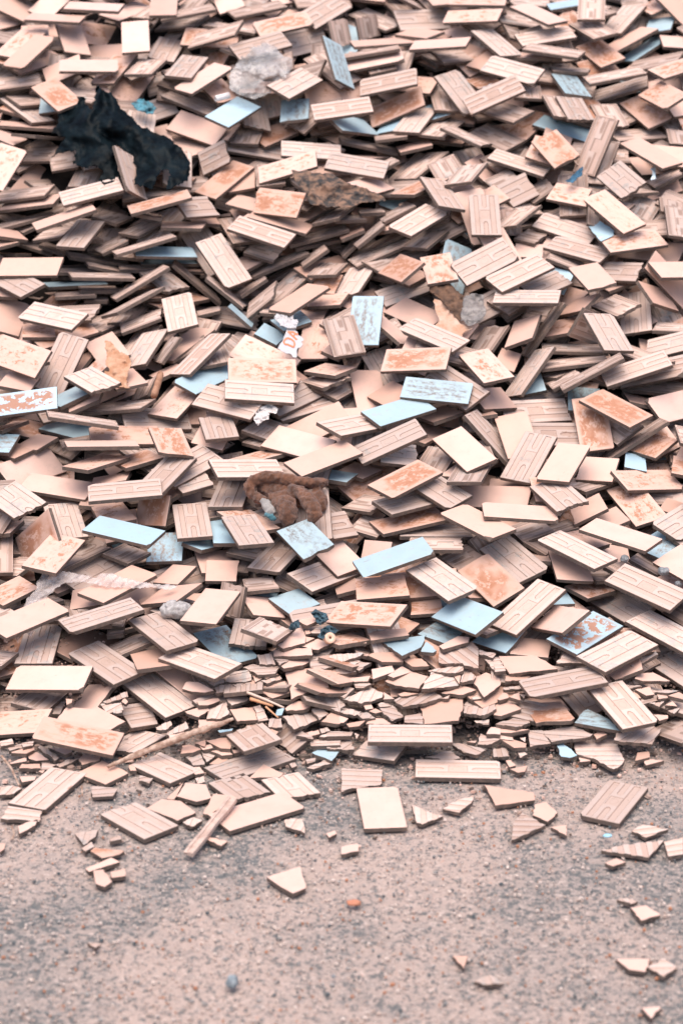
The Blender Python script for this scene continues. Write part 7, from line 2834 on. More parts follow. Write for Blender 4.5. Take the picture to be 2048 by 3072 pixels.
SLABELS='''nearest large smooth cream shard, left of the long weathered stick
nearest small smooth cream shard, left of the pale concrete lump
second nearest small smooth cream shard, left of the pale concrete lump
nearest small smooth cream shard, left of the long weathered stick
fourth nearest small ribbed clay shard, left of the long weathered stick
second nearest small smooth cream shard, left of the long weathered stick
fourth nearest small ribbed clay shard, left of the flat wooden strip
third nearest small ribbed clay shard, left of the long weathered stick
nearest mid sized smooth cream shard, left of the long weathered stick
nearest small rust worn cream shard, left of the long weathered stick
nearest mid sized ribbed clay shard, left of the long weathered stick
second nearest mid sized ribbed clay shard, left of the long weathered stick
nearest small ribbed clay shard, left of the pale concrete lump
second nearest tiny ribbed clay shard, left of the pale concrete lump
nearest tiny ribbed clay shard, left of the pale concrete lump
third nearest small smooth cream shard, left of the long weathered stick
second nearest tiny smooth cream shard, left of the flat wooden strip
nearest small ribbed clay shard, left of the long weathered stick
nearest tiny ribbed clay shard, left of the long weathered stick
nearest tiny smooth cream shard, below the pale concrete lump
nearest small ribbed clay shard, below the long clear plastic strip
second nearest small ribbed clay shard, above the long weathered stick
nearest tiny smooth cream shard, below the long clear plastic strip
nearest tiny smooth cream shard, left of the long weathered stick
nearest small ribbed clay shard, below the long weathered stick
nearest large smooth cream shard, left of the dark blue plastic shreds
nearest mid sized smooth cream shard, left of the cream roll end
nearest mid sized smooth cream shard, right of the pale concrete lump
nearest mid sized ribbed clay shard, left of the dark blue plastic shreds
nearest small ribbed clay shard, left of the dark blue plastic shreds
third nearest mid sized smooth cream shard, left of the cream roll end
second nearest mid sized ribbed clay shard, left of the dark blue plastic shreds
nearest mid sized ribbed clay shard, below the dark blue plastic shreds
nearest large smooth cream shard, below the cream roll end
second nearest mid sized smooth cream shard, right of the pale concrete lump
nearest mid sized smooth cream shard, above the long weathered stick
nearest small ribbed clay shard, below the pale concrete lump
second nearest small smooth cream shard, right of the long clear plastic strip
nearest small smooth cream shard, right of the pale concrete lump
nearest tiny smooth cream shard, right of the pale concrete lump
second nearest small ribbed clay shard, left of the cream roll end
second nearest mid sized ribbed clay shard, below the pale concrete lump
nearest mid sized ribbed clay shard, above the long weathered stick
second nearest small smooth cream shard, below the cream roll end
third nearest mid sized ribbed clay shard, below the cream roll end
third nearest mid sized ribbed clay shard, right of the long weathered stick
nearest small smooth cream shard, below the pale concrete lump
nearest small smooth cream shard, below the long clear plastic strip
second nearest mid sized ribbed clay shard, right of the long weathered stick
second nearest mid sized smooth cream shard, right of the long clear plastic strip
third nearest small ribbed clay shard, right of the long weathered stick
fourth nearest small ribbed clay shard, right of the long weathered stick
nearest mid sized smooth cream shard, right of the long weathered stick
fifth nearest small smooth cream shard, right of the long weathered stick
fourth nearest mid sized ribbed clay shard, above the flat wooden strip
second nearest small smooth cream shard, right of the flat wooden strip
fifth nearest small ribbed clay shard, right of the pale concrete lump
third nearest tiny ribbed clay shard, right of the flat wooden strip
second nearest tiny smooth cream shard, right of the flat wooden strip
third nearest tiny ribbed clay shard, below the cream roll end
second nearest small ribbed clay shard, right of the flat wooden strip
second nearest mid sized ribbed clay shard, right of the flat wooden strip
second nearest mid sized smooth cream shard, right of the long weathered stick
nearest small ribbed clay shard, above the long weathered stick
nearest small smooth cream shard, above the long weathered stick
nearest tiny blue glazed shard, below the cream roll end
nearest tiny blue glazed shard, right of the long weathered stick
nearest small smooth cream shard, left of the dark blue plastic shreds
nearest tiny ribbed clay shard, below the dark blue plastic shreds
nearest tiny smooth cream shard, left of the dark blue plastic shreds
second nearest small smooth cream shard, left of the dark blue plastic shreds
nearest tiny smooth cream shard, below the dark blue plastic shreds
second nearest small ribbed clay shard, below the cream roll end
nearest tiny smooth cream shard, below the cream roll end
nearest tiny ribbed clay shard, right of the long weathered stick
nearest small smooth cream shard, right of the long weathered stick
nearest tiny smooth cream shard, right of the long weathered stick
nearest tiny smooth cream shard, above the flat wooden strip
nearest small ribbed clay shard, right of the long weathered stick
nearest mid sized ribbed clay shard, right of the long weathered stick
fourth nearest small smooth cream shard, right of the long weathered stick
third nearest small smooth cream shard, right of the long weathered stick
second nearest small smooth cream shard, right of the long weathered stick
second nearest tiny smooth cream shard, above the flat wooden strip
nearest mid sized smooth cream shard, right of the flat wooden strip
nearest large smooth cream shard, above the flat wooden strip
nearest small smooth cream shard, above the flat wooden strip
nearest mid sized smooth cream shard, above the flat wooden strip
nearest small ribbed clay shard, left of the flat wooden strip
nearest small smooth cream shard, below the flat wooden strip
nearest mid sized ribbed clay shard, right of the flat wooden strip
nearest tiny smooth cream shard, right of the flat wooden strip
nearest small ribbed clay shard, right of the flat wooden strip
nearest mid sized blue glazed shard, below the cream roll end
nearest tiny ribbed clay shard, right of the flat wooden strip
second nearest tiny ribbed clay shard, right of the flat wooden strip
nearest tiny ribbed clay shard, above the flat wooden strip
nearest small smooth cream shard, right of the cream roll end
nearest large smooth cream shard, right of the cream roll end
nearest large blue glazed shard, right of the cream roll end
nearest small blue glazed shard, right of the cream roll end
nearest mid sized smooth cream shard, left of the grey mortar lump
nearest large ribbed clay shard, left of the grey mortar lump
nearest small ribbed clay shard, left of the grey mortar lump
second nearest mid sized ribbed clay shard, left of the grey mortar lump
nearest mid sized ribbed clay shard, right of the cream roll end
nearest mid sized smooth cream shard, right of the cream roll end
third nearest mid sized smooth cream shard, left of the grey mortar lump
nearest mid sized ribbed clay shard, below the cream roll end
nearest tiny smooth cream shard, right of the cream roll end
nearest tiny ribbed clay shard, below the cream roll end
nearest tiny ribbed clay shard, right of the cream roll end
nearest small ribbed clay shard, right of the cream roll end
nearest small smooth cream shard, below the cream roll end
nearest small ribbed clay shard, below the cream roll end
second nearest mid sized smooth cream shard, right of the cream roll end
third nearest mid sized smooth cream shard, right of the cream roll end
second nearest large smooth cream shard, right of the cream roll end
second nearest large ribbed clay shard, right of the cream roll end
nearest mid sized ribbed clay shard, right of the brown work glove
second nearest large smooth cream shard, left of the grey mortar lump
second nearest mid sized smooth cream shard, left of the grey mortar lump
nearest tiny smooth cream shard, left of the grey mortar lump
third nearest small ribbed clay shard, below the cream roll end
fifth nearest small ribbed clay shard, below the cream roll end
nearest large ribbed clay shard, below the cream roll end
fourth nearest small ribbed clay shard, below the cream roll end
fourth nearest mid sized ribbed clay shard, below the cream roll end
third nearest tiny smooth cream shard, below the cream roll end
nearest large ribbed clay shard, right of the cream roll end
second nearest tiny smooth cream shard, right of the cream roll end
second nearest tiny smooth cream shard, left of the grey mortar lump
third nearest large smooth cream shard, right of the cream roll end
second nearest large ribbed clay shard, left of the grey mortar lump
nearest mid sized smooth cream shard, below the cream roll end
fourth nearest small ribbed clay shard, right of the flat wooden strip
second nearest small ribbed clay shard, left of the photo's bottom right corner
third nearest small smooth cream shard, right of the flat wooden strip
fourth nearest tiny smooth cream shard, below the cream roll end
third nearest mid sized ribbed clay shard, left of the photo's middle right edge
second nearest tiny ribbed clay shard, below the cream roll end
second nearest small ribbed clay shard, right of the cream roll end
nearest small smooth cream shard, left of the grey mortar lump
fourth nearest mid sized ribbed clay shard, below the grey mortar lump
second nearest small ribbed clay shard, below the peeling blue tile
fifth nearest mid sized ribbed clay shard, below the grey mortar lump
third nearest small ribbed clay shard, right of the flat wooden strip
third nearest mid sized ribbed clay shard, right of the flat wooden strip
second nearest tiny smooth cream shard, below the cream roll end
second nearest tiny ribbed clay shard, right of the dark blue plastic shreds
third nearest small smooth cream shard, right of the cream roll end
fourth nearest tiny smooth cream shard, below the grey mortar lump
nearest tiny ribbed clay shard, left of the photo's bottom right corner
nearest tiny ribbed clay shard, left of the grey mortar lump
nearest large smooth cream shard, left of the grey mortar lump
nearest mid sized ribbed clay shard, left of the grey mortar lump
nearest small smooth cream shard, left of the peeling blue tile
nearest small ribbed clay shard, below the grey mortar lump
nearest mid sized ribbed clay shard, below the peeling blue tile
nearest small smooth cream shard, below the peeling blue tile
nearest mid sized smooth cream shard, right of the peeling blue tile
nearest small smooth cream shard, right of the peeling blue tile
nearest tiny smooth cream shard, below the peeling blue tile
third nearest small smooth cream shard, right of the peeling blue tile
nearest tiny ribbed clay shard, right of the peeling blue tile
second nearest small smooth cream shard, right of the peeling blue tile
second nearest tiny ribbed clay shard, right of the peeling blue tile
third nearest tiny ribbed clay shard, right of the peeling blue tile
nearest tiny smooth cream shard, right of the peeling blue tile
third nearest small smooth cream shard, below the peeling blue tile
nearest tiny ribbed clay shard, below the peeling blue tile
nearest small ribbed clay shard, right of the peeling blue tile
fourth nearest small smooth cream shard, below the peeling blue tile
sixth nearest small smooth cream shard, below the grey mortar lump
sixth nearest small smooth cream shard, below the peeling blue tile
second nearest tiny ribbed clay shard, below the peeling blue tile
nearest small ribbed clay shard, below the peeling blue tile
third nearest tiny ribbed clay shard, below the peeling blue tile
second nearest tiny smooth cream shard, below the peeling blue tile
seventh nearest small smooth cream shard, above the photo's bottom right corner
nearest mid sized blue glazed shard, below the peeling blue tile
second nearest mid sized ribbed clay shard, below the peeling blue tile
nearest mid sized smooth cream shard, below the grey mortar lump
nearest tiny smooth cream shard, left of the peeling blue tile
nearest tiny ribbed clay shard, left of the peeling blue tile
second nearest small smooth cream shard, left of the peeling blue tile
nearest large rust worn cream shard, below the peeling blue tile
nearest large grimy blue shard, below the peeling blue tile
third nearest mid sized ribbed clay shard, below the peeling blue tile
nearest large ribbed clay shard, below the peeling blue tile
third nearest large ribbed clay shard, below the peeling blue tile
fifth nearest small smooth cream shard, below the peeling blue tile
second nearest small smooth cream shard, below the peeling blue tile
second nearest large ribbed clay shard, below the peeling blue tile
fourth nearest small smooth cream shard, above the photo's bottom right corner
third nearest small smooth cream shard, above the photo's bottom right corner
nearest large ribbed clay shard, left of the long weathered stick
third nearest small smooth cream shard, left of the flat wooden strip
nearest large smooth cream shard, left of the flat wooden strip
nearest mid sized ribbed clay shard, below the long weathered stick
nearest tiny ribbed clay shard, left of the flat wooden strip
second nearest tiny ribbed clay shard, left of the flat wooden strip
nearest mid sized rust worn cream shard, left of the flat wooden strip
second nearest small smooth cream shard, left of the flat wooden strip
nearest mid sized smooth cream shard, left of the flat wooden strip
nearest small smooth cream shard, left of the flat wooden strip
nearest large smooth cream shard, right of the flat wooden strip
nearest tiny ribbed clay shard, below the flat wooden strip
fourth nearest tiny smooth cream shard, left of the flat wooden strip
second nearest mid sized ribbed clay shard, left of the photo's bottom right corner
nearest mid sized ribbed clay shard, left of the photo's bottom right corner
second nearest large ribbed clay shard, above the photo's bottom right corner
nearest mid sized smooth cream shard, below the peeling blue tile
second nearest small smooth cream shard, above the photo's bottom right corner
third nearest mid sized ribbed clay shard, above the photo's bottom right corner
nearest large ribbed clay shard, above the photo's bottom right corner
second nearest mid sized ribbed clay shard, above the photo's bottom right corner
nearest small smooth cream shard, above the photo's bottom right corner
nearest tiny ribbed clay shard, above the photo's bottom right corner
second nearest mid sized smooth cream shard, above the photo's bottom right corner
second nearest small smooth cream shard, left of the photo's bottom right corner
nearest small ribbed clay shard, left of the photo's bottom right corner
nearest mid sized smooth cream shard, above the photo's bottom right corner
nearest mid sized ribbed clay shard, above the photo's bottom right corner
nearest small smooth cream shard, left of the photo's bottom right corner
nearest small smooth cream shard, right of the flat wooden strip
nearest large smooth cream shard, below the peeling blue tile
nearest large ribbed clay shard, right of the flat wooden strip
nearest large blue glazed shard, below the upright leaning tiles'''.strip().split('\n')
SN={'R':'ribbed_shard','S':'cream_shard','W':'worn_cream_shard','B':'blue_shard','D':'grimy_blue_shard'}
for lab,l in zip(SLABELS,SHARDS.strip().split('\n')):
    h,pp=l.split('|'); a=h.split(); v=[int(b) for b in a[1:]]; poly=[tuple(int(c)/1000 for c in b.split(',')) for b in pp.split()]
    o=from_bm(SN[a[0]],bm_shard(poly,a[0],rnd),mats(a[0])); o.location=Vector(v[:3])/1000; o.rotation_mode='QUATERNION'; o.rotation_quaternion=Quaternion([b/1000 for b in v[3:7]]).normalized()
    tag(o,lab,'tile shard','broken tile shards along the foot of the heap')
# crumbs too many to count between the shards
def scatter(name,n,region,size,matlist,label,cat,flat=.6,under=0.):
    out=bmesh.new(); uvl=out.loops.layers.uv.new('flat'); sd=out.faces.layers.float.new('seed'); rb=out.verts.layers.float.new('rib')
    for _ in range(n):
        x,y=region(); s=rnd.uniform(*size)*(1 if rnd.random()<.8 else 1.6)
        p=at(x,y); p=p+Vector(ray(x,y))*(min(.09,max(0,2270-y)*.0009)); p.z=max(p.z-under,.0)
        k=rnd.choice((4,5,5,6)); a0=rnd.uniform(0,6.28); h=s*rnd.uniform(.35,.7)*flat*1.4
        q=Quaternion((rnd.gauss(0,1),rnd.gauss(0,1),rnd.gauss(0,.3)),rnd.gauss(0,.3)); tp=[];bt=[]
        for j in range(k):
            a=a0+(j+rnd.uniform(-.3,.3))*6.283/k; rr=s*rnd.uniform(.6,1.1); b=Vector((math.cos(a)*rr,math.sin(a)*rr*rnd.uniform(.6,1),0))
            t=out.verts.new(p+q@(b*rnd.uniform(.7,1)+Vector((0,0,h)))); t[rb]=.4; tp.append(t); bt.append(out.verts.new(p+q@(b+Vector((0,0,-.002)))))
        mi=rnd.randrange(len(matlist)); fs=[out.faces.new(tp)]+[out.faces.new((tp[j],bt[j],bt[(j+1)%k],tp[(j+1)%k])) for j in range(k)]
        sdv=rnd.random()
        for f in fs:
            f[sd]=sdv; f.material_index=mi
            for l in f.loops: l[uvl].uv=(l.vert.co.x*.3,l.vert.co.y*.3)
    bmesh.ops.recalc_face_normals(out,faces=out.faces[:])
    o=from_bm(name,out,matlist); tag(o,label,cat,kind='stuff'); return o
def toe():
    while True:
        x=rnd.uniform(-350,2400); y=2130+rnd.gauss(0,125)-40*math.cos(x/330.)
        if 1880<y<2620: return x,y
scatter('tile_crumbs',1300,toe,(.004,.012),[M['E'],M['R'],M['R'],M['S']],'small crumbs of broken tile strewn between the shards at the foot of the heap','rubble',under=.022)
scatter('clay_grit',4200,toe,(.0014,.0055),[M['E'],M['R'],M['S'],M['R']],'fine clay grit and powder between the shards at the foot of the heap','grit',under=.014)
# ---------------------------------------------------------------- ground, mound, gravel
def ground_mat():
    s=NT('dusty_concrete'); g=s.n('ShaderNodeTexCoord').outputs['Object']
    big=s.noise(g,1.7,4,.6); mid=s.noise(g,13,6,.75); sp=s.noise(g,62,5,.8); fi=s.noise(g,210,3,.75); sp2=s.noise(s.comb(*[s.math('ADD',q,7.7) for q in s.sep(g)]),58,5,.8); ru=s.noise(s.comb(*[s.math('ADD',q,3.3) for q in s.sep(g)]),60,3,.7)
    dk=s.ramp(big,.36,.60); base=s.mix(dk,GA,GB)
    col=s.mix(s.ramp(mid,.52,.72,0,.6),base,GC)
    th=s.math('MULTIPLY_ADD',dk,-.055,.475)
    col=s.mix(s.ramp(sp,th,s.math('ADD',th,.05),.85,0),col,GD_)
    col=s.mix(s.ramp(sp2,.56,.62,0,.75),col,GE)
    col=s.mix(s.ramp(s.noise(s.comb(*[s.math('ADD',q,1.9) for q in s.sep(g)]),24,5,.75),.55,.66,0,.45),col,(.19,.19,.185))
    col=s.mix(s.ramp(fi,.62,.72,0,.5),col,(.06,.07,.075))
    col=s.mix(s.ramp(ru,.66,.72,0,.6),col,(.56,.25,.15))
    v=s.n('ShaderNodeTexVoronoi'); s.set(v.inputs['Vector'],g); v.inputs['Scale'].default_value=95
    s.bump(s.math('ADD',s.math('ADD',sp,s.math('MULTIPLY',fi,.6)),s.math('MULTIPLY',v.outputs['Distance'],.5)),.9,.004)
    return s.fin(col,.92,.2)
GA=(.32,.262,.232); GB=(.455,.34,.288); GC=(.54,.41,.35); GD_=(.10,.11,.11); GE=(.61,.47,.405)
gm=ground_mat()
bm=bmesh.new(); bmesh.ops.create_grid(bm,x_segments=60,y_segments=60,size=30)
for v in bm.verts:
    v.co.y+=8; d=math.hypot(v.co.x,v.co.y-5)
    v.co.z=-.004+ (noise.noise(v.co*.4)*.003)-.003
g=from_bm('ground',bm,[gm]); tag(g,kind='structure')
def lane():
    x,y=rnd.uniform(-500,2550),rnd.uniform(2225,3350); return x,y
stone=[plain('grey_grit',(.26,.25,.24),(.42,.36,.32),90),plain('pale_grit',(.70,.56,.49),(.60,.46,.38),90),plain('pink_grit',(.58,.42,.34),(.50,.36,.30),90),plain('dark_grit',(.07,.085,.09),(.14,.15,.15),90),plain('rust_grit',(.5,.20,.10),(.42,.2,.12),90)]
scatter('gravel',11000,lane,(.0012,.0042),[stone[0],stone[1],stone[2],stone[1],stone[2],stone[0],stone[2],stone[1],stone[3],stone[0],stone[1],stone[4]] ,'fine grit and gravel scattered over the dusty concrete ground','gravel',flat=.8,under=.015)
# hidden body of the heap: dark earth and broken clay under the tiles
bm=bmesh.new(); nx,ny=44,60; G=[]
for j in range(ny):
    yy=-560+(2330+560)*j/(ny-1)
    for i in range(nx):
        xx=-900+3850*i/(nx-1); d=heap_dist(xx,yy)
        p=CAM+ray(xx,yy)*(d+min(.24,.02+max(0,2330-yy)*.0012)); p[2]-=.012
        p[2]=max(p[2]+noise.noise(Vector(p)*6)*.03,-.02) if yy<2250 else -.02
        G.append(bm.verts.new(p))
for j in range(ny-1):
    for i in range(nx-1): bm.faces.new((G[j*nx+i],G[j*nx+i+1],G[(j+1)*nx+i+1],G[(j+1)*nx+i]))
# back slope behind the crest
prev=[G[i] for i in range(nx)]
for (dy,z) in ((1.2,2.2),(3.5,2.0),(6,1.0),(8,-.05)):
    row=[bm.verts.new((v.co.x*1.05,G[i].co.y+dy,z+noise.noise(Vector((v.co.x,dy,z)))*.1)) for i,v in enumerate(prev)]
    for i in range(nx-1): bm.faces.new((row[i],row[i+1],prev[i+1],prev[i]))
    prev=row
bmesh.ops.recalc_face_normals(bm,faces=bm.faces[:])
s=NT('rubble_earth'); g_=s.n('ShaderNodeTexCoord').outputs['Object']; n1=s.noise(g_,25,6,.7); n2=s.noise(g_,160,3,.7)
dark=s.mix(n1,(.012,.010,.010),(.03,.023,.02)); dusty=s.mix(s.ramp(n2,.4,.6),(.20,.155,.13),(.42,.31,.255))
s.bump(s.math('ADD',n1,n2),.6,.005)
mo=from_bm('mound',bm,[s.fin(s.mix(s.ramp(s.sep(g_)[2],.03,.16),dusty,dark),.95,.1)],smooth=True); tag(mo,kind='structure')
# ---------------------------------------------------------------- litter lying on the heap
def pt(x,y,lift=0.):
    return Vector(CAM+ray(x,y)*(heap_dist(x,y)-lift))
def Z(x0,y0,s,pts): return [(x0+a*s,y0+b*s) for a,b in pts]
def inside(x,y,P):
    c=False; n=len(P)
    for i in range(n):
        (x1,y1),(x2,y2)=P[i],P[(i+1)%n]
        if (y1>y)!=(y2>y) and x<(x2-x1)*(y-y1)/(y2-y1)+x1: c=not c
    return c
def ridged(x,y,s,seed):
    v=0;a=1;f=1/s
    for k in range(3):
        v+=a*(1-abs(noise.noise(Vector((x*f+seed,y*f-seed*2,seed*.7+k)))*2)); a*=.5; f*=2.1
    return v/1.75
def cloth(name,P,lift,mat,cell=3.5,thick=.0012,ragged=3.,parent=None,seed=0):
    bm=bmesh.new(); xs=[p[0] for p in P]; ys=[p[1] for p in P]; V={}
    Q=[]
    for i in range(len(P)):
        a,b=P[i],P[(i+1)%len(P)]; L=math.hypot(b[0]-a[0],b[1]-a[1]); k=max(1,int(L/7))
        for j in range(k):
            t=j/k; r=ragged if j else ragged*.4
            Q.append((a[0]+(b[0]-a[0])*t+rnd.uniform(-r,r),a[1]+(b[1]-a[1])*t+rnd.uniform(-r,r)))
    nx=int((max(xs)-min(xs))/cell)+2; ny=int((max(ys)-min(ys))/cell)+2
    def vert(i,j):
        if (i,j) not in V:
            x=min(xs)+i*cell; y=min(ys)+j*cell; V[i,j]=bm.verts.new(pt(x,y,lift(x,y)))
        return V[i,j]
    for i in range(nx):
        for j in range(ny):
            if inside(min(xs)+(i+.5)*cell,min(ys)+(j+.5)*cell,Q): bm.faces.new((vert(i,j),vert(i,j+1),vert(i+1,j+1),vert(i+1,j)))
    for _ in range(2): bmesh.ops.smooth_vert(bm,verts=[v for v in bm.verts if v.is_boundary],factor=.5,use_axis_x=True,use_axis_y=True,use_axis_z=True)
    o=from_bm(name,bm,[mat],parent,smooth=True); m=o.modifiers.new('thickness','SOLIDIFY'); m.thickness=thick; m.offset=0
    return o
def tube(name,path,radii,mat,parent=None,seg=10,rough=0.,cap=True):
    bm=bmesh.new(); rings=[]; n=len(path)
    for i,p in enumerate(path):
        d=(path[min(i+1,n-1)]-path[max(i-1,0)]).normalized(); a=d.cross(Vector((0,0,1))).normalized(); b=a.cross(d)
        rings.append([bm.verts.new(p+(a*math.cos(t*6.2832/seg)+b*math.sin(t*6.2832/seg))*radii[i]*(1+rnd.uniform(-rough,rough))) for t in range(seg)])
    for i in range(n-1):
        for t in range(seg): bm.faces.new((rings[i][t],rings[i][(t+1)%seg],rings[i+1][(t+1)%seg],rings[i+1][t]))
    if cap: bm.faces.new(rings[0][::-1]); bm.faces.new(rings[-1])
    bmesh.ops.recalc_face_normals(bm,faces=bm.faces[:])
    return from_bm(name,bm,[mat],parent,smooth=True)
def spread(pts,n):
    """n points along a polyline of (x,y,lift,radius)"""
    out=[]; 
    for k in range(n):
        t=k/(n-1)*(len(pts)-1); i=min(int(t),len(pts)-2); f=t-i; a,b=pts[i],pts[i+1]; out.append(tuple(a[c]+(b[c]-a[c])*f for c in range(len(a))))
    return out
def lump(name,x,y,w,h,mat,lift=.01,seed=0,detail=4,rough=.28):
    bm=bmesh.new(); bmesh.ops.create_icosphere(bm,subdivisions=detail,radius=1)
    s=heap_dist(x,y)/F; rx,rz=w*s/2,h*s/2
    for v in bm.verts:
        k=1+rough*noise.noise(v.co*1.4+Vector((seed,0,0)))+rough*.45*noise.noise(v.co*4+Vector((0,seed,0)))+rough*.18*noise.noise(v.co*11)
        v.co=Vector((v.co.x*rx*k,v.co.y*(rx+rz)/2*k,v.co.z*rz*k))
    o=from_bm(name,bm,[mat],smooth=True); o.location=pt(x,y,lift); return o
K=.65306
# black plastic sheet
P=Z(120,220,.3189,[(540,95),(600,160),(680,190),(720,240),(760,320),(850,400),(930,480),(1080,560),(1200,600),(1350,720),(1420,850),(1400,1000),(1300,1060),(1180,1090),(1230,960),(1180,900),(1110,960),(1060,1090),(880,1040),(900,880),(830,740),(700,660),(740,880),(790,1030),(600,1060),(540,1000),(590,920),(540,880),(400,890),(310,860),(340,720),(150,770),(90,800),(150,720),(250,600),(100,560),(180,460),(150,360),(220,320),(350,290),(350,220),(430,220),(440,300),(500,330),(520,180)])
blk=plain('black_plastic',(.0012,.0015,.002),(.008,.014,.017),14,.32,.003,.05)
def l_black(x,y):
    rad=math.atan2(y-250,x-305); fold=.5+.5*math.sin(rad*8+math.sin(y*.03)*1.6+3*noise.noise(Vector((x*.012,y*.012,4))))
    return .045+.075*math.exp(-((x-305)/60)**2-((y-330)/120)**2)+.03*ridged(x,y,120,3.1)+.011*ridged(x,y,44,5.)+.04*fold+.03*math.exp(-((x-470)/60)**2-((y-450)/50)**2)
tag(cloth('plastic_sheet',P,l_black,blk,ragged=5),'large torn black plastic sheet draped over tiles in the upper left','plastic sheet')
# crumpled clear bag
P=Z(0,0,K,[(1050,400),(1060,330),(1100,270),(1150,220),(1210,195),(1270,215),(1300,255),(1350,270),(1330,340),(1290,380),(1220,440),(1160,455),(1100,440)])
def l_bag(x,y): return .05+.07*math.exp(-((x-785)/70)**2-((y-205)/55)**2)+.06*ridged(x,y,64,7.7)+.02*ridged(x,y,30,2.7)
tag(cloth('plastic_bag',P,l_bag,plain('cloudy_plastic',(.36,.33,.31),(.72,.66,.62),10,.25,.0008,.5,trans=.74),cell=3,ragged=4),'crumpled cloudy clear plastic bag bunched up near the top of the heap','plastic bag')
# tar paper scrap
P=[(873,510),(902,506),(945,520),(1000,520),(1040,548),(1085,560),(1150,588),(1158,604),(1085,608),(1050,624),(1000,622),(930,612),(906,574),(886,545)]
tp=NT('tar_paper'); g_=tp.n('ShaderNodeTexCoord').outputs['Object']; n_=tp.noise(g_,26,6,.7)
tp.bump(n_,.6,.003); tar=tp.fin(tp.mix(tp.ramp(n_,.40,.62),(.045,.04,.038),(.26,.15,.10)),.8,.25)
tag(cloth('tar_paper',P,lambda x,y:.07+.04*ridged(x,y,70,1.3)+.02*math.sin((y-500)/20.),tar,cell=3,ragged=3),'dark brown torn tar paper scrap folded over tiles','tar paper')
# brown rag and its grey film on the blue tile
P=Z(1024,600,K,[(402,352),(430,338),(470,352),(560,440),(560,480),(540,560),(500,510),(455,455),(402,418)])
tag(cloth('rag',P,lambda x,y:.04+.035*ridged(x,y,40,5.2),plain('brown_rag',(.07,.045,.035),(.20,.11,.07),30,.9,.003,.15),cell=3),'dark brown rag lying over the end of a blue tile','rag')
P=Z(1024,600,K,[(556,450),(600,428),(652,432),(664,520),(640,555),(590,582),(545,555)])
tag(cloth('plastic_film',P,lambda x,y:.045+.03*ridged(x,y,30,9.2),plain('grey_film',(.16,.14,.13),(.36,.31,.28),30,.4,.003,.5,trans=.3),cell=3),'crinkled grey see-through plastic film beside the brown rag','plastic film')
P=Z(1024,600,K,[(418,445),(470,470),(520,530),(560,575),(602,590),(570,605),(545,635),(490,632),(480,610),(420,590),(445,555)])
tag(cloth('torn_paper',P,lambda x,y:.03+.02*ridged(x,y,36,2.2),plain('stained_paper',(.62,.42,.32),(.50,.26,.16),22,.85,.002,.2),cell=3),'stained torn brown paper below the brown rag','paper')
# printed white scrap
P=Z(760,900,.12755,[(460,420),(540,310),(640,340),(760,280),(950,230),(940,450),(1040,450),(1070,520),(1020,620),(990,720),(1040,740),(1060,830),(1190,900),(1190,960),(1130,970),(1170,1050),(1120,1120),(1045,1130),(1020,1360),(930,1340),(850,1260),(760,1260),(560,1140),(660,980),(740,820),(800,660),(740,640),(620,610),(600,540)])
def l_da(x,y): return .045+.022*ridged(x,y,26,4.4)*(1 if y<985 else .35)+(.02*ridged(x,y,11,1.9) if y<985 else 0)
da=tag(cloth('printed_scrap',P,l_da,plain('white_film',(.50,.45,.44),(.60,.57,.57),40,.5,.002,.4),cell=2.2,ragged=1.5),'crumpled white plastic scrap printed with orange letters DA','plastic scrap')
ink=plain('orange_ink',(.80,.24,.12),(.72,.22,.11),60,.5,.0005)
def stroke(name,lines,w,parent):
    bm=bmesh.new()
    for ln in lines:
        ln=Z(760,900,.12755,ln); pr=None; S=spread([(a,b) for a,b in ln],len(ln)*5)
        for i,(x,y) in enumerate(S):
            x2,y2=S[min(i+1,len(S)-1)]; x1,y1=S[max(i-1,0)]; dx,dy=x2-x1,y2-y1; L=math.hypot(dx,dy) or 1; ox,oy=-dy/L*w,dx/L*w
            c=[bm.verts.new(pt(x+ox*s,y+oy*s,l_da(x+ox*s,y+oy*s)+.004)) for s in (-1,0,1)]
            if pr:
                for q in (0,1): bm.faces.new((pr[q],pr[q+1],c[q+1],c[q]))
            pr=c
    bmesh.ops.recalc_face_normals(bm,faces=bm.faces[:])
    o=from_bm(name,bm,[ink],parent); m=o.modifiers.new('thickness','SOLIDIFY'); m.thickness=.0006; return o
stroke('letter_d',[[(715,1000),(750,1040),(810,1045),(880,1080),(945,1105),(972,1050),(955,975),(895,925),(820,895),(770,905),(725,955),(712,1005)]],2.3,da)
stroke('letter_a',[[(805,750),(930,755),(1050,815)],[(830,755),(930,850),(1025,935)],[(985,790),(945,855)]],2.3,da)
# small scraps
P=Z(0,1200,K,[(1165,60),(1180,15),(1215,25),(1240,10),(1280,40),(1270,65),(1240,60),(1235,90),(1205,100),(1185,120),(1165,90)])
tag(cloth('paper_scrap',P,lambda x,y:.025+.03*ridged(x,y,18,6.1),plain('white_paper',(.62,.54,.50),(.70,.65,.63),50,.8,.001,.2),cell=2.2,ragged=1.5),'crumpled white paper scrap below the printed plastic scrap','paper scrap')
shred=plain('dark_blue_plastic',(.02,.035,.045),(.06,.12,.15),30,.4,.003,.5)
for P,lab in (([(1425,60),(1450,40),(1500,60),(1510,90),(1470,120),(1440,80)],'small dark blue plastic shred right of the rounded blue tile'),([(1455,170),(1480,130),(1520,115),(1560,140),(1530,160),(1480,180)],'dark blue plastic shred touching the cream roll end'),([(1325,135),(1340,105),(1375,90),(1380,125),(1340,140)],'dark blue plastic shred left among small shards below the rounded blue tile')):
    tag(cloth('plastic_shred',Z(0,1800,K,P),lambda x,y:.03+.03*ridged(x,y,14,8.),shred,cell=2,ragged=2.5),lab,'plastic shred','dark blue plastic shreds')
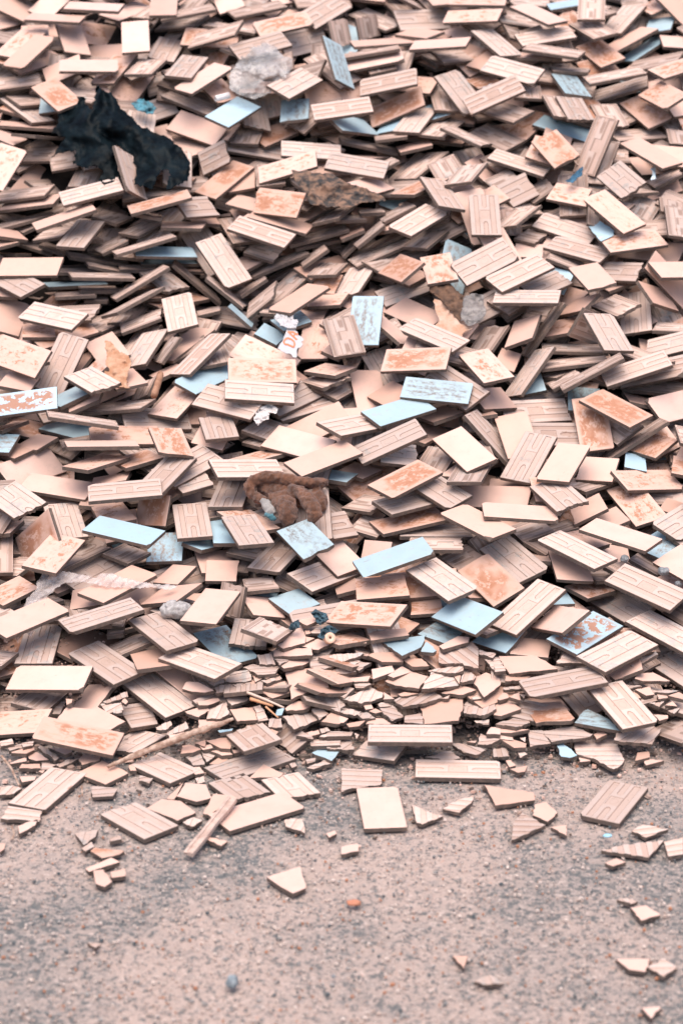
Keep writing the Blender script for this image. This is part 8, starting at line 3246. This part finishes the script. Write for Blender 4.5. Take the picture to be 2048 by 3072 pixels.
tag(cloth('blue_scrap',Z(0,0,K,[(600,475),(640,450),(690,470),(725,495),(700,530),(640,512)]),lambda x,y:.03+.03*ridged(x,y,18,3.),plain('teal_plastic',(.10,.32,.40),(.04,.07,.08),40,.5,.002),cell=2.5),'teal and black plastic scrap right of the black sheet','plastic scrap')
tag(cloth('blue_strip',Z(1024,0,K,[(1025,832),(1060,800),(1110,765),(1106,800),(1060,842)]),lambda x,y:.03+.02*ridged(x,y,18,3.),plain('blue_plastic',(.05,.16,.26),(.02,.05,.08),40,.5,.002),cell=2.5),'dark blue plastic strip under two upright leaning tiles','plastic strip')
tag(cloth('white_chip',Z(1024,0,K,[(1415,775),(1440,765),(1446,825),(1420,832),(1428,800)]),lambda x,y:.03+.015*ridged(x,y,14,3.),plain('pale_plastic',(.62,.75,.80),(.72,.80,.83),40,.5,.002),cell=2.2),'small pale plastic chip right of the two upright leaning tiles','plastic chip')
tag(cloth('film_scrap',Z(1024,0,K,[(645,400),(690,385),(702,430),(692,505),(650,480)]),lambda x,y:.035+.015*ridged(x,y,16,3.),plain('clear_film',(.62,.56,.55),(.72,.66,.65),40,.3,.002,.5,trans=.55),cell=2.5),'scrap of clear film stuck on a ribbed tile near the top','plastic film')
tag(cloth('rust_scrap',Z(0,600,K,[(480,645),(510,650),(545,690),(595,715),(605,760),(580,830),(600,868),(545,858),(480,800),(490,720)]),lambda x,y:.03+.03*ridged(x,y,36,5.5),plain('rusty_cloth',(.42,.20,.11),(.60,.36,.24),26,.9,.003,.15),cell=3),'rust coloured torn cloth scrap wedged between tiles on the left','cloth scrap')
rp=[pt(x,y,l) for x,y,l in spread([(482,1122,.03),(474,1150,.035),(462,1188,.03)],8)]
tag(tube('rusty_tube',rp,[.012]*8,plain('rusty_foil',(.30,.14,.08),(.45,.24,.15),40,.6,.002),rough=.12),'short crumpled rusty tube left of the clean blue tile','tube')
# clear plastic strip
P=Z(0,1640,.357,[(310,290),(370,210),(480,195),(600,215),(740,240),(800,262),(850,225),(960,225),(1080,270),(1200,300),(1440,320),(1520,320),(1430,370),(1300,348),(1100,348),(900,348),(800,316),(700,296),(560,305),(480,345),(440,390),(400,420),(380,500),(350,640),(300,700),(270,760),(200,720),(170,770),(150,830),(120,720),(150,620),(200,500),(240,420),(310,350)])
def l_strip(x,y): return .03+.009*ridged(x,y,40,2.9)+.010*math.sin((x*.8+y)*.16+2*math.sin(x*.02))*.6+.004*ridged(x,y,11,1.)
tag(cloth('plastic_strip',P,l_strip,plain('clear_pink_plastic',(.74,.60,.54),(.80,.70,.66),34,.25,.0012,.55,trans=.8),cell=2.6,ragged=2.5),'long crinkled clear plastic strip trailing over tiles on the left','plastic strip')
# brown work glove: one knitted body, a pale cuff with a teal hem
def blob(name,chains,mat,parent=None,vox=.0035):
    bm=bmesh.new()
    for ch in chains:
        ch=[(660+a*.2551,1360+b*.2551,l,r*.2551) for a,b,l,r in ch]
        for x,y,l,r in spread(ch,max(6,len(ch)*6)):
            bmesh.ops.create_icosphere(bm,subdivisions=2,radius=r*heap_dist(x,y)/F,matrix=Matrix.Translation(pt(x,y,l)))
    o=from_bm(name,bm,[mat],parent,smooth=True)
    m=o.modifiers.new('skin','REMESH'); m.mode='VOXEL'; m.voxel_size=vox; m.use_smooth_shade=True
    s=o.modifiers.new('soften','SMOOTH'); s.iterations=9; s.factor=.5
    t=bpy.data.textures.new('creases','CLOUDS'); t.noise_scale=.014; t.noise_depth=3; d=o.modifiers.new('creases','DISPLACE'); d.texture=t; d.strength=.014; d.mid_level=.5; d.texture_coords='GLOBAL'
    return o
def knit(name,a,b,c):
    s=NT(name); g=s.n('ShaderNodeTexCoord').outputs['Object']; n1=s.noise(g,22,5,.7)
    wv=s.n('ShaderNodeTexWave',wave_type='BANDS'); s.set(wv.inputs['Vector'],g); wv.inputs['Scale'].default_value=95; wv.inputs['Distortion'].default_value=3.; wv.inputs['Detail'].default_value=2
    n2=s.noise(g,330,3,.7)
    col=s.mix(s.ramp(n1,.32,.68),a,b); col=s.mix(s.math('MULTIPLY',s.ramp(n2,.55,.75),.5),col,c); col=s.mix(s.math('MULTIPLY',wv.outputs['Fac'],.28),col,tuple(q*.45 for q in a))
    s.bump(s.math('ADD',wv.outputs['Fac'],n2),.8,.003); s.b.inputs['Sheen Weight'].default_value=.25
    return s.fin(col,.95,.1)
GL=knit('brown_knit',(.11,.045,.025),(.31,.13,.07),(.46,.26,.18))
glove=blob('work_glove',[
 [(375,470,.03,62),(335,405,.05,70),(400,315,.075,72),(540,275,.088,72),(700,285,.092,72),(860,325,.088,70),(1020,345,.08,66),(1160,348,.07,60),(1235,345,.06,48)],
 [(380,480,.03,62),(450,530,.03,62),(530,570,.03,56)],
 [(520,400,.02,90),(700,470,.02,120),(900,520,.02,120),(1080,560,.02,100)],
 [(840,420,.085,60),(940,450,.098,74),(1020,540,.105,92),(1095,640,.095,98),(1120,720,.08,84),(1080,770,.06,60)],
 [(620,520,.065,62),(740,505,.08,70),(870,515,.07,55)],
 [(690,590,.06,90),(780,610,.08,120),(800,700,.075,122),(790,790,.05,85)],
 [(1150,470,.03,72),(1200,560,.03,70),(1205,640,.02,50)]],GL)
tag(glove,'crumpled brown knitted work glove lying in the middle of the heap','glove')
cuff=blob('cuff',[[(520,570,.045,50),(560,620,.05,62),(600,690,.05,66)]],knit('pale_knit',(.40,.36,.33),(.56,.50,.46),(.25,.24,.23)),glove,.004)
blob('hem',[[(545,720,.055,30),(590,745,.06,38),(640,765,.055,34)]],knit('teal_knit',(.03,.10,.13),(.10,.28,.33),(.2,.3,.3)),cuff,.004)
# lumps and stones
conc=plain('concrete',(.30,.27,.25),(.56,.51,.48),60,.95,.004,.2,fleck=(.16,.16,.17))
tag(lump('concrete_lump',530,1828,92,56,conc,.03,1.7),'pale speckled concrete lump below the clear plastic strip','concrete lump')
grey=plain('grey_mortar',(.16,.17,.18),(.36,.35,.35),60,.95,.004,.2)
tag(lump('mortar_lump',1705,1863,50,36,grey,.035,4.2),'grey mortar lump beside the peeling blue tile','mortar lump')
for x,y,w_,h_,lab in ((1990,1714,36,24,'grey mortar crumb on tiles at the far right'),(2033,1752,20,18,'smallest grey mortar crumb at the right edge'),(1872,1676,26,20,'grey mortar crumb in the dark gap on the right')):
    tag(lump('mortar_crumb',x,y,w_,h_,grey,.035,x*.01),lab,'mortar crumb')
tag(lump('pebble',1432,1100,42,34,plain('chalky_stone',(.62,.55,.52),(.74,.74,.76),40,.8,.003),.04,2.2,3),'pale chipped pebble sitting on a cream tile','pebble')
tag(lump('ground_stone',696,2945,36,42,plain('blue_grey_stone',(.16,.19,.21),(.36,.39,.40),60,.8,.003),.012,5.1,3),'blue grey stone alone on the ground near the bottom','stone')
tag(lump('rust_chip',1062,2708,44,14,plain('rust_flake',(.56,.22,.13),(.48,.20,.12),60,.8,.002),.003,3.3,3),'flat rust orange flake on the bare ground','flake')
tag(lump('blue_chip',1821,2507,28,10,plain('bright_blue',(.25,.55,.70),(.5,.72,.8),60,.5,.002),.004,3.9,2),'tiny bright blue chip on the ground at the right','chip')
tag(lump('dark_pebble',1000,2929,14,13,grey,.004,7.,2),'small dark pebble right of the blue grey stone','pebble')
# sticks
bark=plain('weathered_bark',(.28,.16,.11),(.62,.44,.34),45,.9,.004,.2)
S=spread([(325,2300,.035,.006),(400,2268,.045,.010),(520,2222,.05,.012),(600,2190,.055,.011),(650,2176,.06,.009),(700,2155,.06,.005)],40)
st=tag(tube('branch',[pt(x,y+4*noise.noise(Vector((i*.22,0,1))),l) for i,(x,y,l,r) in enumerate(S)],[r*(.85+.35*noise.noise(Vector((i*.5,3,0)))) for i,(*_,r) in enumerate(S)],bark,rough=.10),'long weathered branch lying across the shards at lower left','branch')
pale=plain('pale_stick',(.74,.56,.45),(.66,.48,.38),60,.8,.001); org=plain('orange_stick',(.62,.30,.16),(.70,.38,.22),60,.8,.001)
for nm,pts_,r,mt,lab in (('stick',[(741,2077,.05),(800,2100,.05),(852,2123,.045)],.0042,pale,'thin pale stick lying across the shards below the square cream tile'),('stick',[(750,2096,.04),(820,2118,.035)],.005,org,'short orange stick under the thin pale stick'),('stick',[(797,2120,.045),(835,2153,.04)],.003,org,'thin orange splinter below the thin pale stick'),
    ('twig',[(6,2268,.012),(35,2305,.014),(58,2356,.008)],.004,bark,'bent brown twig on the ground at the left edge'),('twig',[(246,2358,.004),(248,2388,.004)],.003,bark,'tiny upright looking twig right of the large ribbed tile at lower left'),('twig',[(36,2478,.006),(44,2500,.006),(38,2518,.004)],.003,bark,'small curled twig near the left edge of the bare ground')):
    S=spread(pts_,12); tag(tube(nm,[pt(*p) for p in S],[r*(1-.3*i/11) for i in range(12)],mt,seg=7,rough=.1),lab,'stick' if nm=='stick' else 'twig')
# flat wooden strip with two grooves, one end on a shard
wd=plain('grey_wood',(.46,.31,.25),(.62,.46,.38),50,.85,.002,.2)
a,b=pt(566,2562,.012),pt(697,2398,.05); d=(b-a); L=d.length; d.normalize(); sx=d.cross(Vector((0,0,1))).normalized(); uz=sx.cross(d)
bm=bmesh.new(); prof=[(-.0135,-.006),(-.0135,.005),(-.012,.006),(-.005,.006),(-.004,.003),(.002,.003),(.003,.006),(.012,.006),(.0135,.005),(.0135,-.006)]; rings=[]
for i in range(14):
    t=i/13; rings.append([bm.verts.new(a+d*(L*t+(rnd.uniform(-.006,.006) if i in(0,13) else 0))+sx*(px*(1+.08*math.sin(t*9)))+uz*(pz+.001*math.sin(t*14))) for px,pz in prof])
for i in range(13):
    for j in range(10): bm.faces.new((rings[i][j],rings[i][(j+1)%10],rings[i+1][(j+1)%10],rings[i+1][j]))
bm.faces.new(rings[0][::-1]); bm.faces.new(rings[-1]); bmesh.ops.recalc_face_normals(bm,faces=bm.faces[:])
tag(from_bm('wooden_strip',bm,[wd]),'flat grooved wooden strip leaning on shards with its near end on the ground','wooden strip')
# paper tube and roll end
def hollow(name,p,axis,r,ri,L,mat):
    bm=bmesh.new(); n=28; ax=axis.normalized(); s=ax.cross(Vector((0,0,1))).normalized(); u=s.cross(ax); R=[]
    for rr,tt in ((r,-.5),(r*1.01,.46),(r*.97,.5),(ri*1.05,.5),(ri,.46),(ri,-.5)):
        R.append([bm.verts.new(p+ax*L*tt+(s*math.cos(k*6.2832/n)+u*math.sin(k*6.2832/n))*rr) for k in range(n)])
    for i in range(6):
        for k in range(n): bm.faces.new((R[i][k],R[i][(k+1)%n],R[(i+1)%6][(k+1)%n],R[(i+1)%6][k]))
    bmesh.ops.recalc_face_normals(bm,faces=bm.faces[:]); return from_bm(name,bm,[mat],smooth=True)
tag(hollow('paper_tube',pt(667,291,.06),Vector((-.9,-.45,-.2)),.0125,.010,.062,plain('white_card',(.78,.70,.66),(.82,.76,.73),40,.7,.001)),'short white paper tube below the crumpled clear bag','tube')
tag(hollow('roll_end',pt(988,1915,.035),Vector((.25,-.8,.5)),.0165,.004,.022,plain('cream_card',(.80,.48,.33),(.82,.58,.44),60,.7,.001)),'round cream roll end with a small hole beside dark blue shreds','roll')

# ---------------------------------------------------------------- light
w=bpy.data.worlds.new('World'); SC.world=w; w.use_nodes=True; nt=w.node_tree; bg=nt.nodes['Background']
sky=nt.nodes.new('ShaderNodeTexSky'); sky.sky_type='NISHITA'; sky.sun_disc=False
EL,AZ=math.radians(75),math.radians(-165)
sky.sun_elevation=EL; sky.sun_rotation=AZ; sky.air_density=1.0; sky.dust_density=3.0; sky.ozone_density=1.0
nt.links.new(sky.outputs[0],bg.inputs[0]); bg.inputs[1].default_value=0.11
sl=bpy.data.lights.new('sun','SUN'); sl.energy=1.7; sl.angle=math.radians(70); sl.color=(1,.93,.86)
so=link(bpy.data.objects.new('sun',sl)); d=Vector((math.sin(AZ)*math.cos(EL),math.cos(AZ)*math.cos(EL),math.sin(EL))); so.rotation_euler=d.to_track_quat('Z','Y').to_euler(); so.location=d*20
# ---------------------------------------------------------------- camera
cd=bpy.data.cameras.new('camera'); cam=link(bpy.data.objects.new('camera',cd)); cam.location=(0,0,CH); cam.rotation_euler=(math.pi/2-PITCH,0,0)
cd.sensor_fit='VERTICAL'; cd.sensor_height=36; cd.lens=36*F/3072; cd.clip_end=200
cd.dof.use_dof=True; cd.dof.focus_distance=6.35; cd.dof.aperture_fstop=2.5
SC.camera=cam
SC.cycles.diffuse_bounces=2; SC.cycles.max_bounces=6
SC.view_settings.view_transform='Standard'; SC.view_settings.look='None'; SC.view_settings.gamma=1; SC.view_settings.exposure=0.95
